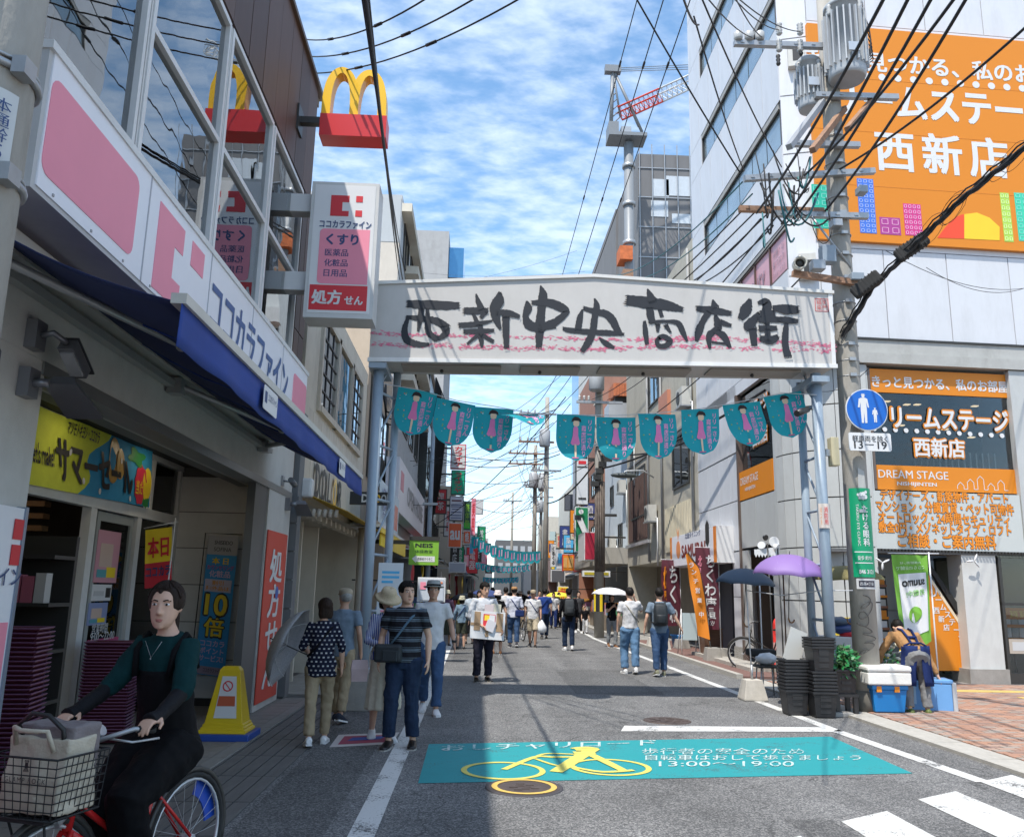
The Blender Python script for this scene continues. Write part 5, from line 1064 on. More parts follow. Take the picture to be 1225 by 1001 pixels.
b=MB();P0,P1,P2_=sp_(1108,675),sp_(1152,745),sp_(1160,756);b.fpoly(SGF,[P0,P1,P2_,(P2_[0]+.06,P2_[1]+.0),(P1[0]+.12,P1[1]+.08),(P0[0],P0[1]+.12)],-.06,.02);b.out('handrail',RUBBER,stp)
b=MB();q0,q1=sp_(1113,690),sp_(1151,747);b.fpoly(SGF,[q0,q1,(q1[0],q1[1]-.10),(q0[0],q0[1]-.10)],.0,.005);b.out('white_stripe',P('stripe_cream',(.7,.6,.45)),stp)
def Tdiag(parent,s_,m,fr,pts,size,d=.006):
 for i,c in enumerate(s_):
  t_=i/max(1,len(s_)-1);px=pts[0][0]+(pts[1][0]-pts[0][0])*t_;py=pts[0][1]+(pts[1][1]-pts[0][1])*t_;u,v=fr.uv(px,py);T(parent,c,m,fr,u,v,size,None,d=d,bold=.03)
Tdiag(stp,'リームステージ',WHITE,SGF,((1117,708),(1150,762)),.13);Tdiag(stp,'西新店',WHITE,SGF,((1120,730),(1132,750)),.13)
for k in range(9):MB().fbox(SGF,.95-.0*k,1.75,.08+.22*k,.12+.22*k,-.5-.25*k,-.2-.25*k).out('stair_tread',LEDG,tw)
rk2=thing('leaflet_stand','dark stand of orange and white leaflets behind the utility pole','rack',FD.p(.9,0,-1.2));RKF=Fr(FD.p(0,0,-1.2),FD.r)
MB().fbox(RKF,.85,1.65,.1,2.1,-.05,0).out('backboard',DARK,rk2)
for j in range(7):
 z=.55+.22*j;MB().fbox(RKF,.87,1.62,z,z+.05,0,.08).out('shelf_edge',OB if j%2 else P('edge_brown',(.25,.1,.05)),rk2)
 for k in range(5):MB().fbox(RKF,.88+k*.15,1.0+k*.15,z+.05,z+.18,.02,.03).out('leaflet',[WHITE,ORANGE,P('leaflet_grey',(.45,.45,.42))][(j*k+k)%3],rk2)
 # ================================================================ restaurant front
sm_=thing('restaurant_sign','white boxed restaurant sign with orange ends reading SAMURAI on the right','sign',(6.3,24,3))
RS=FR(6.05)
ry=lambda px,py:RS.uv(px,py)[0]
ra,rb_=-26.2,-21.35;sz0,sz1=2.55,3.98
ra=ry(802,650);rb_=ry(856,622);szb=RS.uv(855,668)[1];szt=RS.uv(855,622)[1]
szb=RS.uv(828,676)[1];szt=RS.uv(828,636)[1]
MB().box((6.06,-rb_,szb),(6.5,-ra,szt)).out('sign_case',WHITE,sm_);MB().fbox(RS,ra+.25,rb_-.25,szb+.03,szt-.03,0,.012).out('sign_face',P('face_lilacwhite',(.74,.74,.80)),sm_)
for u in(ra,rb_-.22):MB().fbox(RS,u,u+.22,szb+.01,szt-.01,0,.012).out('orange_strip',P('strip_orange',(.72,.22,.03)),sm_)
rm=(ra+rb_)/2;T(sm_,'SAMURAI',P('txt_darkred',(.25,.04,.03)),RS,rm+.25,szb+.42,2.6,.38,d=.016,bold=.05);T(sm_,'北墨ダイニング',NAVY,RS,rm+.25,szb+.85,1.7,.17,d=.016,bold=.02)
b=MB();uc_=rm+1.75;b.fpoly(RS,[(uc_-.18,szb+.55),(uc_,szb+.42),(uc_+.18,szb+.55),(uc_+.18,szb+1.0),(uc_,szb+1.13),(uc_-.18,szb+1.0)],.01,.016);b.out('badge',DARK,sm_);T(sm_,'ビル',NAVY,RS,rm+1.75,szb+.3,.4,.14,d=.016)
b=MB();uc_=rm-1.45;b.fpoly(RS,[(uc_+.26*math.cos(R(20*k)),szb+.5+.26*math.sin(R(20*k)))for k in range(18)],.01,.015);b.out('logo_disc',P('logo_orange',(.75,.28,.10)),sm_)
for s_ in(-1,1):
 b=MB();b.fpoly(RS,[(uc_+s_*.03,szb+.78),(uc_+s_*.16,szb+1.15),(uc_+s_*.02,szb+1.0)],.01,.015);b.out('logo_ear',P('logo_orange',(.75,.28,.10)),sm_)
MB().fbox(RW,-24.3,-21.2,0,2.7,-1.0,-.95).out('restaurant_wall',mat('restaurant_dark',(.10,.07,.05),.7),tw);MB().fbox(RW,-24.3,-24.1,0,2.75,-.9,-.0).out('restaurant_pier',GREYP,tw)
MB().fbox(RW,-22.5,-22.3,.1,2.2,-.95,-.9).out('restaurant_door_frame',ALU,tw)
def nobori(x,y,w_,h,zt,cols_,text,lab,m,tm,rz=0,base=True,lean=0,pole=True,grp=None,sub=None,tm2=None):
 t=thing('banner_flag',lab,'flag',(0,0,0),grp);F_=Fr((0,0,0),(1,0,0));
 fn=lambda d:(lambda s,t_:F_.p(-w_/2+w_*s,zt-h+h*t_,d+.03*math.sin(s*5+t_*6)+.015*math.sin(t_*15+s*3)))
 cloth(t,'flag_cloth',m,fn(0),0,1,8,16)
 if text:
  n=len(text)
  vs,fs_,cx,cy,W,H=_text_mesh(vert(text),.02,1,1.0)
  for side in((1,)):
   b=MB();b.add([fn(.012)(.62+.5*((q.x-cx)/W),.48+.86*((q.y-cy)/H))for q in vs],fs_);b.out('lettering',tm,t)
 if sub:
  vs,fs_,cx,cy,W,H=_text_mesh(vert(sub),.03,1,1.0);b=MB();b.add([fn(.012)(.18+.16*((q.x-cx)/W),.55+.7*((q.y-cy)/H))for q in vs],fs_);b.out('lettering',tm2 or tm,t)
 if pole:
  b=MB();b.tube([(w_/2+.02,0,.1),(w_/2+.02,0,zt+.06)],.013,6);b.tube([(-w_/2-.02,0,zt+.01),(w_/2+.03,0,zt+.01)],.009,5);b.out('pole',WHITE,t)
 if base:
  b=MB();c=w_/2+.02;b.ring([[V((c+sx*r_,sy*r_,z))for sx,sy in((-1,-1),(1,-1),(1,1),(-1,1))]for r_,z in((.19,0),(.20,.06),(.15,.32))],True,0,False);b.out('concrete_foot',CONC,t,bevel=.01)
 t.location=(x,y,0);t.rotation_euler=(0,0,rz);_woff[t.name]=V(t.location);return t
def gx(px,py):p=G(px,py);return p.x,p.y
FM=P('flag_maroon',(.12,.03,.045))
p=gx(806,795);nobori(5.93,25.6,.62,1.95,2.65,None,'ちくわ','maroon banner flag further from the camera beside the restaurant front',FM,WHITE,R(18),grp='maroon banner flags before the restaurant',sub='北墨',tm2=ORANGE)
nobori(5.95,21.6,.62,2.05,2.82,None,'ちくわ唐揚','maroon banner flag standing directly in front of the restaurant pier',FM,WHITE,R(12),grp='maroon banner flags before the restaurant',sub='北墨ちくわ',tm2=PINK)
of=thing('feather_flag','curved orange feather flag on a concrete block before the restaurant','flag',(5.5,21.2,0));OFr=FF(21.2)
ob=OFr.uv(850,757);e1=[OFr.uv(x,y)for x,y in((820,663),(824,690),(829,720),(835,760))];e2=[OFr.uv(x,y)for x,y in((823,661),(836,680),(843,712),(849,765))]
b=MB();vs=[];nn=20
def lerp_list(L,t):
 t*=len(L)-1;i=min(int(t),len(L)-2);f_=t-i;return(L[i][0]+(L[i+1][0]-L[i][0])*f_,L[i][1]+(L[i+1][1]-L[i][1])*f_)
for k in range(nn+1):
 p1_,p2_=lerp_list(e1,k/nn),lerp_list(e2,k/nn)
 for j in range(6):
  s_=j/5;vs.append(OFr.p(p1_[0]+(p2_[0]-p1_[0])*s_,p1_[1]+(p2_[1]-p1_[1])*s_,.03*math.sin(k*.5+s_*4)))
b.add(vs,[(k*6+j,(k+1)*6+j,(k+1)*6+j+1,k*6+j+1)for k in range(nn)for j in range(5)],0,True);b.out('flag_cloth',P('feather_orange',(.66,.21,.012),rough=.7),of)
b=MB();b.tube([OFr.p(*OFr.uv(853,800)),OFr.p(*OFr.uv(849,765))]+[OFr.p(q[0]+.01,q[1])for q in reversed(e2)]+[OFr.p(*e1[0])],.013,6);b.out('pole',DARK,of)
for k,c in enumerate('ランチ営業中'):
 p1_,p2_=lerp_list(e1,.2+.12*k),lerp_list(e2,.2+.12*k);T(of,c,WHITE,OFr,(p1_[0]+p2_[0])/2,(p1_[1]+p2_[1])/2,.12,None,d=.05,bold=.03)
q=OFr.uv(853,800);b=MB();b.ring([[V((q[0]+sx*r_,21.2+sy*r_,z))for sx,sy in((-1,-1),(1,-1),(1,1),(-1,1))]for r_,z in((.20,.0),(.20,.06),(.16,.36))],True,0,False);b.out('concrete_foot',CONC,of,bevel=.01)
abd=thing('menu_easel','white framed menu easel with a pale board before the restaurant','sign',(5.6,23,0))
b=MB()
for dx_ in(-.25,.25):b.tube([(5.75+dx_,22.6,0),(5.75+dx_*.8,22.8,1.25)],.014,5);b.tube([(5.75+dx_,23.1,0),(5.75+dx_*.8,22.8,1.2)],.014,5)
b.out('frame',WHITE,abd);MB().box((5.55,22.66,.45),(5.93,22.70,1.15)).out('board',P('menu_pale',(.45,.55,.58)),abd)
wc=thing('wooden_cabinet','low dark wooden cabinet behind the menu easel','cabinet',(6.1,22.4,0));MB().box((6.0,22.2,.06),(6.48,22.7,.75)).out('carcass',WOODB,wc);MB().box((5.98,22.18,.75),(6.5,22.72,.78)).out('top',WOODB,wc)
def bike(lab,frame_m,loc,rz,grp=None,basket=True,step=True,rimm=None,name='bicycle',guard=None):
 'side-on along +X (front at +X), wheels r .33'
 t=thing(name,lab,'bicycle',(0,0,0),grp);r=.33;wx=(-.53,.53)
 for x in wx:
  b=MB();b.tube([(x+r*math.cos(R(12*k)),0,r+.012+r*math.sin(R(12*k)))for k in range(30)],.017,6,closed=True);ty=b.out('tyre',RUBBER,t)
  b=MB();b.tube([(x+(r-.025)*math.cos(R(12*k)),0,r+.012+(r-.025)*math.sin(R(12*k)))for k in range(30)],.009,5,closed=True);b.out('rim',rimm or ALU,ty)
  b=MB()
  for k in range(18):a=R(20*k);b.tube([(x,(.02 if k%2 else-.02),r+.012),(x+(r-.03)*math.cos(a),0,r+.012+(r-.03)*math.sin(a))],.0015,3,False)
  b.tube([(x,-.05,r+.012),(x,.05,r+.012)],.02,8);b.out('spokes',ALU,ty)
  b=MB();b.tube([(x+(r+.028)*math.cos(R(a)),0,r+.012+(r+.028)*math.sin(R(a)))for a in range(20 if x>0 else-5,200 if x<0 else 165,12)],.018,5);b.out('mudguard',DARK,t)
 b=MB();bb_=(-.08,0,.29);st=(-.25,0,.78);hd0=(.40,0,.60);hd1=(.34,0,.86)
 b.tube([bb_,st],.017,8);b.tube([hd0,hd1],.022,8)
 if step:b.tube([bb_,(.08,0,.34),(.25,0,.50),hd0],.021,8);b.tube([(-.12,0,.42),(.05,0,.50),(.22,0,.62),(.36,0,.72)],.016,8)
 else:b.tube([bb_,hd0],.019,8);b.tube([(-.23,0,.72),hd1],.016,8)
 for s_ in(-.04,.04):b.tube([bb_,(-.53,s_,.342)],.011,6);b.tube([(-.21,0,.66),(-.53,s_,.342)],.010,6);b.tube([(.40,s_*.6,.60),(.44,s_,.52),(.53,s_,.342)],.014,6)
 b.out('frame',frame_m,t)
 b=MB();b.tube([st,(-.26,0,.84)],.013,6);b.ring([[V((-.26+x,y,.86+z))for x,y,z in q]for q in([(-.15,-.09,0),(-.15,.09,0),(-.15,.09,.03),(-.15,-.09,.03)],[(-.02,-.08,0),(-.02,.08,0),(-.02,.07,.045),(-.02,-.07,.045)],[(.13,-.02,.0),(.13,.02,.0),(.13,.02,.035),(.13,-.02,.035)])],True,0,True);b.out('saddle',RUBBER,t)
 b=MB();b.tube([hd1,(.33,0,.98)],.013,8);b.tube([(.16,-.24,1.03),(.28,-.22,1.05),(.34,-.08,1.0),(.34,.08,1.0),(.28,.22,1.05),(.16,.24,1.03)],.012,6);b.out('handlebar',STEEL,t)
 for s_ in(-1,1):MB().tube([(.16,.24*s_,1.03),(.26,.225*s_,1.045)],.018,6).out('grip',RUBBER,t)
 b=MB();b.tube([(-.08,-.07,.29),(-.08,.07,.29)],.012,6);b.tube([(-.08,.06,.29),(.04,.07,.17)],.009,5);b.tube([(-.08,-.06,.29),(-.20,-.07,.41)],.009,5);b.box((.0,.07,.155),(.09,.15,.18));b.box((-.25,-.15,.40),(-.16,-.07,.425));b.lathe([(.085,-.002),(.085,.002)],(-.08,-.055,.29),18,M=Matrix.Rotation(R(90),4,'X'));b.out('crank',DARK,t)
 if basket:
  b=MB();X0,X1,Y_,Z0,Z1=.40,.72,.19,.72,.98
  g=lambda i,n,a,c:a+(c-a)*i/n
  for k in range(8):
   z=g(k,7,Z0,Z1);e=.03*(k/7);rr_=.0028 if 0<k<7 else.005
   b.tube([(X0-.0,-Y_+.03-e,z),(X1-.03+e,-Y_+.03-e,z),(X1-.03+e,Y_-.03+e,z),(X0,Y_-.03+e,z)],rr_,4,closed=True)
  for k in range(9):
   y=g(k,8,-Y_+.03,Y_-.03);e=.03*(abs(y)/(Y_-.03));sg=1 if y>0 else-1
   b.tube([(X0,y+sg*e,Z1),(X0,y,Z0),(X1-.03,y,Z0),(X1,y+sg*e,Z1)],.0028,4)
  for k in range(1,9):
   x=g(k,9,X0,X1-.03);b.tube([(x,-Y_,Z1),(x,-Y_+.03,Z0),(x,Y_-.03,Z0),(x,Y_,Z1)],.0028,4)
  b.out('basket',RUBBER,t);b=MB();b.tube([(.53,.05,.36),(.66,.1,.72)],.006,5);b.tube([(.53,-.05,.36),(.66,-.1,.72)],.006,5);b.box((.46,-.12,.70),(.68,.12,.712));b.out('basket_rack',RUBBER,t)
 t.location=loc;t.rotation_euler=(0,0,rz);_woff[t.name]=V(loc);return t
gx_=G(905,800)
bike('black parked bicycle with a red framed wall behind it, beside the curved wall',DARK,(6.55,19.0,.02),R(158),basket=False)
for k,(y_,lb_)in enumerate(((18.5,'nearer the camera'),(19.5,'further from the camera'))):
 ph_=thing('red_bollard','red plastic cone post behind the parked bicycle, '+lb_,'bollard',(6.95,y_,0),'red posts behind the bicycle');b=MB();b.lathe([(.17,.05),(.17,.09),(.10,.14),(.085,1.0),(.055,1.1),(.02,1.14)],(6.95,y_,0),14);b.out('body',P('cone_red',(.70,.04,.03),rough=.4),ph_);b=MB();b.lathe([(.103,.35),(.1,.6)],(6.95,y_,0),14,cap=False);b.out('reflective_band',P('band_pale',(.75,.4,.38)),ph_)
 # ================================================================ flower stall clutter
def umbrella(lab,col,c,r,h,zt,pole_to,tilt=(0,0),n=8,name='umbrella',grp=None,inner=None,cat='umbrella',seg=6):
 t=thing(name,lab,cat,c,grp);Mx=Matrix.Translation(V(c))@Matrix.Rotation(R(tilt[0]),4,'X')@Matrix.Rotation(R(tilt[1]),4,'Y')
 b=MB();N=n*6;rings=[]
 for k in range(seg+1):
  a=k/seg;rr_=r*math.sin(a*1.25)/math.sin(1.25);z=h*math.cos(a*1.45);ring=[]
  for j in range(N):
   ph_=2*math.pi*j/N;q=(j%6)/6;sc_=1-.045*a*math.sin(math.pi*q);zz_=z-.0*a+(.06*h*math.sin(math.pi*q))*a*a
   ring.append(Mx@V((rr_*sc_*math.cos(ph_),rr_*sc_*math.sin(ph_),zz_)))
  rings.append(ring)
 vs=[p for g_ in rings for p in g_];b.add(vs,[(k*N+j,(k+1)*N+j,(k+1)*N+(j+1)%N,k*N+(j+1)%N)for k in range(seg)for j in range(N)],0,True)
 o=b.out('canopy',col,t);o.modifiers.new('s','SOLIDIFY').thickness=.003
 b=MB()
 for j in range(n):
  ph_=2*math.pi*j/n;b.tube([Mx@V((r*math.sin(a*1.25)/math.sin(1.25)*math.cos(ph_),r*math.sin(a*1.25)/math.sin(1.25)*math.sin(ph_),h*math.cos(a*1.45)-.006))for a in(0,.3,.6,.8,1)],.0035,4,False)
  b.tube([Mx@V((0,0,h*.35)),Mx@V((r*.5*math.cos(ph_),r*.5*math.sin(ph_),h*.72))],.003,4,False)
 b.out('ribs',ALU,t);b=MB();b.tube([Mx@V((0,0,h+.05)),Mx@V((0,0,h)),Mx@V((0,0,-pole_to))],.007,6);b.out('shaft',DARK,t)
 hk=MB();e=pole_to;hk.tube([Mx@V((0,0,-e+.02)),Mx@V((0,0,-e)),Mx@V((.02,0,-e-.04)),Mx@V((.05,0,-e-.05)),Mx@V((.08,0,-e-.03)),Mx@V((.085,0,-e))],.012,7);hk.out('handle',mat('handle_wood',(.25,.12,.05),.5),t)
 return t
VIO=P('umbrella_violet',(.235,.14,.37),rough=.6,var=.04);NAVU=P('umbrella_slate',(.05,.08,.12),rough=.6)
uc_=PY(944,690,12.6);umbrella('open violet umbrella shading the flower stall',VIO,(uc_.x,12.6,uc_.z-.02),.55,.36,0,.60,(4,2),n=8)
uc_=PY(893,700,14.0);umbrella('open slate blue umbrella behind the violet one',NAVU,(uc_.x-.02,14.0,uc_.z-.02),.50,.30,0,.60,(3,3))
uc_=PY(1010,694,13.2);umbrella('large olive parasol partly hidden behind the archway post',P('umbrella_olive',(.16,.14,.05),rough=.7),(uc_.x,13.2,uc_.z-.02),.62,.25,0,.6,(2,-2))
CBLK=mat('block_concrete',(.48,.45,.40),.9,.12,8,.4,60,dirt=.3)
def block(x,y,lab,stand=True,h=.30,grp=None):
 t=thing('concrete_block',lab,'weight block',(x,y,0),grp);b=MB();b.ring([[V((x+sx*r_,y+sy*r_,z))for sx,sy in((-1,-1),(1,-1),(1,1),(-1,1))]for r_,z in((.19,.0),(.19,.03),(.13,h))],True,0,False);b.out('block',CBLK,t,bevel=.012)
 if stand:MB().tube([(x,y,h-.05),(x,y,h+.22)],.022,8).out('socket',STEEL,t)
 return t
p=G(903,838);block(p.x,p.y+.1,'tapered concrete block holding the slate umbrella pole',h=.32)
q_=thing('stall_pole','thin white pole rising from the concrete block to the slate umbrella','pole',(p.x,p.y+.1,.3));b=MB();b.tube([(p.x,p.y+.1,.3),(p.x-.03,p.y+.15,1.9)],.011,6);b.out('tube',WHITE,q_)
for i_,(px,pz,yy)in enumerate(((911,1.9,14.6),(940,2.2,13.0))):
 q2=PY(px,760,yy);t=thing('stall_pole',['white pole of the stall frame beside the parked bicycle','dark wooden pole under the violet umbrella'][i_],'pole',(q2.x,yy,0));MB().tube([(q2.x,yy,0),(q2.x,yy,pz)],.012,6).out('tube',[WHITE,WOODB][i_],t)
t=thing('clothes_line','cord with clips strung from the stall poles to the archway post','cord',(5,13,1.6));a_=PY(893,706,14);MB().tube([a_,PY(935,712,13),(5.05,12.3,1.72),PY(1020,706,12.3)],.008,5).out('cord',P('cord_pale',(.6,.6,.6)),t)
ch_=thing('folding_stool','worn metal stool with a clear bag on it beside the crates','stool',(4.9,14.4,0));p=G(932,835);sx,sy=p.x-.1,p.y+.25
for dx_ in(-.16,.16):
 for dy_ in(-.14,.14):MB().tube([(sx+dx_,sy+dy_,0),(sx+dx_*.8,sy+dy_*.8,.46)],.012,5).out('leg',STEEL,ch_)
MB().box((sx-.19,sy-.17,.46),(sx+.19,sy+.17,.50)).out('seat',DARK,ch_,bevel=.01)
bag=thing('clear_bag','crumpled clear plastic bag lying on the stool','bag',(sx,sy,.5));b=MB();b.ell((sx,sy,.60),(.18,.14,.10),14,10);o=b.out('film',mat('film_plastic',(.62,.64,.66),.2,.1,8,.6,12),bag)
dm=o.modifiers.new('d','DISPLACE');tx=bpy.data.textures.new('crumple','CLOUDS');tx.noise_scale=.06;dm.texture=tx;dm.strength=.06;dm.texture_coords='LOCAL'
bmt=thing('folded_mats','stack of black folded bags beside the bicycle wheel','bag',(sx-.1,sy+.3,.5));MB().box((sx-.2,sy+.2,.62),(sx+.25,sy+.5,.74)).out('bag_body',RUBBER,bmt,bevel=.03)
POT=mat('pot_black',(.018,.018,.02),.35,.15,8,dirt=.15,dirtcol=(.10,.09,.08))
pot=thing('nursery_pot_tray','x','plant crate',(0,0,0))
def pring(w_,z,d_=None):d_=d_ or w_;return[V((sx*w_/2,sy*d_/2,z))for sx,sy in((-1,-1),(1,-1),(1,1),(-1,1))]
b=MB();b.ring([pring(.26,0),pring(.31,.30),pring(.345,.305),pring(.345,.335),pring(.31,.335),pring(.25,.02)],True,0,False);b.out('crate_body',POT,pot,bevel=.004)
for s_ in(-1,1):
 for k in range(3):MB().box((-.07,(.132+.01*k)*s_-.003-(0 if s_>0 else.004),.05+.08*k),(.07,(.135+.01*k)*s_+.005,.09+.08*k)).out('moulded_rib',POT,pot)
first=True
def potstack(px,py,n,lab,dz=.05,flip=False,yoff=.2,top=None):
 global first
 g=G(px,py);x,y=g.x,g.y+yoff
 for i in range(n):
  l_=lab+(', topmost' if i==n-1 else ', lowest' if i==0 else ', nested in between')
  o=pot if first else dup(pot);first=False
  o.location=(x+random.uniform(-.004,.004),y+random.uniform(-.004,.004),.012+dz*i if i<n-1 or not top else top);o['label']=l_;o['group']='nested black crates: '+lab;o.rotation_euler=(0,0,R(random.uniform(-2,2)))
  if i:o.rotation_euler[2]+=0
 return x,y
CRW=[]
x1_,y1_=potstack(957,857,10,'black crate in the stack under the violet umbrella',.046);
x2_,y2_=potstack(991,860,7,'black crate in the stack nearest the archway post',.046);potstack(991,860,1,'black upturned crate set on the middle stack',.046)
bpy.context.view_layer.update()
for i,dz in enumerate((.62,.66,.70,.74)):
 o=dup(pot,(x2_+.0,y2_,dz),R(2),['black crate stacked high on the middle stack, lowest of four','black crate stacked high on the middle stack, second of four','black crate stacked high on the middle stack, third of four','black crate topping the middle stack of crates'][i],'upper crates of the middle stack')
g=G(1018,858);pl=dup(pot,(g.x,g.y+.25,.30),R(4),'black square pot on a stand holding a bushy green plant');
stn=thing('pot_stand','low black stand under the potted green plant','stand',(g.x,g.y+.25,0));x_,y_=g.x,g.y+.25
for dx_ in(-.13,.13):
 for dy_ in(-.13,.13):MB().box((x_+dx_-.03,y_+dy_-.03,0),(x_+dx_+.03,y_+dy_+.03,.28)).out('leg',POT,stn)
MB().box((x_-.17,y_-.17,.26),(x_+.17,y_+.17,.30)).out('top',POT,stn)
LEAF=mat('leaf_green',(.06,.17,.025),.5,.35,9);LEAFD=mat('leaf_dark',(.03,.09,.02),.55,.3,9)
def bush(parent,c,r,n,s,ms=None,seed=1,zr=.8):
 rnd=random.Random(seed);b=MB()
 for i in range(n):
  d=V((rnd.gauss(0,1),rnd.gauss(0,1),rnd.gauss(0,1)+.3)).normalized()*r*rnd.uniform(.45,1);d.z*=zr;p=V(c)+d;a=V((rnd.gauss(0,1),rnd.gauss(0,1),rnd.gauss(0,.6)+.2)).normalized();t_=a.orthogonal().normalized();l_=s*rnd.uniform(.7,1.3)
  b.add([p,p+a*l_*.5+t_*l_*.28,p+a*l_,p+a*l_*.5-t_*l_*.28],[(0,1,2,3)],rnd.randrange(2))
 o=b.out('foliage',ms or[LEAF,LEAFD],parent);o['kind']='stuff';return o
gp=thing('potted_plant','bushy bright green plant in the black pot by the utility pole','plant',(x_,y_,.6));bush(gp,(x_,y_,.72),.24,520,.095,seed=4,zr=1.0);
b=MB();[b.tube([(x_,y_,.55),(x_+.1*math.cos(k*1.3),y_+.1*math.sin(k*1.3),.8)],.006,4)for k in range(5)];b.out('stems',LEAFD,gp)
for i_,(w_,m_,z_)in enumerate(((.5,P('paper_grey',(.42,.42,.40)),.72),(.3,P('paper_white',(.62,.62,.6)),.80))):
 pass
nw=thing('newspaper_bundle','bundle of folded newspapers leaning on the crates','newspapers',(x2_-.25,y2_+.3,.6));Mx=Matrix.Translation((x2_-.2,y2_+.38,.93))@Matrix.Rotation(R(22),4,'Y')@Matrix.Rotation(R(-12),4,'X')
for k in range(5):b=MB();b.box((-.13+.01*k,-.02+.022*k,-.24),(.13-.01*k,-.002+.022*k,.24-.02*(k%2)),0,Mx);b.out('newspaper',[P('paper_grey',(.42,.42,.40)),P('paper_white',(.62,.62,.6))][k%2],nw)
cbd=thing('cardboard_sheets','leaning cardboard and grey trays between the two crate stacks','cardboard',(x1_+.3,y1_,0));Mx=Matrix.Translation((x1_+.30,y1_+.05,.0))@Matrix.Rotation(R(7),4,'Y')
MB().box((-.03,-.2,.02),(.0,.25,.62),0,Mx).out('sheet',mat('cardboard',(.36,.24,.14),.8,.1),cbd);b=MB()
for k in range(9):b.box((.01,-.2,.05+.07*k),(.06,.2,.09+.07*k),0,Mx)
b.out('tray_ribs',P('tray_grey',(.3,.3,.31)),cbd)
wb=thing('white_crate','white box with folded clothes on it behind the archway post','box',(6.0,14.8,0));q_=PY(1013,740,14.5);MB().box((q_.x-.38,14.3,.0),(q_.x+.42,14.9,.98)).out('box_body',mat('box_white',(.6,.6,.6),.5,dirt=.2),wb,bevel=.01)
cl_=thing('folded_clothes','dark blue and red clothes heaped on the white box','clothes',(q_.x,14.6,1));
for k,(c,m_)in enumerate((((0,14.55,1.10),NAVY),((.12,14.5,1.02),RED),((-.1,14.6,1.22),P('cloth_slate',(.06,.09,.14))),((.2,14.6,1.2),NAVY))):
 b=MB();b.ell((q_.x+c[0]-.02,c[1],c[2]),(.27-.03*k,.2,.09),12,8);o=b.out('garment',m_,cl_);dm=o.modifiers.new('d','DISPLACE');dm.texture=tx;dm.strength=.05;dm.texture_coords='LOCAL'
brd=thing('brown_board','brown panel standing behind the box of clothes','board',(6.4,15,0));q_=PY(1024,760,15.0);MB().box((q_.x-.05,15,.0),(q_.x+.32,15.05,1.85)).out('board',WOODB,brd)
ysn=thing('salon_sign','yellow 美容室 notice on the curved wall behind the post','sign',(6.6,15.8,1));YS=FF(15.9);q_=YS.uv(1000,738);q2=YS.uv(1022,785);MB().fbox(YS,q_[0]-.05,q_[0]+.52,q2[1]-.6,q_[1],-.02,0).out('board',YEL,ysn);T(ysn,'美容室',BLACK,YS,q_[0]+.25,q_[1]-.16,.42,.14,d=.005,bold=.03)
fl=thing('clamp_lamps','cluster of round clamp lamps on a black stand above the stall','lamp',(5.9,16,0));lf=FF(16.0)
for k,(px,py,r_)in enumerate(((911,652,.08),(926,648,.10),(916,643,.06),(930,655,.09))):
 u,v=lf.uv(px,py);Mx=Matrix.Translation(lf.p(u,v))@Matrix.Rotation(R(70+20*k),4,'X')@Matrix.Rotation(R(-30+25*k),4,'Y');b=MB();b.lathe([(.02,-r_*1.2),(r_*.5,-r_),(r_,0),(r_*.95,.01)],(0,0,0),14);b.v=[tuple(Mx@V(q))for q in b.v];b.out('lamp_shade',[ALU,WHITE,DARK,WHITE][k],fl)
for px in(918,930):
 u,v=lf.uv(px,650);b=MB();b.tube([lf.p(u,v),lf.p(u+.02,1.0),lf.p(u+.02,.05)],.014,6);b.out('stand',DARK,fl)
u,v=lf.uv(918,663);lcf=thing('lace_valance','small white lace edged shade under the clamp lamps','canopy',lf.p(u,v));b=MB()
for k in range(8):b.fpoly(lf,[(u-.25+.06*k,v+.0),(u-.22+.06*k,v-.06),(u-.19+.06*k,v),(u-.19+.06*k,v+.09+.008*k),(u-.25+.06*k,v+.09+.008*k)],-.01,0)
b.out('scallop',P('lace_white',(.7,.7,.7)),lcf)
g=G(1070,858);FOAM=mat('styrofoam',(.74,.73,.69),.8,.06,10,.3,40,dirt=.25,dirtcol=(.4,.36,.28))
CB=mat('cooler_blue',(.01,.19,.50),.35,.08,4,dirt=.15)
cbx=thing('blue_cooler_box','bright blue cooler box with orange latches under the foam box','cooler',(g.x,g.y+.3,0));cx_,cy_=5.93,g.y+.28
b=MB();b.ring([[V((cx_+sx*w_/2,cy_+sy*d_/2,z))for sx,sy in((-1,-1),(1,-1),(1,1),(-1,1))]for w_,d_,z in((.43,.30,.05),(.50,.36,.36))],True,0,False);b.out('cooler_body',CB,cbx,bevel=.015)
MB().box((cx_-.265,cy_-.20,.36),(cx_+.265,cy_+.20,.425)).out('cooler_lid',CB,cbx,bevel=.015)
for dx_ in(-.2,.06):MB().box((cx_+dx_,cy_-.205,.33),(cx_+dx_+.07,cy_-.17,.41)).out('latch',ORANGE,cbx)
fb=thing('foam_box','white styrofoam box resting on the bright blue cooler','box',(cx_,cy_,.43));MB().box((cx_-.33,cy_-.24,.428),(cx_+.30,cy_+.22,.60)).out('foam_body',FOAM,fb,bevel=.02);MB().box((cx_-.34,cy_-.25,.603),(cx_+.31,cy_+.23,.69)).out('foam_lid',FOAM,fb,bevel=.03)
g2=G(1130,854);CB2=mat('cooler_paleblue',(.14,.33,.62),.4,.06)
c2=thing('grey_ended_cooler','long blue cooler with grey ends held by the bending worker','cooler',(g2.x,g2.y+.3,0));Mx=Matrix.Translation((6.78,12.75,0))@Matrix.Rotation(R(-14),4,'Z')
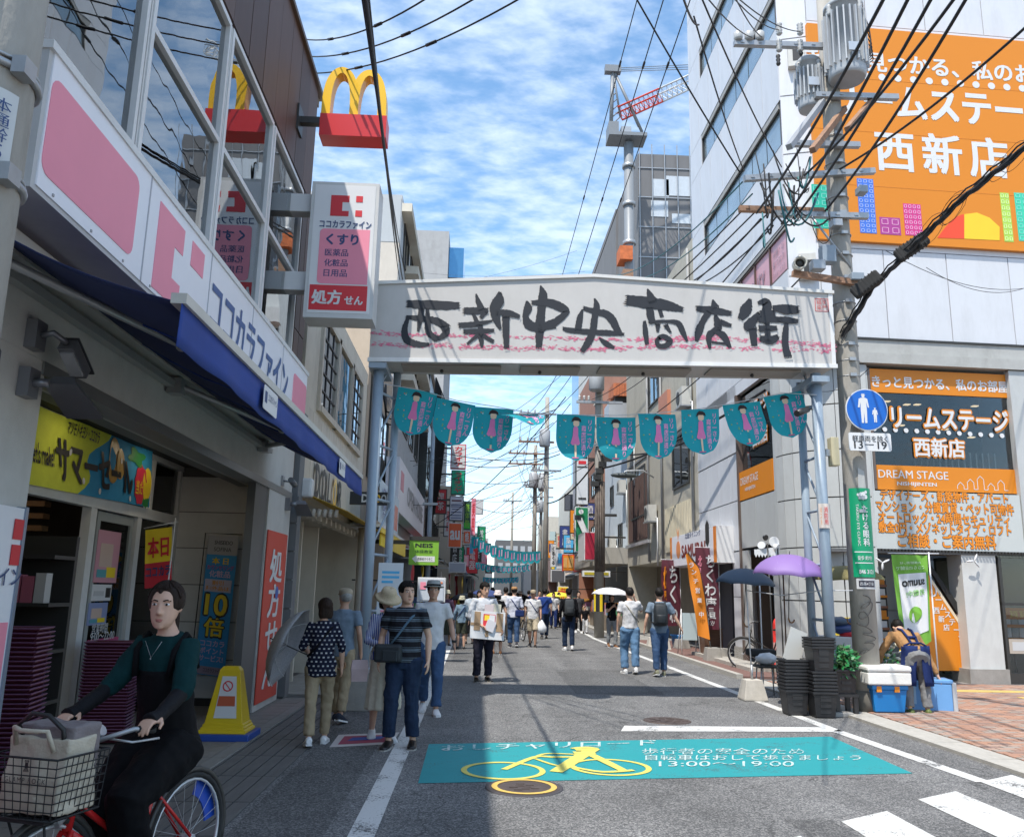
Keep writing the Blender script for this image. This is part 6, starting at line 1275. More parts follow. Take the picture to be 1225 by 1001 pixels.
MB().box((-.42,-.19,.03),(.30,.19,.42),0,Mx).out('cooler_body',CB2,c2,bevel=.015);MB().box((.30,-.20,.02),(.36,.20,.44),0,Mx).out('end_panel',mat('end_grey',(.45,.46,.47),.4),c2,bevel=.01);MB().box((-.44,-.20,.42),(.32,.20,.48),0,Mx).out('cooler_lid',CB2,c2,bevel=.015);MB().box((-.35,-.193,.12),(-.20,-.188,.4),0,Mx).out('pale_label',P('label_pale',(.35,.55,.75)),c2)
sb=thing('green_banner_flag','light green and white banner flag with mirrored print behind the worker','flag',(0,0,0));SBF=FF(13.6)
s0,s1,s2,s3=SBF.uv(1066,663),SBF.uv(1109,664),SBF.uv(1100,778),SBF.uv(1080,782)
fnS=lambda d:(lambda s,t:bil(SBF,s0,s1,(s1[0]-.03,s2[1]+.15),(s3[0],s3[1]-.05),s,t,d,.025))
LM=P('flag_lime',(.16,.38,.04),rough=.7);cloth(sb,'flag_cloth',LM,fnS(0),0,1,14,20)
cloth(sb,'white_field',P('flag_white',(.70,.70,.70),rough=.7),fnS(.008),.14,.93,12,16,.14,.80)
def Tbm(parent,body,m,fn,s0_,s1_,t0,t1,bold=.03):return Tb(parent,body,m,fn,s1_,s0_,t0,t1,bold)
Tbm(sb,'suumo',BLACK,fnS(.014),.22,.88,.665,.73,.04);Tbm(sb,'掲載中!',P('txt_green',(.2,.5,.1)),fnS(.014),.30,.85,.55,.62,.02);Tbm(sb,'お部屋探しは',P('txt_palegreen',(.5,.7,.4)),fnS(.010),.2,.8,.90,.93);Tbm(sb,'こちらの店舗で',P('txt_palegreen',(.5,.7,.4)),fnS(.010),.1,.9,.84,.88)
blob(sb,fnS(.014),.52,.36,.20,.085,P('disc_green',(.18,.42,.04)),'printed_disc')
b=MB();b.tube([SBF.p(s1[0]+.03,.05),SBF.p(s1[0]+.03,s1[1]+.05)],.013,6);b.tube([SBF.p(s0[0]-.05,s0[1]+.02),SBF.p(s1[0]+.2,s1[1]+.03)],.01,6);b.out('pole',WHITE,sb)
lfb=thing('leaning_placard','narrow white placard with red lettering leaning beside the worker','sign',(6.2,13.4,0));LB_=FF(13.2);p0_,p1_,p2_,p3_=LB_.uv(1086,760),LB_.uv(1095,759),LB_.uv(1108,800),LB_.uv(1100,803);b=MB();b.fpoly(LB_,[p0_,p3_,p2_,p1_],-.02,0);b.out('placard',P('placard_white',(.66,.64,.62)),lfb)
for i_,c in enumerate('相談室受付'):
 u=p0_[0]+.07+(p3_[0]-p0_[0])*i_/5.5;v=p0_[1]-.1+(p3_[1]-p0_[1])*i_/6;T(lfb,c,RED,LB_,u,v,.08,None,d=.006,bold=.03)
fln=thing('flower_bunches','buckets of white and yellow cut flowers behind the utility pole','flowers',(6.1,13.4,0));rnd=random.Random(9)
for k in range(3):b=MB();b.lathe([(.11,.04),(.14,.42),(.15,.44)],(6.05+.25*k,13.35,0),12);b.out('bucket',POT,fln)
for k in range(26):
 c=V((6.0+rnd.uniform(-.1,.75),13.3+rnd.uniform(-.15,.2),.78+rnd.uniform(-.12,.18)));b=MB();b.ell(c,(.045,.045,.03),8,5);b.out('bloom',[WHITE,WHITE,YEL,P('bloom_cream',(.7,.66,.5))][k%4],fln)
bush(fln,(6.3,13.35,.68),.38,240,.09,seed=8,zr=.45)
for s_,(px,py)in enumerate(((1052,673),(1161,671))):
 u,v=FD.uv(px,py);t=thing('wall_spotlight',['white multi-armed spotlight under the text board, by the green clinic banner','white multi-armed spotlight above the entrance column'][s_],'lamp',FD.p(u,v));c=FD.p(u,v,.1)
 for k in range(3):a=R(120*k+25+40*s_);b=MB();b.ell(c+V((.08*math.cos(a),-.02,.07*math.sin(a))),(.085,.022,.02),8,6,M=Matrix.Rotation(-a,3,'Y'));b.out('spot_arm',WHITE,t)
 # ================================================================ POLES AND WIRES
def sagline(a,c,sag,n=14):
 a,c=V(a),V(c);return[a.lerp(c,i/n)+V((0,0,-sag*4*(i/n)*(1-i/n)))for i in range(n+1)]
WG='overhead cables above the street'
def wire(a,c,sag=.2,r=.011,lab=None,m=None,beads=0,grp=None,n=14):
 b=MB();pts=sagline(a,c,sag,n);b.tube(pts,r,5,False)
 o=b.out('overhead_cable',m or CABLE);tag(o,lab or 'black overhead cable','cable',grp)
 for k in range(beads):
  t=(k+1.0)/(beads+1);i=int(t*n);p=pts[i];d=(pts[min(i+1,n)]-pts[i-1]).normalized();MB().tube([p-d*.12,p+d*.12],r*2.0,6).out('splice_sleeve',m or CABLE,o)
 return o
def insul(parent,c,r=.05,h=.16,m=None,n=3):
 b=MB();pr=[]
 for k in range(n*2+1):pr.append((r*(1 if k%2 else.6),-h/2+h*k/(n*2)))
 b.lathe(pr,c,8);return b.out('insulator',m or PORC,parent)
np_=thing('utility_pole','weathered concrete pole cut off by the left edge with a white number plate','pole',(-1.3,2.5,0))
pc=PX(20,100,-1.47);
def axis(px,py,d):
 q=ray(px,py);return O+q.normalized()*d
pa=PY(52,0,2.55);pb=PY(20,330,2.55);pr_=.17
X_=(pa.x+pb.x)/2-pr_-.055
MB().tube([(X_,2.6,0),(X_,2.6,6.5)],[pr_+.01,pr_-.015],24).out('pole_shaft',CONCP,np_)
for py in(65,195):
 zc=PY(30,py,2.45).z;b=MB();b.tube([(X_+(pr_+.006)*math.cos(R(15*k)),2.6+(pr_+.006)*math.sin(R(15*k)),zc)for k in range(24)],.014,6,closed=True);b.tube([(X_+(pr_+.004)*math.cos(R(15*k)),2.6+(pr_+.004)*math.sin(R(15*k)),zc+.028)for k in range(24)],.007,6,closed=True);b.box((X_+pr_-.01,2.5,zc-.03),(X_+pr_+.035,2.57,zc+.03));b.out('steel_band',STEEL,np_)
b=MB();ang_=[R(-88+6*k)for k in range(10)];zt_,zb_=PY(30,97,2.45).z,PY(24,190,2.45).z;ang_=[R(-52+5*k)for k in range(8)]
b.add([(X_+(pr_+.012)*math.cos(a),2.6+(pr_+.012)*math.sin(a),z)for a in ang_ for z in(zb_,zt_)],[(2*k,2*k+2,2*k+3,2*k+1)for k in range(7)],0,True);npl=b.out('number_plate',P('plate_white',(.55,.56,.55)),np_)
aa=R(-34);PF=Fr((X_+(pr_+.020)*math.cos(aa),2.6+(pr_+.020)*math.sin(aa),0),V((-math.sin(aa),math.cos(aa),0)))
T(npl,vert('本通幹'),NAVY,PF,0,zb_*.42+zt_*.58,.055,.15,d=.004,bold=.01);T(npl,'5',NAVY,PF,0,zb_*.82+zt_*.18,.035,.05,d=.004)
MB().tube([(X_-.01,2.6,0),(X_-.01,2.6,PY(24,395,2.45).z)],pr_-.002+.02,24).out('black_sleeve',mat('sleeve_black',(.018,.018,.018),.7,.2,30,.8,45,stretch=(6,6,.3)),np_)
b=MB();zc=PY(10,515,2.45).z;b.tube([(X_-.01,2.6,zc-.02),(X_-.01,2.6,zc+.02)],pr_+.024,24);b.out('white_strap',P('strap_white',(.5,.5,.5)),np_)
PXx,PYy=5.75,12.45
rp=thing('utility_pole','big concrete utility pole with grey transformers beside the archway','pole',(PXx,PYy,0));PFr=FF(PYy)
MB().tube([(PXx,PYy,0),(PXx,PYy,4),(PXx,PYy,8.5),(PXx,PYy,13.5)],[.185,.175,.155,.135],22).out('pole_shaft',CONCP,rp)
b=MB();b.lathe([(.20,0),(.20,.30),(.188,.32)],(PXx,PYy,0),22);b.out('pole_foot',mat('foot_darkstain',(.15,.14,.12),.9,.3,8,dirt=.4),rp)
def uvp(px,py,y=PYy):q=PY(px,py,y);return q
def transformer(pxc,py0,py1,r,y,nm):
 t_=uvp(pxc,py0,y);b_=uvp(pxc,py1,y);x=(t_.x+b_.x)/2;z1,z0=t_.z,b_.z
 b=MB();b.lathe([(r*.9,z0),(r*.97,z0+.04),(r,z0+.08),(r,z1-.10),(r*1.06,z1-.10),(r*1.06,z1-.03),(r*.8,z1+.03),(.02,z1+.06)],(x,y,0),24);tb_=b.out(nm,TRANS,rp)
 b=MB()
 for k in range(22):
  a=2*math.pi*k/22;c,s=math.cos(a),math.sin(a);q=Matrix.Translation((x,y,0))@Matrix.Rotation(a,4,'Z');b.box((r-.005,-.012,z0+.18),(r+.05,.012,z1-.22),0,q)
 b.out('cooling_fin',TRANS,tb_)
 for a in(200,300):c=V((x+r*1.02*math.cos(R(a)),y+r*1.02*math.sin(R(a)),z1-.18));insul(tb_,c,.05,.2)
 MB().box((x-.12,y-r-.07,z0+.3),(x+.06,y-r-.055,z0+.45)).out('rating_plate',ALU,tb_)
 return x,z0,z1
tx1=transformer(1011,8,96,.30,12.1,'transformer_tank');tx2=transformer(968,74,132,.20,12.5,'transformer_tank')
def arm(px0,py0,px1,py1,m=None,y0=PYy-.22,y1=None,w_=.045):
 a=PY(px0,py0,y0);c=PY(px1,py1,y0 if y1 is None else y1);d=(c-a);L=d.length;rot=d.to_track_quat('X','Z').to_matrix().to_4x4();Mx=Matrix.Translation(a)@rot
 b=MB();b.box((0,-w_,-w_),(L,w_,w_),0,Mx);
 for k in range(int(L/.3)):b.box((.1+.3*k,-w_-.012,-.012),(.16+.3*k,-w_+.0,.012),0,Mx)
 return b.out('crossarm',m or STEEL,rp),a,c
arm(878,52,990,56);arm(975,114,1074,117);arm(890,214,1046,205);arm(884,250,985,253,RUST);arm(925,256,1038,259);arm(948,327,1032,340,RUST);arm(944,172,1028,174)
arm(984,122,944,176,None,PYy-.25,PYy-1.3);arm(1010,130,972,180,RUST,PYy+.1,PYy-1.0);arm(1046,118,1014,155,RUST,PYy-.1,PYy-.9)
for px in(883,896,909):
 q=PY(px,43,PYy-.25);b=MB();b.lathe([(.06,-.09),(.075,-.05),(.075,.05),(.055,.07)],q,12);b.out('pin_insulator',PORC,rp)
for px in(932,957):
 for dy_ in(-10,10):insul(rp,PY(px,45+dy_,PYy-.25),.055,.22,n=4)
for k,(px,py)in enumerate(((931,72),(958,60))):insul(rp,PY(px,py,PYy-.25),.04,.2,DARK,3)
b=MB();q0=PY(970,258,PYy-.25);q1=PY(1018,320,PYy-.15);b.tube([q0,q1],.02,6);b.out('brace',STEEL,rp)
for z in[2.9,3.1,5.0,5.25,5.5,5.9,6.2,6.6,7.0,7.35,7.7,8.0,8.6,9.1]:
 b=MB();rr_=.17;b.tube([(PXx+rr_*math.cos(R(20*k)),PYy+rr_*math.sin(R(20*k)),z)for k in range(18)],.009,5,closed=True);b.box((PXx-.06,PYy-rr_-.04,z-.025),(PXx+.04,PYy-rr_,z+.025));b.out('steel_band',STEEL,rp)
for k,(px,py,w_,h_)in enumerate(((990,305,.22,.28),(978,318,.2,.16),(1031,228,.14,.12),(1000,268,.16,.12),(1024,332,.2,.12))):
 q=PY(px,py,PYy-.24);MB().box((q.x-w_/2,q.y-.08,q.z-h_/2),(q.x+w_/2,q.y+.1,q.z+h_/2)).out('junction_box',STEEL if k%2 else mat('box_blue_grey',(.28,.33,.38),.4),rp,bevel=.01)
q=PY(956,316,PYy-.3);spk=thing('horn_speaker','round white cylinder speaker on the rusty bracket of the big utility pole','speaker',q);b=MB();b.lathe([(.07,.12),(.095,.1),(.10,-.1),(.105,-.14),(.08,-.14),(.07,-.02)],(0,0,0),18);Mx=Matrix.Translation(q)@Matrix.Rotation(R(-80),4,'X')@Matrix.Rotation(R(12),4,'Y');b.v=[tuple(Mx@V(v))for v in b.v];b.out('housing',mat('speaker_cream',(.5,.48,.42),.5,dirt=.2),spk);b=MB().ell((0,0,-.05),(.07,.07,.02),10,5);b.v=[tuple(Mx@V(v))for v in b.v];b.out('speaker_mouth',DARK,spk)
b=MB();rr_=.192;pts=[]
for k in range(90):
 t=k/89;a=R(-112+26*math.sin(t*38+.8*math.sin(t*9))+14*math.sin(t*11)+10*t);pts.append((PXx+rr_*math.cos(a),PYy+rr_*math.sin(a),1.62-.80*t+(.05+.04*math.sin(t*7))*math.cos(t*38)))
b.tube(pts,.005,4);b.out('graffiti_scrawl',P('spray_black',(.05,.05,.05)),rp)
cb_=thing('clinic_banner','green eye clinic banner strapped round the big utility pole','sign',(PXx,PYy-.2,2.5));zt_,zb_=PY(1030,583,12.2).z,PY(1032,690,12.2).z
b=MB();A_=[R(-145+10*k)for k in range(12)];rr_=.20
b.add([(PXx+rr_*math.cos(a),PYy+rr_*math.sin(a),z)for a in A_ for z in(zb_,zt_)],[(2*k,2*k+2,2*k+3,2*k+1)for k in range(11)],0,True);b.out('banner_sheet',P('clinic_green',(.0,.27,.12)),cb_)
def cyl_text(parent,body,m,uc,vc,w_,h_,bold=.02,rr=.204,mid=-92):
 vs,fs_,cx,cy,W,H=_text_mesh(body,0,1,1);b=MB();r_=bold*.75
 for i,(ox,oy)in enumerate(_shifts(r_)):
  b.add([V((PXx+(rr+.0002*i)*math.cos(R(mid)+(uc+w_*(q.x-cx+ox)/W)/rr),PYy+(rr+.0002*i)*math.sin(R(mid)+(uc+w_*(q.x-cx+ox)/W)/rr),vc+h_*(q.y-cy+oy)/H))for q in vs],fs_)
 b.out('lettering',m,parent)
cyl_text(cb_,vert('たける眼科'),WHITE,.035,zt_-.56,.10,.60,.03)
sidev='TAKERU EYE CLINIC'
vs,fs_,cx,cy,W,H=_text_mesh(sidev,0,1,1);b=MB();b.add([V((PXx+.204*math.cos(R(-92)+(-.075+.035*(q.y-cy)/H)/.204),PYy+.204*math.sin(R(-92)+(-.075+.035*(q.y-cy)/H)/.204),zt_-.55-.62*(q.x-cx)/W))for q in vs],fs_);b.out('lettering',WHITE,cb_)
cyl_text(cb_,'徒歩 約7分',WHITE,0,zb_+.28,.22,.065,.02);cyl_text(cb_,'846 3121',WHITE,.01,zb_+.08,.22,.06,.03)
for z in(.20,.36):
 b=MB();b.add([(PXx+.203*math.cos(a),PYy+.203*math.sin(a),zb_+z+dz)for a in A_[1:-2]for dz in(0,.014)],[(2*k,2*k+2,2*k+3,2*k+1)for k in range(8)]);b.out('rule_line',WHITE,cb_)
b=MB();
for k,(u,v,r_)in enumerate(((-.05,-.10,.022),(-.01,-.09,.028),(.03,-.085,.03),(.02,-.15,.03),(.06,-.13,.035),(.07,-.06,.025))):
 b.add([V((PXx+.205*math.cos(R(-92)+(u+r_*math.cos(R(30*j)))/.205),PYy+.205*math.sin(R(-92)+(u+r_*math.cos(R(30*j)))/.205),zt_+v+r_*math.sin(R(30*j))))for j in range(12)],[tuple(range(12))])
b.out('clinic_emblem',WHITE,cb_)
ap_=thing('address_plate','small black plate 西新4丁目 below the green clinic banner','sign',(PXx,PYy-.2,2));b=MB();b.add([(PXx+rr_*math.cos(a),PYy+rr_*math.sin(a),z)for a in A_[1:-1]for z in(zb_-.17,zb_-.02)],[(2*k,2*k+2,2*k+3,2*k+1)for k in range(9)],0,True);b.out('plate',P('plate_grey',(.5,.5,.5)),ap_);b=MB();b.add([(PXx+.203*math.cos(a),PYy+.203*math.sin(a),z)for a in A_[2:-2]for z in(zb_-.14,zb_-.05)],[(2*k,2*k+2,2*k+3,2*k+1)for k in range(7)],0,True);b.out('dark_field',P('plate_black',(.02,.015,.03)),ap_);cyl_text(ap_,'西新4丁目',WHITE,0,zb_-.095,.2,.05,.01,.206)
ps=thing('pedestrian_sign','round blue sign with a white adult and child on the utility pole','traffic sign',(PXx,12.2,4.3));SY=12.12;SFr2=FF(SY);cu,cv=SFr2.uv(1037,490);rr_=abs(SFr2.uv(1062,490)[0]-cu)
b=MB();b.fpoly(SFr2,[(cu+rr_*math.cos(R(7.5*k)),cv+rr_*math.sin(R(7.5*k)))for k in range(48)],-.02,0);b.out('white_disc',WHITE,ps);b=MB();b.fpoly(SFr2,[(cu+rr_*.955*math.cos(R(7.5*k)),cv+rr_*.955*math.sin(R(7.5*k)))for k in range(48)],0,.004);b.out('blue_disc',P('sign_blue_bright',(.005,.12,.50)),ps)
def fig(b,x,z,s):
 b.fpoly(SFr2,[(x+.045*s*math.cos(R(30*k)),z+.44*s+.05*s*math.sin(R(30*k)))for k in range(12)],.004,.008)
 b.fpoly(SFr2,[(x+.045*s*1.7*c,z+.475*s+.012*s*d_)for c,d_ in((-1,0),(1,0),(.6,1),(.5,2.6),(-.5,2.6),(-.6,1))],.004,.0085)
 b.fpoly(SFr2,[(x-.13*s,z+.36*s),(x-.05*s,z+.39*s),(x+.05*s,z+.39*s),(x+.12*s,z+.36*s),(x+.16*s,z+.10*s),(x+.12*s,z+.10*s),(x+.08*s,z+.28*s),(x+.09*s,z+.0*s),(x+.08*s,z-.36*s),(x+.02*s,z-.36*s),(x+.005*s,z-.02*s),(x-.02*s,z-.36*s),(x-.08*s,z-.36*s),(x-.09*s,z+.0*s),(x-.085*s,z+.26*s),(x-.12*s,z+.1*s),(x-.17*s,z+.1*s)],.004,.0082)
b=MB();fig(b,cu-.05,cv-.02,.52);fig(b,cu+.12,cv-.10,.26);b.out('walking_figures',WHITE,ps)
MB().box((cu-.05,SY+.0,cv-.05),(cu+.05,12.3,cv+.05)).out('bracket',STEEL,ps)
pl2=thing('time_plate','white plate 軽車両を除く 13-19 under the round blue sign','traffic sign',(cu,SY,3.8));a0,a1=SFr2.uv(1015,517),SFr2.uv(1067,540);b=MB();rrect(b,SFr2,a0[0],a1[0],a1[1],a0[1],.03,-.015,0);b.out('plate',P('plate_white2',(.68,.68,.68)),pl2)
um_=(a0[0]+a1[0])/2;T(pl2,'軽車両を除く',BLACK,SFr2,um_,a0[1]-.09,.54,.10,d=.004,bold=.012);T(pl2,'13－19',BLACK,SFr2,um_,a1[1]+.09,.50,.12,d=.004,bold=.025)
pl3=thing('paper_scrap','pale torn paper above the clinic banner on the pole','paper',(PXx,PYy,3));b=MB();b.add([(PXx+.19*math.cos(R(a)),PYy+.19*math.sin(R(a)),z)for a,z in((-100,3.55),(-70,3.5),(-62,3.05),(-80,2.98),(-105,3.1))],[(0,1,2,3,4)]);b.out('paper',P('paper_grey',(.42,.42,.40)),pl3)
def bundle(name_lab,pts_list,radii,m=CABLE,seed=1,loops=0):
 t=thing('cable_bundle',name_lab,'cable',pts_list[0]);rnd=random.Random(seed)
 for i,r in enumerate(radii):
  off=V((rnd.gauss(0,.03),rnd.gauss(0,.03),rnd.gauss(0,.05)));pts=[]
  for a,c in zip(pts_list,pts_list[1:]):
   for k in range(8):pts.append(V(a).lerp(V(c),k/8)+off+V((0,0,.02*math.sin(k*2+i))))
  pts.append(V(pts_list[-1])+off);MB().tube(pts,r,5,False).out('cable_strand',m,t)
 for k in range(loops):
  j=rnd.random()*(len(pts_list)-1);i=int(j);p=V(pts_list[i]).lerp(V(pts_list[i+1]),j-i);R_=rnd.uniform(.08,.2);d=(V(pts_list[i+1])-V(pts_list[i])).normalized()
  MB().tube([p+d*R_*1.6*math.cos(R(20*q))+V((0,0,1))*R_*math.sin(R(20*q))+V((rnd.gauss(0,.004),rnd.gauss(0,.004),-.05))for q in range(19)],.004,4).out('cable_loop',m,t)
 return t
B0=[PY(1008,398,12.3),PY(1040,345,11.9),PY(1092,292,11.2),PY(1150,235,10.2),PY(1232,168,9.0),PY(1400,20,7)]
bundle('thick bundle of black cables with splice boxes rising to the right from the utility pole',B0,[.036,.032,.026,.02,.016,.014,.012],seed=3,loops=9)
for k,(p0_,p1_)in enumerate((((1020,352),(1052,328)),((1072,308),(1108,283)))):
 a,c=PY(*p0_,11.9-.5*k),PY(*p1_,11.7-.5*k);t=thing('splice_box',['black cable splice box close to the utility pole','larger black cable splice box further right along the bundle'][k],'box',a);Mx=Matrix.Translation(a)@(c-a).to_track_quat('X','Z').to_matrix().to_4x4();b=MB();L=(c-a).length;b.box((0,-.07,-.11),(L,.07,.09),0,Mx);b.out('case',RUBBER,t,bevel=.03);b=MB();[b.box((L*(.12+.12*q),-.074,-.114),(L*(.15+.12*q),.074,.094),0,Mx)for q in range(7)];b.out('rib',RUBBER,t)
def W(p0_,y0,p1_,y1,sag=.15,r=.010,lab='',m=None,beads=0):return wire(PY(p0_[0],p0_[1],y0),PY(p1_[0],p1_[1],y1),sag,r,lab,m,beads)
RWL=[((905,255),12.3,(1062,-10),6.5,'from the rusty crossarm up past the left transformer'),((935,268),12.3,(1090,-8),6.6,'crossing in front of the big transformer'),((950,262),12.3,(1118,-8),6.8,'just right of the big transformer'),((960,212),12.3,(1148,-10),7,'rising across the billboard corner, upper of three'),((985,255),12.3,(1160,-8),6.9,'rising across the billboard corner, middle of three'),((1000,205),12.3,(1230,30),8.5,'rising across the billboard lettering')]
for p0_,y0,p1_,y1,l_ in RWL:W(p0_,y0,p1_,y1,.12,.019,'black cable '+l_)
far=32.0
for k,(p0_,y0,p1_,y1,r,l_,m)in enumerate([((802,-150),14.0,(672,332),34,.014,'black cable leftmost of the group beside the crane, falling down the street',None),((839,-150),14.0,(690,335),34,.016,'second black cable of the group crossing the crane mast',None),((877,-150),14.0,(708,336),34,.016,'third black cable of the group passing over the scaffolding',None),((662,-180),9.0,(886,208),12.2,.013,'black cable crossing the others down to the insulator arm',None),((836,30),7.5,(812,-20),5.2,.010,'short black cable at the top beside the tower edge',None),((888,218),12.2,(735,330),26,.013,'upper teal sheathed cable falling left from the pole',CABLEG),((900,232),12.2,(752,336),26,.013,'lower teal sheathed cable falling left from the pole',CABLEG),((910,262),12.3,(826,338),18,.016,'black cable before the pink window, upper',None),((925,270),12.3,(838,340),17,.014,'black cable before the pink window, lower',None),((900,45),12.2,(832,-20),6.5,.008,'thin cable from the left round insulator up and left',None),((912,45),12.2,(872,-18),7.5,.008,'thin cable from the right round insulator up and left',None),((932,36),12.2,(875,-5),8.5,.008,'thin cable from the ribbed insulator to the top edge',None),((958,38),12.2,(885,0),8.5,.008,'thin cable from the second ribbed insulator to the top edge',None),((890,205),12.2,(830,20),7.6,.010,'black cable falling across the tower ribbon windows, left',None),((935,200),12.2,(838,-5),7.0,.010,'black cable falling across the tower ribbon windows, right',None),((436,-10),5.5,(482,338),24,.020,'thick dark cable dropping past the yellow arches',None),((440,-10),5.6,(478,336),24,.012,'thinner cable twisted beside the thick one past the arches',None),((432,-10),5.6,(486,338),24,.009,'slack thin cable beside the thick one past the arches',None),]):W(p0_,y0,p1_,y1,.10 if m is None else.35,r,l_,m,2 if r>=.014 and k<4 else 0)
for k,(a,y0,mid,c,y1)in enumerate((((362,47),12.4,None,(535,-18),7.5),((370,68),12.4,None,(590,-15),7.5),((377,88),12.4,None,(640,-12),7.5))):
 W(a,y0,c,y1,.22,.011,['uppermost','middle','lowest'][k]+' of three cables from the brown roof across the sky',None,2)
for k,(a,y0,c,y1)in enumerate((((1225,345),16,(1108,320),14),((1225,345),16,(1060,300),13),((490,325),40,(700,325),38),((500,345),40,(690,300),38),((960,460),16,(1040,440),12.3))):
 W(a,y0,c,y1,.25,.006,['thin grey cable sagging under the billboard','thin cable from the splice box to the right edge','thin far cable across the sky above the arch','second thin far cable just above the arch','thin cable between archway post and utility pole'][k])
jm=thing('jumper_cables','tangle of black and teal jumper loops left of the utility pole','cable',PY(950,210,12.2));rnd=random.Random(12)
for k in range(24):
 a=PY(rnd.uniform(905,1000),rnd.uniform(175,285),PYy-.3-rnd.random()*.5);c=PY(rnd.uniform(900,1005),rnd.uniform(180,290),PYy-.25-rnd.random()*.5)
 if(a-c).length>.9:c=a.lerp(c,.5)
 MB().tube([a.lerp(c,i/8)+V((.01*math.sin(i*.8+k),0,-.35*4*(i/8)*(1-i/8)))for i in range(9)],rnd.choice((.008,.012,.016)),4).out('jumper_wire',CABLEG if k%4==0 else CABLE,jm)
for k in range(7):
 a=tx1[0]+.26;MB().tube([V((a+.10*math.sin(R(22*j))*(1+.25*k),11.95+.04*k,tx1[2]-.2-.09*k-(j/8)*(.9-.1*k)))for j in range(9)],.009,5).out('jumper_wire',CABLE,jm)
def street_pole(x,y,h,lab,r=.17,arms=(),tr=0,m=None,lamp=None):
 t=thing('utility_pole',lab,'pole',(x,y,0));MB().tube([(x,y,0),(x,y,h)],[r,r*.7],12).out('pole_shaft',m or CONCP,t)
 for(z,x0,x1,kind)in arms:
  MB().box((x+x0,y-.2,z-.05),(x+x1,y-.1,z+.05)).out('crossarm',STEEL if kind else RUST,t)
  n=3
  for k in range(n):insul(t,(x+x0+.12+(abs(x0)-.3)*.9*k/n,y-.15,z+.15),.06,.2,WHITE if kind==2 else PORC,2)
 for k in range(tr):
  b=MB();b.lathe([(.26,h-2.9-.2*k),(.3,h-2.85),(.3,h-2.0),(.2,h-1.9)],(x-.15+.6*k,y-.4,0),14);b.out('transformer_tank',TRANS,t)
 return t
P1=street_pole(4.65,31.8,12.2,'concrete pole with yellow and black bands standing by the white umbrella',.19,((10.3,-2.1,.2,2),(8.9,-.9,.9,1),(7.2,-.7,.8,1)),1)
for k in range(4):
 b=MB();b.add([(4.65+.2*math.cos(R(a)),31.8+.2*math.sin(R(a)),z)for a in range(-170+40*k,-135+40*k,8)for z in(.95,1.75)],[(2*i,2*i+2,2*i+3,2*i+1)for i in range(4)]);b.out('safety_band',YEL if k%2==0 else BLACK,P1)
vin=MB()
for k in range(7):vin.tube([(4.65+.2*math.cos(R(-140+20*k)),31.8+.2*math.sin(R(-140+20*k)),z+.0)for z in(2.4,4.1,5.8)],.03,4)
vin.out('cable_sheath',mat('sheath_brown',(.16,.13,.11),.9,.4,6),P1)
for k in range(5):P1b=MB().box((4.3+.1*k,31.5,5.6+.25*k),(4.6+.1*k,31.7,5.8+.25*k)).out('junction_box',DARK,P1)
lampt=thing('street_lamp','curved street lamp on an arm beside the brown panelled window','street lamp',(5.6,30,6));q=PY(762,574,30);MB().tube([(6.4,30,q.z+.1),(6.0,30,q.z+.35),(5.4,30,q.z+.32),(5.0,30,q.z+.1)],.03,6).out('arm',STEEL,lampt);MB().ell((5.3,30,q.z+.15),(.5,.18,.1),12,6).out('lamp_head',mat('lamp_dark',(.06,.07,.07),.4),lampt)
street_pole(bend(46)+3.35,46,12.4,'grey pole with a flat transformer cluster above the far flags',.17,((11.4,-1.6,.5,1),(9.8,-1.6,.4,0),(8.2,-.9,.8,1)),1)
street_pole(bend(55)+2.85,55,11.2,'further pole with rusty arms and a box cluster in mid street',.17,((10.6,-1.8,.6,0),(9.9,-1.8,.5,0),(8.5,-.8,.8,1)),2)
street_pole(bend(70)+3.6,70,11,'distant pole leaning slightly behind the far flags',.17,((10.2,-1.4,1.0,0),(9.4,-1,1,1)),1)
street_pole(bend(85)+1.0,85,11.5,'thin distant pole left of the pole cluster',.15,((10.6,-1,1,1),),0)
street_pole(-1.9,34,8.6,'grey steel pole before the black glass building on the left',.11,((5.0,-.3,.3,1),),0,POSTB)
rnd=random.Random(21)
posts=[V((4.3,31.6,10.2)),V((bend(46)+3.1,45.8,11.3)),V((bend(55)+2.6,54.8,10.6)),V((bend(70)+3.5,69.8,10.2)),V((bend(95)+2,95,10.5))]
k=0
for a,c in zip(posts,posts[1:]):
 for dz,dx_ in((0,-1.2),(0,-.6),(.0,.1),(-1.4,-.8),(-2.2,.2),(-3.3,-.1),(-3.6,.1)):
  k+=1;o=wire(a+V((dx_,0,dz)),c+V((dx_*.8,0,dz)),.25,.014,'distant cable running pole to pole down the street',None,0,'distant cables along the street')
for i,(dx_,z)in enumerate(((-1.9,10.6),(-1.5,10.6),(-1.1,10.6),(-.3,9.0),(.3,9.0),(-.2,7.2))):
 wire(V((4.65+dx_,31.6,z)),PY([890,905,920,930,945,960][i],[250,252,254,258,262,330][i],PYy-.25),.5,.013,['cable from the upper arm of the banded pole toward the big pole, outer','cable from the upper arm of the banded pole toward the big pole, second','cable from the upper arm of the banded pole toward the big pole, third','cable from the middle arm of the banded pole, left','cable from the middle arm of the banded pole, right','thick low cable from the banded pole to the big pole'][i])
for i in range(26):
 y0=rnd.uniform(32,66);z0=rnd.uniform(6.5,10.5);xr_=bend(y0)+3.4;wire((xr_,y0,z0),(bend(y0)-2.6,y0+rnd.uniform(-8,12),rnd.uniform(4.5,9)),rnd.uniform(.2,.9),rnd.choice((.010,.014,.02)),'distant service cable crossing the street',None,0,'service cables crossing to the left side')
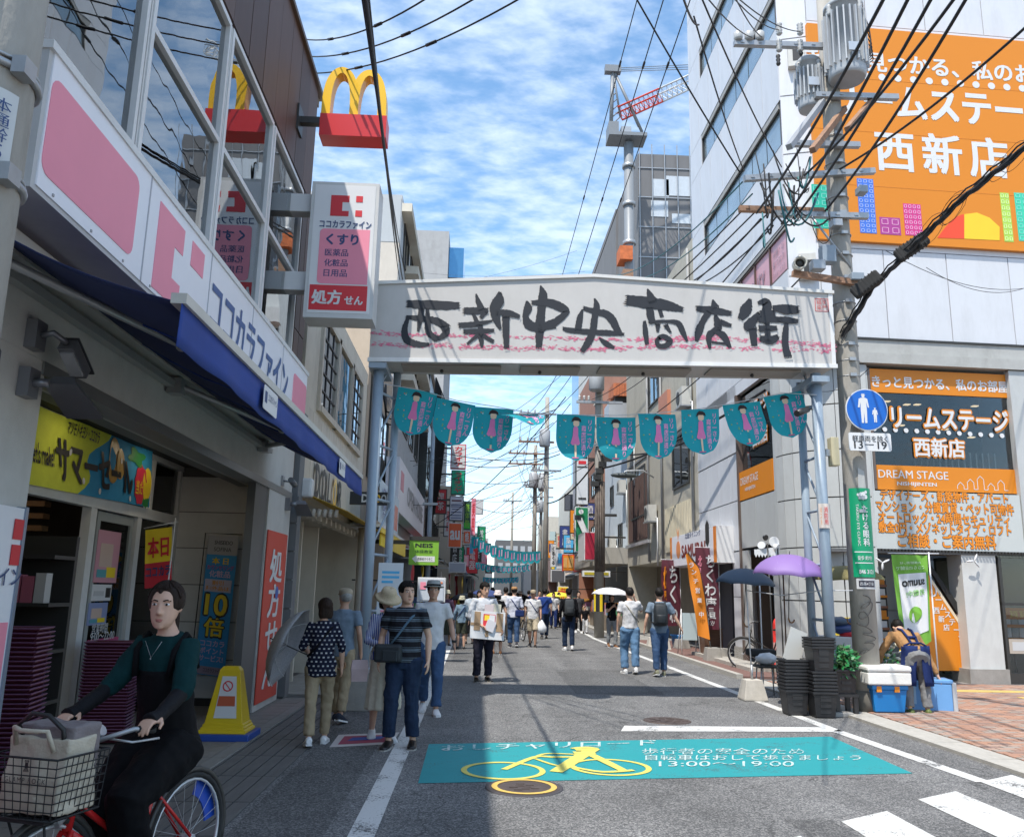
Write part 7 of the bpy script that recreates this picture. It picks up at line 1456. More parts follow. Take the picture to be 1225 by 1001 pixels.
wire((4.6,31.7,7.0),(6.4,24.5,6.2),.3,.03,'thick sagging cable from the banded pole to the restaurant wall');wire((4.6,31.7,6.7),(bend(46)+3.4,46,6.4),.4,.035,'thick sagging cable behind the banded pole')
wire((6.45,18.2,6.2),(4.75,31.6,6.3),.25,.035,'thick cable bundle along the tower wall under the flags')
for k in range(3):
 MB().tube([(-1.62+.02*k,13.0+.3*k,4.95),(-1.5,13.2,4.4-.1*k),(-1.2,13.4,4.35-.08*k),(-.95,13.4,4.8)],.018,5).out('cable_loop',CABLE,tag(MB().box((-1.7,13.1,4.9),(-1.6,13.2,5.0)).out('cable_bracket',STEEL),['cable loop hanging under the arch, lowest','cable loop hanging under the arch, middle','cable loop hanging under the arch, uppermost'][k],'cable'))
 # ================================================================ BUILDINGS FURTHER ON
def wcol(nm,c,**k):return mat(nm,c,k.pop('rough',.7),k.pop('var',.08),k.pop('sc',2),k.pop('bump',.1),40,dirt=k.pop('dirt',.35),**k)
SHUT=mat('shutter_grey',(.40,.39,.36),.5,.06,metal=.2);GL2=glassm('shop_glass',(.10,.12,.13),.22)
def house(name,lab,side,y0,y1,z1,m,depth=9,z0=0,xs=None,wins=(),gf=True,front=None,wm=None,roof=None,gfz=2.9,cat='building',fm=None):
 'side L or R; wins: (u0,u1,v0,v1) along y; front wins along x'
 sx=xs if xs is not None else((-2.9 if side=='L' else 6.5)+bend((y0+y1)/2));ex=sx-depth if side=='L' else sx+depth
 t=thing(name,lab,cat,(sx,(y0+y1)/2,0));fr=FL(sx)if side=='L' else FR(sx)
 zb=gfz if gf else z0
 MB().box((min(sx,ex),y0,zb),(max(sx,ex),y1,z1)).out('upper_wall',m,t)
 if gf:
  s=-1 if side=='L' else 1
  MB().box((min(sx+s*1.2,ex),y0+.02,0),(max(sx+s*1.2,ex),y1-.02,zb)).out('shop_recess_wall',INTW,t)
  for y in(y0,y1-.22):MB().box((min(sx,sx+s*1.2),y,0),(max(sx,sx+s*1.2),y+.22,zb)).out('pier',m,t)
 def U(y):return y if side=='L' else-y
 for(a,c,v0,v1)in wins:
  u0,u1=sorted((U(a),U(c)));f=MB();w_=.06
  f.fbox(fr,u0,u1,v0,v0+w_,-.02,.05);f.fbox(fr,u0,u1,v1-w_,v1,-.02,.05);f.fbox(fr,u0,u0+w_,v0+w_,v1-w_,-.02,.05);f.fbox(fr,u1-w_,u1,v0+w_,v1-w_,-.02,.05);f.fbox(fr,(u0+u1)/2-.025,(u0+u1)/2+.025,v0+w_,v1-w_,-.02,.04)
  fo=f.out('window',fm or DARK,t);MB().fbox(fr,u0+w_,u1-w_,v0+w_,v1-w_,.002,.012).out('pane',wm or GLASSD,fo)
 if front:
  ff=FF(y0)
  for(a,c,v0,v1)in front:
   f=MB();f.fbox(ff,a,c,v0,v1,0,.04);fo=f.out('window',fm or DARK,t);MB().fbox(ff,a+.06,c-.06,v0+.06,v1-.06,.04,.05).out('pane',wm or GLASSD,fo)
 if roof:MB().box((min(sx,ex)-.12,y0-.1,z1),(max(sx,ex)+.12,y1+.05,z1+.18)).out('parapet_cap',roof,t)
 return t,fr,sx
CW=wcol('cream_render',(.60,.56,.47));GW=wcol('grey_panel_wall',(.42,.45,.47),var=.04,dirt=.15);BW=wcol('beige_brown_wall',(.42,.34,.26));KW=wcol('black_glass_wall',(.025,.03,.032),rough=.25,dirt=.1)
LBW=wcol('pale_blue_wall',(.55,.62,.68),dirt=.15);COP=wcol('copper_wall',(.33,.16,.11));YW=wcol('ivory_tile',(.58,.53,.42));DGW=wcol('dark_grey_wall',(.12,.125,.13));CRF=wcol('pale_cream_far',(.58,.55,.48))
yl=lambda px,py=640,x=-2.9:PX(px,py,x).y
def ac_unit(fr,u,v,t):
 MB().fbox(fr,u-.38,u+.38,v,v+.58,.06,.36).out('air_conditioner',mat('ac_ivory',(.50,.49,.45),.5,dirt=.35),t);b=MB();b.lathe([(.21,0),(.21,.012)],(0,0,0),16);b.v=[tuple(fr.p(u-.1+p[0],v+.29+p[1],.362+p[2]))for p in b.v];b.out('fan_grille',DARK,t);MB().tube([fr.p(u+.36,v+.1,.1),fr.p(u+.42,v+.1,.05),fr.p(u+.42,v-1.6,.05)],.03,5).out('drain_hose',ALUW,t);MB().fbox(fr,u-.42,u+.42,v-.05,v-.005,0,.4).out('bracket_shelf',STEEL,t)
h1,f1,s1=house('cream_shop','cream two storey shop after the pharmacy with black lattice windows','L',13.2,20.6,6.9,CW,xs=-2.85,gfz=3.0,wins=())
for(pa_,pb_,pc_,kind)in((383,400,0,0),(403,418,0,1),(421,431,0,0)):
 y0_=PX(pa_,440,-2.85).y;y1_=PX(pb_,480,-2.85).y;f=MB();z0_,z1_=4.75,6.35
 f.fbox(f1,y0_-.12,y0_,z0_-.12,z1_+.1,0,.06);f.fbox(f1,y1_,y1_+.12,z0_-.12,z1_+.1,0,.06);f.fbox(f1,y0_,y1_,z0_-.12,z0_,0,.08);f.fbox(f1,y0_,y1_,z1_,z1_+.1,0,.06);fo=f.out('window',wcol('frame_cream',(.55,.50,.42)),h1)
 MB().fbox(f1,y0_,y1_,z0_,z1_,.004,.012).out('pane',GLASSD if kind==0 else GLASS,fo)
 if kind==0:
  b=MB()
  for k in range(1,3):u=y0_+(y1_-y0_)*k/3;b.fbox(f1,u-.02,u+.02,z0_,z1_,.012,.03)
  for k in range(1,5):v=z0_+(z1_-z0_)*k/5;b.fbox(f1,y0_,y1_,v-.015,v+.015,.012,.032)
  b.out('lattice',BLACK,fo)
pieces('wall_board',f1,[(13.3+.8*k,14.08+.8*k,3.05,4.55)for k in range(9)],0,.018,[wcol('board_cream',(.60,.56,.48),dirt=.4)],h1)
b=MB();[b.fbox(f1,13.9+.38*k,14.08+.38*k,3.15,3.75,.03,.10)for k in range(9)]
lo=thing('shop_letters','tall black channel letters on the cream shop wall above the yellow awning','sign',(-2.8,15.5,3.4))
for k,c in enumerate('DOLOR'):T(lo,c,GOLD if c=='O' and k==3 else BLACK,f1,14.6+.62*k,3.42,.42,.62,d=.06,bold=.05)
MB().box((-2.9,12.9,0),(-2.75,13.25,4.3)).out('grey_pilaster',wcol('slate_tile',(.17,.175,.18)),h1);pieces('stone_block',FF(12.88),[(-3.3,-2.72,.05+.42*k,.45+.42*k)for k in range(7)],0,.03,wcol('slate_tile',(.17,.175,.18)),h1)
for k in range(4):MB().fbox(f1,13.6+1.5*k,14.9+1.5*k,.1,2.6,-1.15,-1.1).out('folding_door',wcol('door_tan',(.30,.235,.15),dirt=.2),h1)
for y_ in(13.4,14.9,16.4):MB().fbox(f1,y_,y_+.08,.05,2.75,-1.12,-.2).out('door_jamb',wcol('frame_cream',(.55,.50,.42)),h1)
ya=thing('yellow_awning','mustard yellow awning over the cream shop entrance','awning',(-2.5,16,3));b=MB();b.add([(-2.85,13.4,3.12),(-2.85,19.8,3.12),(-2.05,19.8,2.80),(-2.05,13.4,2.80)],[(0,1,2,3)]);o=b.out('canopy',P('awning_mustard',(.55,.34,.01),rough=.7),ya);o.modifiers.new('s','SOLIDIFY').thickness=.01
MB().box((-2.9,13.2,3.0),(-2.6,13.4,3.3)).out('end_cap',ALUW,ya,bevel=.04)
b=MB();[b.tube([(-2.8+.09*k,13.5,2.72),(-2.78+.09*k,13.5,2.84)],.035,6)for k in range(7)];[b.box((-2.75,13.6+.5*k,2.70),(-2.6,13.75+.5*k,2.80))for k in range(12)];b.out('downlight_row',wcol('frame_cream',(.55,.50,.42)),ya)
bsg=thing('black_shop_sign','black projecting sign with white DOLOR letters behind the left archway post','sign',(-2.3,13.9,2.9));BSF=FF(14.0);u0_,v0_=BSF.uv(418,603);u1_,v1_=BSF.uv(470,589);MB().fbox(BSF,u0_,u1_,v0_,v1_,-.08,0).out('board',BLACK,bsg);T(bsg,'D',WHITE,BSF,u0_+.25,(v0_+v1_)/2,.11,.14,d=.005,bold=.05);T(bsg,'OR',P('letters_grey',(.5,.5,.5)),BSF,u1_-.11,(v0_+v1_)/2,.16,.14,d=.005,bold=.04);T(bsg,'O',GOLD,BSF,u1_-.25,(v0_+v1_)/2,.1,.14,d=.006,bold=.05)
h2,f2,s2=house('tan_shop','narrow tan building with tall dark windows behind the left archway post','L',20.7,26.5,8.3,BW,xs=-2.85,gfz=3.2,wins=((21.2,22.6,4.4,7.4),(23.2,25.6,4.4,6.6)))
ac_unit(f2,22.9,3.5,h2)
T(h2,'Restaurant',BLACK,f2,24.4,7.3,2.6,.35,d=.05,bold=.03)
ysd=thing('yellow_valance','bright yellow awning strip under a blue and white poster beyond the arch post','awning',(-2.2,22.5,3));YV=FL(-2.1);a,c=YV.uv(456,636)[0],YV.uv(485,660)[0];b=MB().fbox(YV,a,c,2.55,2.95,-.03,0);b.out('valance',YEL,ysd);MB().fbox(YV,a,c,2.95,3.02,-.7,.01).out('rail',WHITE,ysd)
pos=thing('offer_poster','pale blue and white poster board above the yellow valance','sign',(-2.1,20,3.6));a,c=YV.uv(455,620)[0],YV.uv(478,630)[0];poster(pos,YV,a,c,3.05,4.0,-.05,P('poster_paleblue',(.5,.62,.7)),[(.68,.95,.08,.75,P('poster_salmon',(.65,.2,.15)))]);
for k,s_ in enumerate(('体験受付','西新校','学習塾')):T(pos,vert(s_),P('poster_navy',(.05,.08,.25)),YV,a+(c-a)*(.15+.18*k),3.5,(c-a)*.13,.7,d=.0,bold=.03)
mp_=MB().tube([(-2.4,18.5,0),(-2.4,18.5,2.9)],.18,14).out('round_pillar',wcol('pillar_ivory',(.6,.57,.52)),h1)
h3,f3,s3=house('grey_panel_building','tall pale grey panelled building with the OPEN HOUSE board','L',27,40,15.0,GW,gfz=3.0,xs=-2.9,wins=[(28+3*k,30+3*k,z,z+1.4)for k in range(4)for z in(7.4,10.2,13)])
pieces('wall_panel',f3,[(27.1+1.6*k,28.66+1.6*k,5.2+1.65*j,6.8+1.65*j)for k in range(8)for j in range(1)],0,.02,[GW],h3)
pieces('wall_panel',FF(27),[(-5.6+1.35*k,-4.28+1.35*k,5+1.65*j,6.62+1.65*j)for k in range(2)for j in range(6)],0,.02,[wcol('cream_panel',(.56,.52,.46),dirt=.3),GW],h3)
MB().fbox(f3,27,40,14.4,14.7,0,.35).out('balcony_slab',CW,h3)
for k in range(3):MB().fbox(f3,29,39,8.9+2*k,9.2+2*k,0,.5).out('balcony_slab',CW,h3)
oh=thing('open_house_sign','long white sign board with grey OPEN HOUSE lettering on the left row','sign',(-2.3,26,4.5));OF_=FL(-2.35);a=OF_.uv(478,560)[0];c=OF_.uv(508,600)[0];zt_=OF_.uv(478,545)[1];zb_=OF_.uv(478,613)[1]
MB().fbox(OF_,a,c,zb_,zt_,-.4,0).out('sign_box',P('box_lilacwhite',(.70,.70,.75)),oh);T(oh,'OPEN HOUSE',P('letters_grey2',(.25,.26,.28)),OF_,(a+c)/2+(c-a)*.08,(zb_+zt_)/2,(c-a)*.66,(zt_-zb_)*.42,d=.01,bold=.03);MB().fbox(OF_,a+(c-a)*.05,a+(c-a)*.13,(zt_+zb_)/2-.1,(zt_+zb_)/2+(zt_-zb_)*.3,0,.01).out('logo_field',P('logo_rose',(.6,.2,.25)),oh)
ng=thing('gym_direction_sign','lime green projecting sign NEiS with a white left arrow','sign',(-1.6,22,3));NF_=FF(21.5);u0_,v1_=NF_.uv(490,646);u1_,v0_=NF_.uv(524,676);MB().fbox(NF_,u0_,u1_,v0_,v1_,-.12,0).out('board',LIME,ng);MB().fbox(NF_,u0_,u1_+.02,v1_,v1_+.1,-.2,.02).out('top_rail',DARK,ng);uw,vh=u1_-u0_,v1_-v0_
T(ng,'NEiS',BLACK,NF_,u0_+uw*.5,v1_-vh*.2,uw*.6,vh*.18,d=.005,bold=.04);T(ng,'体操教室',P('txt_darkgreen',(.03,.09,.02)),NF_,u0_+uw*.5,v1_-vh*.45,uw*.6,vh*.15,d=.005,bold=.02)
b=MB();b.fpoly(NF_,[(u0_+uw*.1,v0_+vh*.25),(u0_+uw*.25,v0_+vh*.40),(u0_+uw*.25,v0_+vh*.36),(u0_+uw*.88,v0_+vh*.36),(u0_+uw*.88,v0_+vh*.13),(u0_+uw*.25,v0_+vh*.13),(u0_+uw*.25,v0_+vh*.08)],0,.004);b.out('arrow',WHITE,ng);T(ng,'西新校すぐそこ',BLACK,NF_,u0_+uw*.55,v0_+vh*.245,uw*.5,vh*.12,d=.007)
MB().box((-2.9,21.5,v1_-.1),(u0_,21.6,v1_)).out('wall_arm',DARK,ng)
h4,f4,s4=house('black_glass_building','dark glass fronted building covered in service pipes, left side','L',40.2,56,12.2,KW,gfz=3.2,xs=-2.5,wins=[(41+3.5*k,43.5+3.5*k,z,z+1.5)for k in range(4)for z in(4,7,9.8)],roof=wcol('cap_pale',(.6,.6,.58)))
MB().box((-4,40.0,9.6),(-1.6,40.2,9.85)).out('balcony_slab',ALU,h4)
for k in range(12):MB().tube([(-2.4+.05*k,40.1,3+.3*k),(-2.3+.07*k,39.9,8+.2*k),(-2.2,39.9,11.8)],.03,4).out('service_pipe',CABLE,h4)
for k in range(3):MB().box((-2.5,41+4*k,6.2),(-1.9,42.5+4*k,6.35)).out('canopy_slab',BW,h4)
h4b=thing('glass_tower','far glass corner tower showing above the arch on the left','building',(-5,62,0));MB().box((-12,60,0),(-2.75,72,28.5)).out('wall',wcol('tower_far_grey',(.35,.35,.35)),h4b);b=MB()
MB().box((-2.74,61,20.5),(-1.6,72,27.6)).out('glass_curtain',mat('curtain_glass',(.10,.26,.42),.08,.1,metal=.7),h4b)
for k in range(6):MB().box((-2.76,60.9,14+2.2*k),(-1.55,72,14.12+2.2*k)).out('spandrel_line',DARK,h4b)if k>2 else None
specs=[('ivory','L',56.5,66,8.5,YW),('brown','L',66.5,78,7.2,BW),('grey','L',78.5,95,9.5,GW),('cream','L',95.5,125,8,CW)]
for i,(n_,sd,y0,y1,z1,m)in enumerate(specs):house(n_+'_shop_house',['ivory shop house just past the black glass building','brown shop house in the far left row','grey shop house in the far left row','cream block closing the far left row'][i],sd,y0,y1,z1,m,wins=[(y0+1+3*k,y0+2.8+3*k,z,z+1.3)for k in range(int((y1-y0-1)/3))for z in(3.8,6.0)if z+1.5<z1])
def psign(lab,px0,py0,px1,py1,y,m,text=None,tm=None,vertical=True,depth=.3,name='projecting_sign',edge=None,bold=.03,extra=None,side='L'):
 F_=FF(y);u0,v1=F_.uv(px0,py0);u1,v0=F_.uv(px1,py1);t=thing(name,lab,'sign',F_.p(u0,v0));MB().fbox(F_,u0,u1,v0,v1,-depth,0).out('sign_case',edge or WHITE,t);w_=u1-u0;h_=v1-v0;e=.06*w_
 MB().fbox(F_,u0+e,u1-e,v0+e,v1-e,0,.02).out('sign_face',m,t)
 if text:T(t,vert(text)if vertical else text,tm or WHITE,F_,(u0+u1)/2,(v0+v1)/2,w_*(.55 if vertical else.7),h_*(.8 if vertical else.4),d=.03,bold=bold)
 for i,(a,c,e_,g,mm_)in enumerate(extra or[]):MB().fbox(F_,u0+w_*a,u0+w_*c,v0+h_*e_,v0+h_*g,.02,.03+.004*i).out('printed_field',mm_,t)
 wx=-2.6+bend(y)if side=='L' else 6.4+bend(y)
 MB().box((min(wx,u0)-.2 if side=='L' else u1,y,v0+h_*.8),(u0 if side=='L' else wx+.2,y+.12,v0+h_*.86)).out('wall_arm',DARK,t)
 return t
psign('white and red vertical カラオケ sign high on the left row',539.5,531,557,561,44,WHITE,'カラオケ',RED,edge=RED)
psign('emerald vertical sign with red ライオンヤ lettering under the karaoke sign',540,562,556,592,43.8,P('sign_emerald',(.0,.36,.20)),'ライオンヤ',P('sign_crimson',(.5,.02,.06)),edge=DARK)
psign('white list sign with small dark lines between green and orange signs',538,593,554,623,43.6,P('list_lilac',(.60,.60,.68)),None,edge=DARK,extra=[(.15,.85,.78,.84,MAROON),(.12,.88,.62,.65,NAVY),(.12,.88,.55,.58,NAVY),(.2,.7,.45,.48,NAVY),(.12,.88,.33,.36,NAVY),(.12,.88,.2,.23,NAVY),(.12,.88,.1,.13,NAVY)])
psign('orange square sign reading au below the white list sign',536.5,625,552,655,43.4,P('au_orange',(.74,.11,.02)),'au',WHITE,False,bold=.04)
psign('narrow black and green vertical sign behind the list sign',555,599,563,634,50,P('sign_darkgreen',(.02,.08,.05)),'整体院',LIME,extra=[(.1,.9,.05,.25,P('sign_brightgreen',(.05,.5,.05)))])
psign('small orange sign under the black and green sign',554.5,635,562.5,650,50,P('au_orange',(.74,.11,.02)),'焼',WHITE)
psign('pink and white slim vertical sign further down the left row',564,596,568.5,640,56,PINK,'美容',RED)
psign('pale outlined blank sign frame against the sky, left row',569,597.5,578,615,60,P('sign_pale',(.60,.62,.64)),None)
psign('grey box sign hanging under the au sign',537,672,557,685,40,P('sign_greyblue',(.35,.37,.42)),None)
psign('white convenience store sign with a red and green 7 far down the street',591,657.5,600,667,78,WHITE,'7',RED,False,bold=.06,extra=[(.1,.9,.1,.2,GREEN),(.1,.9,.8,.9,ORANGE)])
psign('blue and white small sign beside the far left flags',562,650,566,662,58,SKYB,None);psign('black round logo sign by the far right flags',634,666,642,682,60,DARK,'8',WHITE,False,side='R')
psign('tall white and grey dance school sign on the right row',689,538,704,604,42,P('sign_pale',(.60,.62,.64)),None,edge=DARK,side='R',extra=[(.1,.9,.84,.88,DARK),(.2,.8,.74,.80,RED),(.1,.9,.68,.7,DARK),(.2,.8,.1,.13,DARK)])
ds=psign('green signboard with a white tilted bottle shape beside the banded pole',688,606,704,660,40,P('board_green',(.01,.20,.08)),None,side='R',edge=WHITE);DF_=FF(39.9);b=MB();b.fpoly(DF_,[DF_.uv(x,y)for x,y in((690,622),(696,619),(704,637),(698,640))],.03,.05);b.out('white_shape',WHITE,ds);b=MB();b.fpoly(DF_,[(DF_.uv(695,612)[0]+.12*math.cos(R(30*k)),DF_.uv(695,612)[1]+.12*math.sin(R(30*k)))for k in range(12)],.03,.05);b.out('white_disc',WHITE,ds);MB().fbox(DF_,DF_.uv(687.5,620)[0],DF_.uv(695,620)[0],DF_.uv(690,622)[1],DF_.uv(690,616)[1],.05,.07).out('black_cap',BLACK,ds)
psign('crimson box sign behind the banded pole',699,636,714,670,37,P('box_crimson',(.42,.02,.05)),None,side='R',depth=2.2)
psign('orange and red shop sign beyond the crimson box sign',673,663,687,683,44,ORANGE,None,side='R',edge=RED,extra=[(.1,.4,.2,.8,P('sign_tan',(.6,.35,.12))),(.5,.9,.2,.8,P('sign_tan',(.6,.35,.12)))])
psign('white vertical くるくる寿司 board on the far right row',659,651,665,678,50,WHITE,'くるくる',BLACK,side='R');psign('white and blue vertical board on the far right row',666,657,674,681,48,P('sign_pale',(.60,.62,.64)),None,side='R',extra=[(.2,.8,.3,.8,SKYB)])
psign('dark grey rounded canopy end on the far right row',659,681,676,696,46,P('canopy_end',(.10,.10,.11)),None,side='R')
psign('yellow poster board standing far on the right side',667,701,680,719,46,YEL,'セール',RED,True,side='R',extra=[(.05,.95,.6,.7,RED)])
psign('yellow and red board below the beige building canopy',697,682,730,690,37,P('sign_mustardband',(.45,.36,.03)),None,side='R')
rnd=random.Random(77);sgc=[RED,YEL,GREEN,SKYB,WHITE,ORANGE,PINK,P('sg_navy',(.03,.05,.2)),DARK,P('sg_cream',(.55,.5,.38))]
for i in range(26):
 sd='L' if i%2==0 else 'R';y=44+2.6*i;wx=(-2.55 if sd=='L' else 6.2)+bend(y);s=1 if sd=='L' else-1;z=rnd.uniform(2.7,6.2);hh=rnd.uniform(.8,2.4);ww=rnd.uniform(.5,1.0);m_=sgc[(i*7)%10];t=thing('shop_sign','%s shop sign of the far %s row, %s'%(['red','orange','dark','yellow','white','navy','green','pale','blue','cream'][[RED,ORANGE,DARK,YEL,WHITE,sgc[7],GREEN,PINK,SKYB,sgc[9]].index(m_)],'left' if sd=='L' else 'right','with '+['cafe','bar','pharmacy','electrical','bookshop','optician','diner'][i%7]+' lettering'),'sign',(wx,y,z),'small signs of the far shops')
 x0,x1=sorted((wx,wx+s*ww));MB().box((x0,y,z),(x1,y+.2,z+hh)).out('sign_case',DARK,t);MB().box((x0+.05,y-.02,z+.05),(x1-.05,y,z+hh-.05)).out('sign_face',m_,t);T(t,vert(['喫茶','酒場','薬局','電器','書店','眼鏡','食堂'][i%7]),WHITE if m_ not in(WHITE,YEL,sgc[9])else RED,FF(y-.02),(x0+x1)/2,z+hh/2,ww*.5,hh*.7,d=.01,bold=.02)
h5,f5,s5=house('beige_tile_building','beige tiled building next to the restaurant with a shuttered garage','R',24.35,36,12.6,BEIGE,xs=6.5,gfz=2.75,wins=((25.2,27.4,5.0,6.7),(32,35,4.6,6.6),(29.2,31.2,8.6,10.2)),wm=GLASS)
MB().fbox(f5,-28.6,-25.2,3.0,4.5,0,.03).out('corrugated_panel',mat('corrugated_beige',(.55,.50,.38),.6,.1,3,dirt=.4),h5)
b=MB();[b.fbox(f5,-28.55+.2*k,-28.5+.2*k,3.02,4.48,.03,.05)for k in range(17)];b.out('corrugation_rib',mat('corrugated_beige',(.55,.50,.38)),h5)
MB().fbox(f5,-35.6,-31.4,3.7,6.3,0,.02).out('louvre_panel',wcol('panel_brown',(.10,.06,.05)),h5)
b=MB();[b.fbox(f5,-35.5+.33*k,-35.42+.33*k,3.75,6.25,.02,.05)for k in range(12)];b.out('louvre_slat',wcol('panel_brown',(.10,.06,.05)),h5)
MB().fbox(f5,-35.9,-31.2,3.5,3.62,0,.12).out('sill',ALU,h5)
MB().fbox(f5,-25.4,-24.36,.05,2.75,-1.19,-1.1).out('roller_shutter',SHUT,h5);b=MB();[b.fbox(f5,-27.6,-25.5,.1+.09*k,.17+.09*k,-1.19,-1.13)for k in range(29)];b.out('shutter_slat',SHUT,h5)
b=MB();fa=[(-25.1,7.3),(-25.1,9.3),(-25.2,9.8),(-25.5,10.1),(-26,10.2)];b.tube([f5.p(u,v,.05)for u,v in fa],.04,5);b.out('drain_pipe',wcol('pipe_grey',(.3,.3,.3)),h5)
MB().fbox(f5,-29,-27.6,6.9,8.5,0,.12).out('picture_board',P('board_orange_pink',(.5,.2,.12)),h5)
ac_unit(f5,-30.2,4.2,h5);ac_unit(f5,-25.0,7.3,h5);ac_unit(f5,-34.5,7.6,h5)
for k,u in enumerate((-24.7,-28.9,-31.25)):MB().tube([f5.p(u,2.8,.06),f5.p(u,12.4,.06)],.045,6).out('downpipe',wcol('pipe_grey',(.3,.3,.3)),h5)
MB().fbox(f5,-36,-24.4,6.85,6.93,0,.04).out('string_line',wcol('pipe_grey',(.3,.3,.3)),h5)
pc_=thing('rusty_planter_balcony','rusty orange corrugated cooling unit box on the balcony behind the flags','balcony',(7,44,9));CF_=FF(37.2);a,v1_=CF_.uv(734,458);c,v0_=CF_.uv(762,474);b=MB().fbox(CF_,a,c,v0_,v1_,-1.5,0);b.out('rusty_cladding',mat('rust_orange',(.50,.16,.07),.8,.35,5,dirt=.3),pc_);b=MB();[b.fbox(CF_,a+.1+.12*k,a+.14+.12*k,v0_,v1_,0,.03)for k in range(int((c-a)/.12)-1)];b.out('rib',mat('rust_orange',(.5,.16,.07)),pc_);MB().fbox(CF_,a-.2,c+1.2,v0_-1.0,v0_-.3,-1.5,-.1).out('balcony_rail',ALU,pc_);MB().fbox(CF_,a+.1,c+.8,v0_-.3,v0_-.01,-1.2,-.2).out('machine_unit',DARK,pc_)
h6,f6,s6=house('pale_blue_building','slim pale blue building beyond the beige tiled one','R',37.5,45,9.4,LBW,xs=6.9,gfz=3.0,wins=((39.5,40.6,3.8,4.9),(42,43,6,7)))
ac_unit(f6,-41.4,3.8,h6);ac_unit(f6,-38.6,6.2,h6)
MB().box((5.6,37,2.9),(6.9,50,3.6)).out('canopy_slab',wcol('canopy_dirty',(.36,.34,.30)),h6)
h7,f7,s7=house('copper_clad_building','copper coloured building behind the banded pole','R',45.5,54,14.5,COP,xs=6.6,gfz=3.2,wins=[(46.5+2.5*k,48+2.5*k,z,z+1.3)for k in range(3)for z in(4,7)])
b=MB();[b.box((6.45,45.4+.0,4+1.6*k),(6.62,46.2,4.1+1.6*k))for k in range(6)];b.out('ledge',CW,h7)
h7b=thing('white_balcony_block','white block with open balconies high behind the beige building','building',(9,52,0));MB().box((7.5,52,0),(18,62,21)).out('wall',wcol('block_white',(.6,.6,.58)),h7b)
for k in range(5):MB().box((7.2,51.2,6.4+2.9*k),(12,52,7.4+2.9*k)).out('balcony',wcol('block_white',(.6,.6,.58)),h7b);MB().box((7.6,51.9,4.4+2.9*k),(11.8,51.99,6.2+2.9*k)).out('balcony_opening',GLASSD,h7b)
h8,f8,s8=house('grey_angular_building','grey angular building in the far right row','R',55,68,12.5,wcol('lilac_grey',(.36,.36,.40)),gfz=3,wins=[(56+3*k,58+3*k,z,z+1.4)for k in range(4)for z in(4,7)])
h9,f9,s9=house('pale_cream_building','pale cream far building with a small green window','R',69,90,11.5,CRF,gfz=3,front=((7.2,8.0,8.2,9.6),))
house('brown_roofed_shop','brown shop in the far right row below the cream building','R',90.5,120,7,wcol('brown_far',(.25,.14,.11)),gfz=3,wins=[(92+4*k,94+4*k,4,5.4)for k in range(6)])
fe=thing('far_end_block','dark grey block closing the end of the street','building',(6,150,0));MB().box((3.5,150,0),(10.5,160,10.5)).out('wall',DGW,fe);MB().box((-6,170,0),(3.4,180,6)).out('wing_wall',wcol('far_grey',(.20,.21,.22)),fe)
for k in range(5):
 for j in range(2):MB().box((4+1.3*k,149.9,5+3*j),(4.8+1.3*k,149.99,6.5+3*j)).out('window',ALU,fe)
fe2=thing('far_cream_block','far cream block at the right end of the street','building',(14,150,0));MB().box((11.6,140,0),(26,160,14)).out('wall',CRF,fe2);[MB().box((12.2+2.2*k,139.9,4+3*j),(13.2+2.2*k,139.99,5.5+3*j)).out('window',GLASSD,fe2)for k in range(5)for j in range(3)]
ag_='shop awnings down the street'
cols_=[P('aw_green',(.03,.16,.08)),P('aw_red',(.45,.04,.04)),P('aw_black',(.02,.02,.02)),P('aw_tan',(.35,.25,.15)),P('aw_blue',(.05,.12,.3)),P('aw_white',(.6,.6,.58))]
for i,(sd,y,l_,z)in enumerate((('L',27.5,4,2.9),('L',33,5,2.8),('L',41,4,3.0),('L',47,6,2.8),('L',57,5,2.9),('L',63,6,2.7),('L',72,7,2.8),('R',47,5,3.0),('R',56,6,2.8),('R',64,7,2.9),('R',74,8,2.8))):
 s=1 if sd=='L' else-1;sx=(-2.9 if sd=='L' else 6.5)+bend(y+l_/2);cn=['green','red','black','tan','blue','white'][i%6]
 t=thing('shop_awning','%s awning over a %s side shopfront, number %s from the arch'%(cn,'left' if sd=='L' else 'right',['one','two','three','four','five','six','seven'][i if sd=='L' else i-7]),'awning',(sx,y,z),ag_)
 b=MB();b.add([(sx,y,z+.5),(sx,y+l_,z+.5),(sx+s*1.1,y+l_,z),(sx+s*1.1,y,z),(sx+s*1.1,y,z-.2),(sx+s*1.1,y+l_,z-.2)],[(0,1,2,3),(3,2,5,4)]);o=b.out('canopy',cols_[i%6],t);o.modifiers.new('s','SOLIDIFY').thickness=.02;MB().box((min(sx,sx+s*1.1),y,z-.02),(max(sx,sx+s*1.1),y+.04,z+.02)).out('side_rail',ALU,t)
rnd=random.Random(31);goodsm=[P('gd%d'%i,c)for i,c in enumerate([(.5,.06,.05),(.55,.42,.05),(.08,.25,.12),(.1,.2,.45),(.6,.58,.55),(.45,.2,.3),(.5,.25,.06)])]
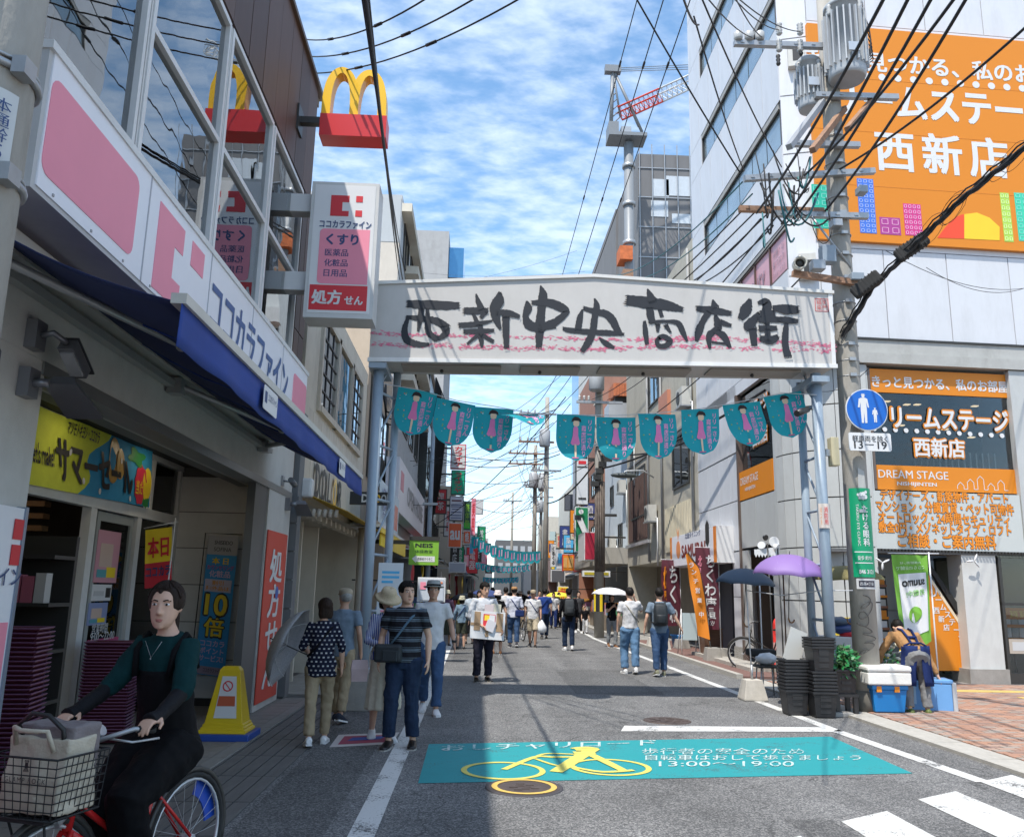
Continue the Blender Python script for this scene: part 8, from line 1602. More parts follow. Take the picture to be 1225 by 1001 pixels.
for i in range(15):
 sd='L' if i<9 else 'R';y=22+4.4*i if sd=='L' else 36+5.5*(i-9);sx=(-2.3 if sd=='L' else 6.0)+bend(y);t=thing('goods_stand','%s goods stand on the %s pavement, %s'%(['red','mixed','green','blue','pale'][i%5],'left' if sd=='L' else 'right',['nearest','second','third','fourth','fifth','sixth','seventh','eighth','farthest'][i if sd=='L' else i-9]),'stall',(sx,y,0),'goods stands along the shopfronts')
 MB().box((sx-.35,y,.05),(sx+.35,y+1.6,.7)).out('table',wcol('table_wood',(.25,.2,.15)),t)
 for k in range(5):MB().box((sx-.33,y+.05+.31*k,.7),(sx+.33,y+.32+.31*k,.8+rnd.random()*.5)).out('goods_pile',goodsm[(i+k)%7],t)
for i in range(10):
 y=28+5.2*i;sx=-2.05+bend(y);nobori(sx,y,.5,1.7,2.5,None,None,'%s banner flag on the left pavement, %s in the row'%(['red','yellow','navy','white','pink'][i%5],['first','second','third','fourth','fifth','sixth','seventh','eighth','ninth','last'][i]),[P('nb_red',(.5,.03,.05)),YEL,NAVY,WHITE,PINK][i%5],None,R(90+10*(i%3)),base=False,grp='banner flags along the left shops')
wbp=psign('pale pinboard of notices standing behind the hatted man on the left pavement',500,690,532,720,19.5,P('board_whiteblue',(.52,.56,.62)),None,side='L',extra=[(.1,.3,.5,.8,PINK),(.5,.9,.75,.82,P('txt_orangered',(.7,.2,.08)))])
for i,(px,py)in enumerate(((852,774),(796,779),(783,776))):
 g_=G(px,py);block(g_.x,g_.y+.2,['pale concrete block under the maroon flag','small grey block left of the backpack man','second grey block behind the white shirted walker'][i],stand=False,h=.34)
btub=thing('blue_tub','blue plastic tub behind the man with the backpack','tub',(5.4,22.6,0));g_=G(815,777);b=MB();b.lathe([(.2,.0),(.26,.38),(.28,.40),(.28,.43)],(g_.x,g_.y+.2,0),14);b.out('tub_wall',CB,btub)
FG='distant bunting rows over the street'
def far_row(y,px0,py0,px1,py1,n,sag,lab,w_,h_,pale=False):
 a=PY(px0,py0,y);c=PY(px1,py1,y);pr_=make_flag(w_,h_,0,lab+', leftmost flag',lab,0,clothm('bunting_pale',(.22,.52,.62))if pale else BT)
 for k in range(n):
  t=(k+.5)/n;p=a.lerp(c,t)+V((0,0,-sag*4*t*(1-t)));o=pr_ if k==0 else dup(pr_,label=lab+(', rightmost flag' if k==n-1 else ', flag between the ends'))
  o.location=p;o['group']=lab;o.rotation_euler=(0,R(8*(t-.5)*-1),R(rnd.uniform(-14,14)))
 wire(a,c,sag,.01,'cord of the '+lab)
far_row(48,565,640,646,659,11,.35,'first distant row of teal flags',.42,.68);far_row(62,569,672,636,674,11,.25,'second distant row of teal flags',.36,.5);far_row(80,578,690,620,690,10,.1,'third distant row of teal flags',.36,.5)
tk=thing('white_truck','white box truck parked far down the middle of the street','truck',(5,72,0));a=PY(626,706,72);c=PY(656,690,72)
MB().box((a.x,72,.9),(c.x,76,3.4)).out('cargo_box',P('truck_white',(.66,.67,.68)),tk,bevel=.03);MB().box((a.x+.3,71.6,.5),(c.x-.3,72,.9)).out('bumper',DARK,tk);MB().box((a.x+.1,71.95,1.0),(a.x+1.0,72.0,1.3)).out('marker_panel',YEL,tk)
for dx_ in(.3,(c.x-a.x)-.5):MB().tube([(a.x+dx_,72.6,.4),(a.x+dx_+.25,72.6,.4)],.4,16).out('wheel',RUBBER,tk)
sf=thing('scaffolded_tower','tower wrapped in grey scaffold netting behind the white tower','building',(20,90,0));SD=90;SFf=FF(SD)
u0_,v1_=SFf.uv(763,184);u1_,_=SFf.uv(840,190);NET=mat('scaffold_net',(.17,.17,.175),.9,.12,.6,.5,3,stretch=(1,1,.3))
MB().box((u0_,SD,0),(u1_+4,SD+14,v1_)).out('netting_front',NET,sf)
b=MB();
for k in range(13):b.fbox(SFf,u0_,u1_+4,6+k*(v1_-6)/12.5,6.12+k*(v1_-6)/12.5,0,.1)
for k in range(9):b.fbox(SFf,u0_+.1+k*1.5,u0_+.2+k*1.5,0,v1_+1.2,0.1,.2)
b.out('scaffold_tube',STEEL,sf)
for k,(px,py,w_,h_)in enumerate(((790,225,2.0,2.2),(812,223,3.0,2.5),(789,250,2.0,2.0),(815,262,2.2,1.2))):
 u,v=SFf.uv(px,py);MB().fbox(SFf,u-w_/2,u+w_/2,v-h_/2,v+h_/2,.01,.06).out('netting_gap',mat('gap_pale',(.5,.55,.6),.6),sf)
u2_,v2_=SFf.uv(735,262);MB().box((u0_-.3,SD+14.1,0),(u0_+4,SD+48,v1_-.3)).out('netting_side',NET,sf);MB().box((u0_-.9,SD+48.2,0),(u0_+3,SD+60,v2_)).out('glass_side',mat('curtain_glass',(.1,.26,.42)),sf)
cr=thing('tower_crane','grey climbing crane with a red and white lattice jib against the sky','crane',(19,84,0));CFc=FF(84)
def C_(px,py):return V(CFc.p(*CFc.uv(px,py)))
CG=mat('crane_grey',(.20,.215,.23),.45,.06)
b=MB();mt,mb_=C_(757,172),C_(748,330);mx_=(mt.x+mb_.x)/2;b.tube([(mx_,84,10),(mx_,84,mt.z)],.54,14);b.out('mast',CG,cr)
for k in range(7):b=MB();b.lathe([(.72,0),(.72,.4)],(mx_,84,mt.z-3-4.5*k),14);b.out('mast_collar',STEEL,cr)
q=C_(748,165);MB().box((q.x-2.0,82.7,q.z-.4),(q.x+2.2,85.3,q.z+.0)).out('slewing_deck',CG,cr);MB().box((q.x-2.0,82.9,q.z),(q.x-.9,85,q.z+1.3)).out('winch_cabin',CG,cr);MB().box((q.x-.6,83,q.z),(q.x+.5,84.6,q.z+.8)).out('winch_drum',STEEL,cr)
ap2=C_(733,82);fr1,fr2=C_(731,150),C_(768,158)
b=MB();b.tube([fr1,ap2],.22,6);b.tube([C_(742,140),ap2],.12,5);b.tube([fr2,ap2],.18,6);b.tube([C_(764,152),C_(738,92)],.12,5)
for k in range(8):p=fr1.lerp(ap2,k/8);s_=C_(742,140).lerp(ap2,k/8);b.tube([p,s_],.07,4)
b.box((ap2.x-.9,83.6,ap2.z-.6),(ap2.x+.9,84.4,ap2.z+.2));b.out('gantry_frame',CG,cr)
j0,j1,j2=C_(741,138),C_(790,116),C_(860,84)
def lattice(b,a,c,h,n):
 a,c=V(a),V(c);d=(c-a).normalized();up=V((-d.z,0,d.x));dep=V((0,1,0))*h
 for o_ in((up*h/2-dep/2),(up*h/2+dep/2),(-up*h/2)):b.tube([a+o_,c+o_],.11,4)
 for k in range(n):
  p=a.lerp(c,k/n);q=a.lerp(c,(k+.5)/n);r=a.lerp(c,(k+1)/n);b.tube([p-up*h/2,q+up*h/2-dep/2,r-up*h/2],.06,4,False);b.tube([p-up*h/2,q+up*h/2+dep/2,r-up*h/2],.06,4,False)
b=MB();lattice(b,j0,j1,1.3,9);b.out('jib_red',mat('crane_red',(.60,.05,.02),.45),cr);b=MB();lattice(b,j1,j2,1.3,12);b.out('jib_white',mat('crane_white',(.66,.66,.66),.45),cr)
b=MB();[b.tube([ap2+V((0,0,-.2*k)),C_(862,76+3*k)],.05,4)for k in range(3)];b.out('pendant_ropes',CG,cr)
q0,q1=C_(733,296),C_(765,330);MB().box((q0.x+.6,82.9,q1.z+1.4),(q1.x-.9,85.1,q0.z-.2)).out('climbing_collar',mat('orange_tarp',(.50,.13,.04),.8,.3,2,.6,5),cr);MB().box((q0.x+.8,82.2,q1.z-2),(q1.x-1,85.8,q1.z)).out('collar_frame',RUST,cr)
# ================================================================ PEOPLE
BAKE=[]
TXC=bpy.data.textures.new('cloth_folds','CLOUDS');TXC.noise_scale=.10;TXC.noise_depth=3
def rem(o,vox,smooth=3,disp=0):
 m=o.modifiers.new('r','REMESH');m.mode='VOXEL';m.voxel_size=vox;m.use_smooth_shade=True
 if disp:
  d=o.modifiers.new('d','DISPLACE');d.texture=TXC;d.strength=disp;d.mid_level=.5;d.texture_coords='LOCAL'
 if smooth:
  s=o.modifiers.new('s','SMOOTH');s.iterations=smooth;s.factor=.5
 BAKE.append(o);return o
SKIN=mat('skin',(.56,.34,.24),.5,.08,8,.05,120);SKIN2=mat('skin_tan',(.44,.25,.17),.5,.08,8);HAIRB=mat('hair_black',(.010,.008,.007),.6,.3,40,.5,120,spec=.2,stretch=(1,1,.2));HAIRBR=mat('hair_brown',(.022,.012,.008),.6,.3,40,.5,120,spec=.2,stretch=(1,1,.2));HAIRG=mat('hair_grey',(.25,.24,.23),.5,.3,40)
def fab(nm,c,**k):return mat('fabric_'+nm,c,k.pop('rough',.85),k.pop('var',.14),6,k.pop('bump',.35),220,spec=.12)
DEN=fab('denim',(.045,.085,.17),bump=.5);DENL=fab('denim_light',(.12,.22,.36),bump=.5);DEND=fab('denim_dark',(.018,.03,.06));KHAKI=fab('khaki',(.33,.26,.17));CREAMF=fab('cream',(.58,.52,.42));WHF=fab('white',(.54,.54,.55));BLKF=fab('black',(.008,.008,.010));GRYF=fab('grey',(.20,.21,.22));GRYB=fab('greyblue',(.16,.21,.27));NAVF=fab('navy',(.02,.035,.12));SUITF=fab('suit',(.018,.018,.03));TEALF=fab('dark_teal',(.005,.030,.032));BRNF=fab('camel',(.36,.20,.09));BLUEF=fab('denim_jacket',(.15,.22,.29));STRAW=mat('straw_hat',(.50,.40,.26),.85,.15,30,.6,90);SHOEB=mat('shoe_black',(.012,.011,.011),.3,.1);SHOEW=mat('shoe_white',(.66,.66,.66),.6,.05);SOLE=mat('shoe_sole',(.35,.33,.30),.7);LIPS=mat('lips',(.42,.16,.13),.4);EYEW=mat('eye_white',(.7,.68,.65),.2);EYEB=mat('eye_dark',(.015,.01,.008),.1)
def patt(nm,fn):
 m=bpy.data.materials.new(nm);m.use_nodes=True;n,b=nodes(m);tc_=n.nodes.new('ShaderNodeTexCoord');b.inputs['Roughness'].default_value=.9;b.inputs['Specular IOR Level'].default_value=.12;fn(n,b,tc_.outputs['Object'])
 return m
def _stripes(cols,per,axis=2):
 def f(n,b,vec):
  s=n.nodes.new('ShaderNodeSeparateXYZ');n.links.new(vec,s.inputs[0]);m1=n.nodes.new('ShaderNodeMath');m1.operation='MULTIPLY';m1.inputs[1].default_value=1/per;n.links.new(s.outputs[axis],m1.inputs[0]);m2=n.nodes.new('ShaderNodeMath');m2.operation='FRACT';n.links.new(m1.outputs[0],m2.inputs[0])
  r=n.nodes.new('ShaderNodeValToRGB');r.color_ramp.interpolation='CONSTANT';e=r.color_ramp.elements
  while len(e)<len(cols):e.new(.5)
  for i,(p,c)in enumerate(cols):e[i].position=p;e[i].color=(*c,1)
  n.links.new(m2.outputs[0],r.inputs[0]);n.links.new(r.outputs[0],b.inputs['Base Color'])
 return f
STRIPE=patt('fabric_hstripe',_stripes([(0,(.014,.014,.018)),(.34,(.11,.14,.17)),(.42,(.02,.02,.025)),(.50,(.12,.155,.19)),(.62,(.014,.014,.018)),(.74,(.10,.13,.16)),(.8,(.014,.014,.018))],.105))
VSTR=patt('fabric_vstripe',_stripes([(0,(.04,.07,.30)),(.5,(.55,.56,.62))],.022,0))
def _motif(n,b,vec):
 br=n.nodes.new('ShaderNodeTexBrick');mp_2=n.nodes.new('ShaderNodeMapping');mp_2.inputs['Rotation'].default_value=(R(90),0,0);n.links.new(vec,mp_2.inputs[0]);n.links.new(mp_2.outputs[0],br.inputs['Vector'])
 br.inputs['Scale'].default_value=1;br.inputs['Brick Width'].default_value=.055;br.inputs['Row Height'].default_value=.05;br.inputs['Mortar Size'].default_value=.016;br.inputs['Mortar Smooth'].default_value=0;br.inputs['Color1'].default_value=(.5,.5,.5,1);br.inputs['Color2'].default_value=(.30,.30,.32,1);br.inputs['Mortar'].default_value=(.012,.014,.03,1);n.links.new(br.outputs[0],b.inputs['Base Color'])
MOTIF=patt('fabric_motif',_motif)
def lerp3(a,c,t):return V(a).lerp(V(c),t)
def hand(b,wr,d,side,near=False,curl=.35,s=1.0,palm=None):
 d=V(d).normalized();inn=V(palm).normalized()if palm is not None else V((-side,0,0));inn=(inn-d*inn.dot(d)).normalized();sp=d.cross(inn).normalized()
 if sp.y>0:sp=-sp
 fr_=.0085 if near else.0105;L=.085*s
 rings=[]
 for t,w_,th in((-.02,.028,.022),(.02,.034,.020),(.055,.042,.017),(.085,.040,.013)):
  c=V(wr)+d*t*s;rings.append([c+sp*w_*s*math.cos(R(36*k))+inn*th*s*math.sin(R(36*k))for k in range(10)])
 b.ring(rings)
 for k in range(4):
  o_=V(wr)+d*.078*s+sp*(.030-.020*k)*s;ln=(.066,.075,.070,.054)[k]*s;d1=(d+inn*curl*.6).normalized();d2=(d+inn*curl*1.9).normalized();p1=o_+d1*ln*.5;p2=p1+d2*ln*.5
  b.tube([o_-d*.02,o_,p1,p2],[fr_*1.1,fr_*1.1,fr_,fr_*.8],7)
 o_=V(wr)+d*.02*s+sp*.03*s;t1=o_+(sp*.9+d*.9+inn*.35).normalized()*.042*s;t2=t1+(d+sp*.25+inn*.5).normalized()*.034*s;b.tube([V(wr)+sp*.01,o_,t1,t2],[fr_*1.5,fr_*1.5,fr_*1.25,fr_*.95],7)
DEFA=dict(L=[(.235,.02,1.14),(.245,-.05,.90)],R=[(-.235,.02,1.14),(-.245,-.05,.90)])
STAND=dict(L=[(.10,-.01,.49),(.105,.02,.08)],R=[(-.10,-.01,.49),(-.105,.02,.08)])
def WALK(s=1,a=.22):return dict(L=[(.09,-.11*s-.02,.50),(.085,-a*s,.085 if s>0 else.12)],R=[(-.09,.10*s-.04,.49),(-.085,a*s*1.05,.085 if s<0 else.13)])
def person(label,loc,H=1.70,rz=0,top=WHF,sleeve=.5,bottom=DEN,btype='long',shoe=SHOEB,hair=HAIRB,hstyle='short',hat=None,arms=None,legs=None,lean=0,near=0,skin=None,girth=1.0,hip=(0,0,.92),bag=None,head=(0,0),topz=.84,group=None,fem=False,bw=1.0,coat=None,tuck=False,parts=None,sleevemat=None):
 skin=skin or SKIN;t=thing('person',label,'person',(0,0,0),group);vox={0:.019,1:.0125,2:.0075}[near]
 hp=V(hip);Lm=Matrix.Translation(hp)@Matrix.Rotation(R(lean),4,'X')@Matrix.Translation(-V((0,0,.92)))
 TT=lambda p:Lm@V(p)
 g=girth;sw=.132 if fem else.180;fx=.82 if fem else 1;bw=bw if bw!=1.0 else(1.12 if not fem else 1.0)
 A=arms or{};LG_=legs or STAND
 AR={}
 for sd in 'LR':
  s=1 if sd=='L' else-1
  AR[sd]=(TT((s*sw,.0,1.385)),V(A[sd][0]),V(A[sd][1]))if sd in A else(TT((s*sw,.0,1.385)),TT(DEFA[sd][0]),TT(DEFA[sd][1]))
 def torso(b,rings,o_=0.0,n=18):
  b.ring([[TT((cx_+(rx*(fx if z>1 else 1)+o_)*math.cos(R(360*k/n)),cy_+(ry+o_)*math.sin(R(360*k/n)),z))for k in range(n)]for z,cx_,cy_,rx,ry in rings])
 core=[(.84,0,.01,.13*g,.10*g),(.95,0,.0,.15*g,.105*g),(1.06,0,-.0,.135*g,.10*g),(1.20,0,.0,.15*g,.105*g),(1.32,0,.005,.17,.105),(1.385,0,.005,.165,.085),(1.425,0,.01,.11,.07),(1.455,0,.01,.062,.06),(1.50,0,.0,.044 if fem else.052,.050),(1.56,0,-.005,.043 if fem else.05,.052)]
 hm=TT((0,-.012,1.60));Hm=Matrix.Translation(hm)@Matrix.Rotation(R(head[1]),4,'Z')@Matrix.Rotation(R(lean*.75+head[0]),4,'X')
 hd=[(-.118,-.050,.022,.022),(-.108,-.046,.038,.038),(-.088,-.034,.052 if fem else.056,.060),(-.06,-.016,.064 if fem else.067,.078),(-.02,-.004,.072,.088),(.02,.004,.076,.096),(.05,.008,.075,.096),(.08,.010,.064,.082),(.102,.012,.044,.056),(.114,.012,.018,.02)]
 b=MB();torso(b,core);
 b.ring([[Hm@V((rx*math.cos(R(20*k)),cy_+ry*math.sin(R(20*k)),z))for k in range(18)]for z,cy_,rx,ry in hd])
 b.tube([Hm@V((0,-.088,.018)),Hm@V((0,-.104,-.012)),Hm@V((0,-.112,-.032)),Hm@V((0,-.088,-.040))],[.008,.011,.0145,.010],8)
 for s in(-1,1):b.ell(Hm@V((s*.077,.008,-.006)),(.010,.020,.030),8,6,M=Hm.to_3x3());b.ell(Hm@V((s*.012,-.098,-.036)),(.009,.009,.007),6,5)
 b.ell(Hm@V((0,-.083,-.070)),(.026,.012,.012),8,6,M=Hm.to_3x3());b.ell(Hm@V((0,-.080,-.106)),(.022,.014,.014),8,6)
 for s in(-1,1):b.ell(Hm@V((s*.032,-.086,.030)),(.022,.008,.007),8,5,M=Hm.to_3x3())
 for sd in 'LR':
  s=1 if sd=='L' else-1;sh,el,wr=AR[sd];fa=(wr-el).normalized()
  b.tube([TT((s*.10,.0,1.37)),sh,lerp3(sh,el,.5),el,lerp3(el,wr,.35),lerp3(el,wr,.8),wr+fa*.01],[.055,.050,.043,.036,.038,.028,.024],10)
  pl_=A[sd][2]if sd in A and len(A[sd])>2 else None;hd_=A[sd][3]if sd in A and len(A[sd])>3 else fa;cu=A[sd][4]if sd in A and len(A[sd])>4 else.4
  hand(b,wr,hd_,s,near>0,cu,1.0,pl_)
  kn,an=V(LG_[sd][0]),V(LG_[sd][1]);h_=hp+V((s*.085,0,-.04));b.tube([h_+V((0,0,.05)),h_,lerp3(h_,kn,.5),kn,lerp3(kn,an,.3),lerp3(kn,an,.75),an,an+V((0,0,-.03))],[.08,.082,.07,.053,.054,.042,.034,.034],10)
 rem(b.out('body',skin,t),vox,2)
 if near or True:
  for s in(-1,1):
   b=MB();b.ell(Hm@V((s*.031,-.083,.010)),(.0150,.008,.0070),8,6,M=Hm.to_3x3());e=b.out('eye',EYEW,t);b=MB();b.ell(Hm@V((s*.031,-.0895,.010)),(.0068,.0035,.0066),8,5,M=Hm.to_3x3());b.out('iris',EYEB,e)
   b=MB();b.tube([Hm@V((s*.014,-.0935,.027)),Hm@V((s*.032,-.0935,.033)),Hm@V((s*.050,-.080,.027))],.0032,5);b.out('eyebrow',HAIRB if hair is not HAIRG else HAIRG,t)
  b=MB();b.ell(Hm@V((0,-.0945,-.068)),(.021,.005,.0045),8,5,M=Hm.to_3x3());b.ell(Hm@V((0,-.0935,-.075)),(.017,.005,.005),8,5,M=Hm.to_3x3());b.out('mouth',LIPS,t)
 if hstyle:
  b=MB();n,m_=22,14;rnd_=random.Random(hash(label)%1000);rings=[]
  for i in range(m_+1):
   th=math.pi*(i+.02)/(m_+.04);ring=[]
   for k in range(n):
    ph_=2*math.pi*k/n;x=.088*math.sin(th)*math.cos(ph_);y=.112*math.sin(th)*math.sin(ph_)+.012;z=.100*math.cos(th)+.028
    vf=1.07 if hstyle=='ponytail' else 1.0;x*=vf*(1+.05*noise.noise(V((k*.7,i*.7,1))));y=(y*1.05 if y>0 else y);z+=.006*noise.noise(V((k*.9,i*.9,5)))
    low=-.055 if hstyle in('short','cap')else-.10
    front=y<-.030 and z<(.074 if hstyle=='ponytail' else.058 if hstyle!='bob' else.04)+.012*noise.noise(V((k*1.3,2,7)));side_=(-.03<=y<.035)and z<(-.03 if hstyle=='ponytail' else.0)and hstyle not in('bob','long')
    if front:x*=.80;y=-.060+(y+.060)*.2;z=max(z,-.02)
    elif side_:x*=.80
    if z<low:z=low;x*=.75;y*=.8
    ring.append(Hm@V((x,y,z)))
   rings.append(ring)
  b.ring(rings)
  if hstyle=='ponytail':b.tube([Hm@V((0,.10,.03)),Hm@V((.01,.135,-.02)),Hm@V((.015,.13,-.13)),Hm@V((.02,.11,-.22))],[.03,.032,.026,.008],8)
  if hstyle=='bun':b.ell(Hm@V((0,.11,.05)),(.04,.04,.04),8,6)
  if hstyle in('long','bob'):
   ln=-.13 if hstyle=='bob' else-.24
   b.ring([[Hm@V((rx*math.cos(R(24*k)),.035+ry*math.sin(R(24*k)),z))for k in range(15)]for z,rx,ry in((.05,.088,.085),(-.04,.092,.075),(ln+.05,.095,.065),(ln,.08,.05))])
  if hstyle=='short':
   for k in range(16):a=rnd_.uniform(0,6.28);q=V((.06*math.cos(a)*rnd_.random(),.07*math.sin(a)*rnd_.random(),.125));b.tube([Hm@(q-V((0,0,.03))),Hm@(q+V((rnd_.gauss(0,.012),rnd_.gauss(0,.012),.004)))],[.022,.004],5)
  o=b.out('hair',hair,t)
  if near:rem(o,.007,1)
  if near==2 and not hat:
   b=MB()
   for k in range(260):
    a0=rnd_.uniform(0,6.283);th0=rnd_.uniform(.1,1.0);L_=rnd_.uniform(.35,.8);pts=[]
    for j in range(5):
     th=th0+L_*j/4;a=a0+.18*math.sin(k)*j/4;y=.116*math.sin(th)*math.sin(a)+.012;z=.103*math.cos(th)+.029
     if y<-.04 and z<(.05 if hstyle!='ponytail' else.085):break
     pts.append(Hm@V((.091*math.sin(th)*math.cos(a),y,z)))
    if len(pts)>2:b.tube(pts,[.0035]*(len(pts)-1)+[.001],4,False)
   b.out('hair_strands',hair,o)
 if hat:
  kind,hmc=hat[0],hat[1];Ht=Hm@Matrix.Translation((0,.012,.048))@Matrix.Rotation(R(-4),4,'X');b=MB()
  if kind=='sun':pr=[(.175,-.035),(.15,-.012),(.104,.0),(.100,.05),(.085,.085),(.05,.098),(.005,.10)]
  elif kind=='bucket':pr=[(.145,-.05),(.115,-.01),(.100,.01),(.095,.06),(.08,.082),(.005,.088)]
  elif kind=='fedora':pr=[(.150,.004),(.145,-.004),(.101,.0),(.100,.055),(.09,.085),(.05,.075),(.005,.072)]
  else:pr=[(.096,-.012),(.098,.02),(.090,.055),(.06,.078),(.005,.084)]
  pr2=[(r*.97,z-.006)for r,z in reversed(pr)]
  rings=[[Ht@V((r*.95*math.cos(R(15*k)),r*1.12*math.sin(R(15*k)),z))for k in range(24)]for r,z in pr+pr2];b.ring(rings,True)
  if kind=='cap':b.ring([[Ht@V((x,y,z))for x,y,z in q]for q in([(-.085,-.06,-.01),(.085,-.06,-.01),(.085,-.06,-.002),(-.085,-.06,-.002)],[(-.075,-.13,-.018),(.075,-.13,-.018),(.075,-.13,-.010),(-.075,-.13,-.010)],[(-.04,-.175,-.03),(.04,-.175,-.03),(.04,-.175,-.024),(-.04,-.175,-.024)])],True,0,False)
  ho=b.out('hat',hmc,t)
  if len(hat)>2:b=MB();b.ring([[Ht@V((r*.95*math.cos(R(15*k)),r*1.12*math.sin(R(15*k)),z))for k in range(24)]for r,z in((.103,.004),(.103,.032))],False);b.out('hat_band',hat[2],ho)
 b=MB();o_=.017;hem=topz
 tr=[(hem,0,.005,.158*g,.118*g),(.95,0,.0,.155*g,.115*g),(1.06,0,-.0,.142*g,.11*g),(1.20,0,.0,.158*g,.115*g),(1.32,0,.005,.178,.112),(1.385,0,.005,.168,.088),(1.425,0,.01,.112,.072),(1.45,0,.01,.072,.064)]
 tr=[q for q in tr if q[0]>=hem];torso(b,tr,o_*.7)
 for sd in 'LR':
  s=1 if sd=='L' else-1;sh,el,wr=AR[sd];pts=[TT((s*.08,.0,1.36)),sh];rs=[.068,.070]
  if sleeve<=.5:e=lerp3(sh,el,min(1,sleeve*1.5));pts+=[e];rs+=[.068]
  else:pts+=[lerp3(sh,el,.5),el,lerp3(el,wr,(sleeve-.5)*2)];rs+=[.060,.052,.040]
  if sleeve>0:b.tube(pts,rs,12)
 rem(b.out('top',top,t),max(vox,.010)if near<2 else.009,3,.032 if near else.024)
 if sleevemat:
  for sd in 'LR':
   sh,el,wr=AR[sd];b=MB();b.tube([lerp3(sh,el,.45),lerp3(sh,el,.8),el,lerp3(el,wr,.4),lerp3(el,wr,.97),wr+(V(A[sd][3]).normalized()if sd in A and len(A[sd])>3 else(wr-el).normalized())*.065],[.052,.048,.044,.042,.036,.044],14);rem(b.out('arm_cover',sleevemat,t),.009,2,.012)
 b=MB()
 if btype in('long','shorts'):
  torso(b,[(.80,0,.0,.13*g,.10*g),(.86,0,.0,.155*g,.118*g),(.95,0,.0,.15*g,.112*g),(1.0,0,0,.142*g,.105*g)],.006)
  for sd in 'LR':
   s=1 if sd=='L' else-1;kn,an=V(LG_[sd][0]),V(LG_[sd][1]);h_=hp+V((s*.085,0,-.04))
   if btype=='long':b.tube([h_+V((0,0,.05)),h_,lerp3(h_,kn,.5),kn,lerp3(kn,an,.5),lerp3(kn,an,.93)],[.09*g,.098*g*bw,.086*bw,.072*bw,.066*bw,.062*bw],12)
   else:b.tube([h_+V((0,0,.05)),h_,lerp3(h_,kn,.5),lerp3(h_,kn,.98)],[.09*g,.10*g,.094,.092],12)
  rem(b.out('trousers' if btype=='long' else 'shorts',bottom,t),max(vox,.010),3,.038)
 elif btype in('skirt','wide'):
  n=40;hz_=.34 if btype=='skirt' else.30;rings=[]
  for i in range(9):
   f_=i/8;z=hip[2]+.08-(hip[2]+.08-hz_)*f_;rx=.145+.075*f_**.8;ry=.11+.085*f_**.8
   rings.append([V((rx*math.cos(R(9*k))*(1+.05*f_*math.sin(k*1.9)),hip[1]+ry*math.sin(R(9*k))*(1+.09*f_*math.sin(k*1.9)),z))for k in range(n)])
  b.ring(rings);rem(b.out('skirt',bottom,t),max(vox,.010),1,.02)
 for sd in 'LR':
  an=V(LG_[sd][1]);s=1 if sd=='L' else-1;pit=max(0,(an.z-.085))*5.0;F_=Matrix.Translation(an)@Matrix.Rotation(R(s*7),4,'Z')@Matrix.Rotation(pit,4,'X')@Matrix.Diagonal((1.12,1.1,1,1))
  b=MB();rr_=[]
  for y,hw,z0,z1 in((.075,.022,-.075,-.02),(.060,.034,-.083,.01),(.02,.038,-.083,.015),(-.04,.040,-.083,-.005),(-.09,.046,-.083,-.030),(-.14,.042,-.081,-.042),(-.175,.022,-.075,-.055)):
   rr_.append([F_@V((hw*math.cos(R(30*k)),y,(z0+z1)/2+(z1-z0)/2*math.sin(R(30*k))))for k in range(12)])
  b.ring(rr_);so_2=b.out('shoe',shoe,t)
  b=MB();out_=[(-.030,.07),(.030,.07),(.038,.02),(.040,-.04),(.047,-.09),(.043,-.14),(.022,-.178),(-.022,-.178),(-.043,-.14),(-.047,-.09),(-.040,-.04),(-.038,.02)]
  b.add([F_@V((x,y,z))for z in(-.090,-.070)for x,y in out_],[tuple(range(12))[::-1],tuple(range(12,24))]+[(k,(k+1)%12,(k+1)%12+12,k+12)for k in range(12)]);b.out('sole',SOLE if shoe is SHOEB else SHOEW,so_2)
 if bag:bag(t,TT)
 if parts:parts(t,TT,AR,Hm)
 k_=H/1.71;t.scale=(k_,k_,k_);t.location=loc;t.rotation_euler=(0,0,R(rz));return t
def backpack(m,sm=None):
 def f(t,TT):
  Mx=Matrix.Translation(TT((0,.185,1.20)))@(TT((0,0,1.3))-TT((0,0,1.0))).to_track_quat('Z','Y').to_matrix().to_4x4()
  b=MB();b.ring([[TT((sx*w_,.125+y,z))for sx,y in((-1,0),(-1,.10*q),(-.7,.15*q),(.7,.15*q),(1,.10*q),(1,0))]for z,w_,q in((.98,.11,.75),(1.02,.135,1),(1.25,.14,1),(1.38,.125,.75),(1.43,.08,.3))],True,0,True);o=b.out('backpack',m,t,bevel=.015)
  b=MB();b.ring([[TT((sx*w_,.265+y,z))for sx,y in((-1,0),(-.8,.04),(.8,.04),(1,0))]for z,w_ in((1.03,.09),(1.06,.105),(1.17,.105),(1.20,.09))]);b.out('front_pocket',m,o)
  for s in(-1,1):b=MB();b.tube([TT((s*.09,.13,1.40)),TT((s*.11,.03,1.45)),TT((s*.12,-.09,1.38)),TT((s*.15,-.13,1.22)),TT((s*.16,-.02,1.06)),TT((s*.12,.12,1.03))],.016,6);b.out('strap',sm or m,o)
 return f
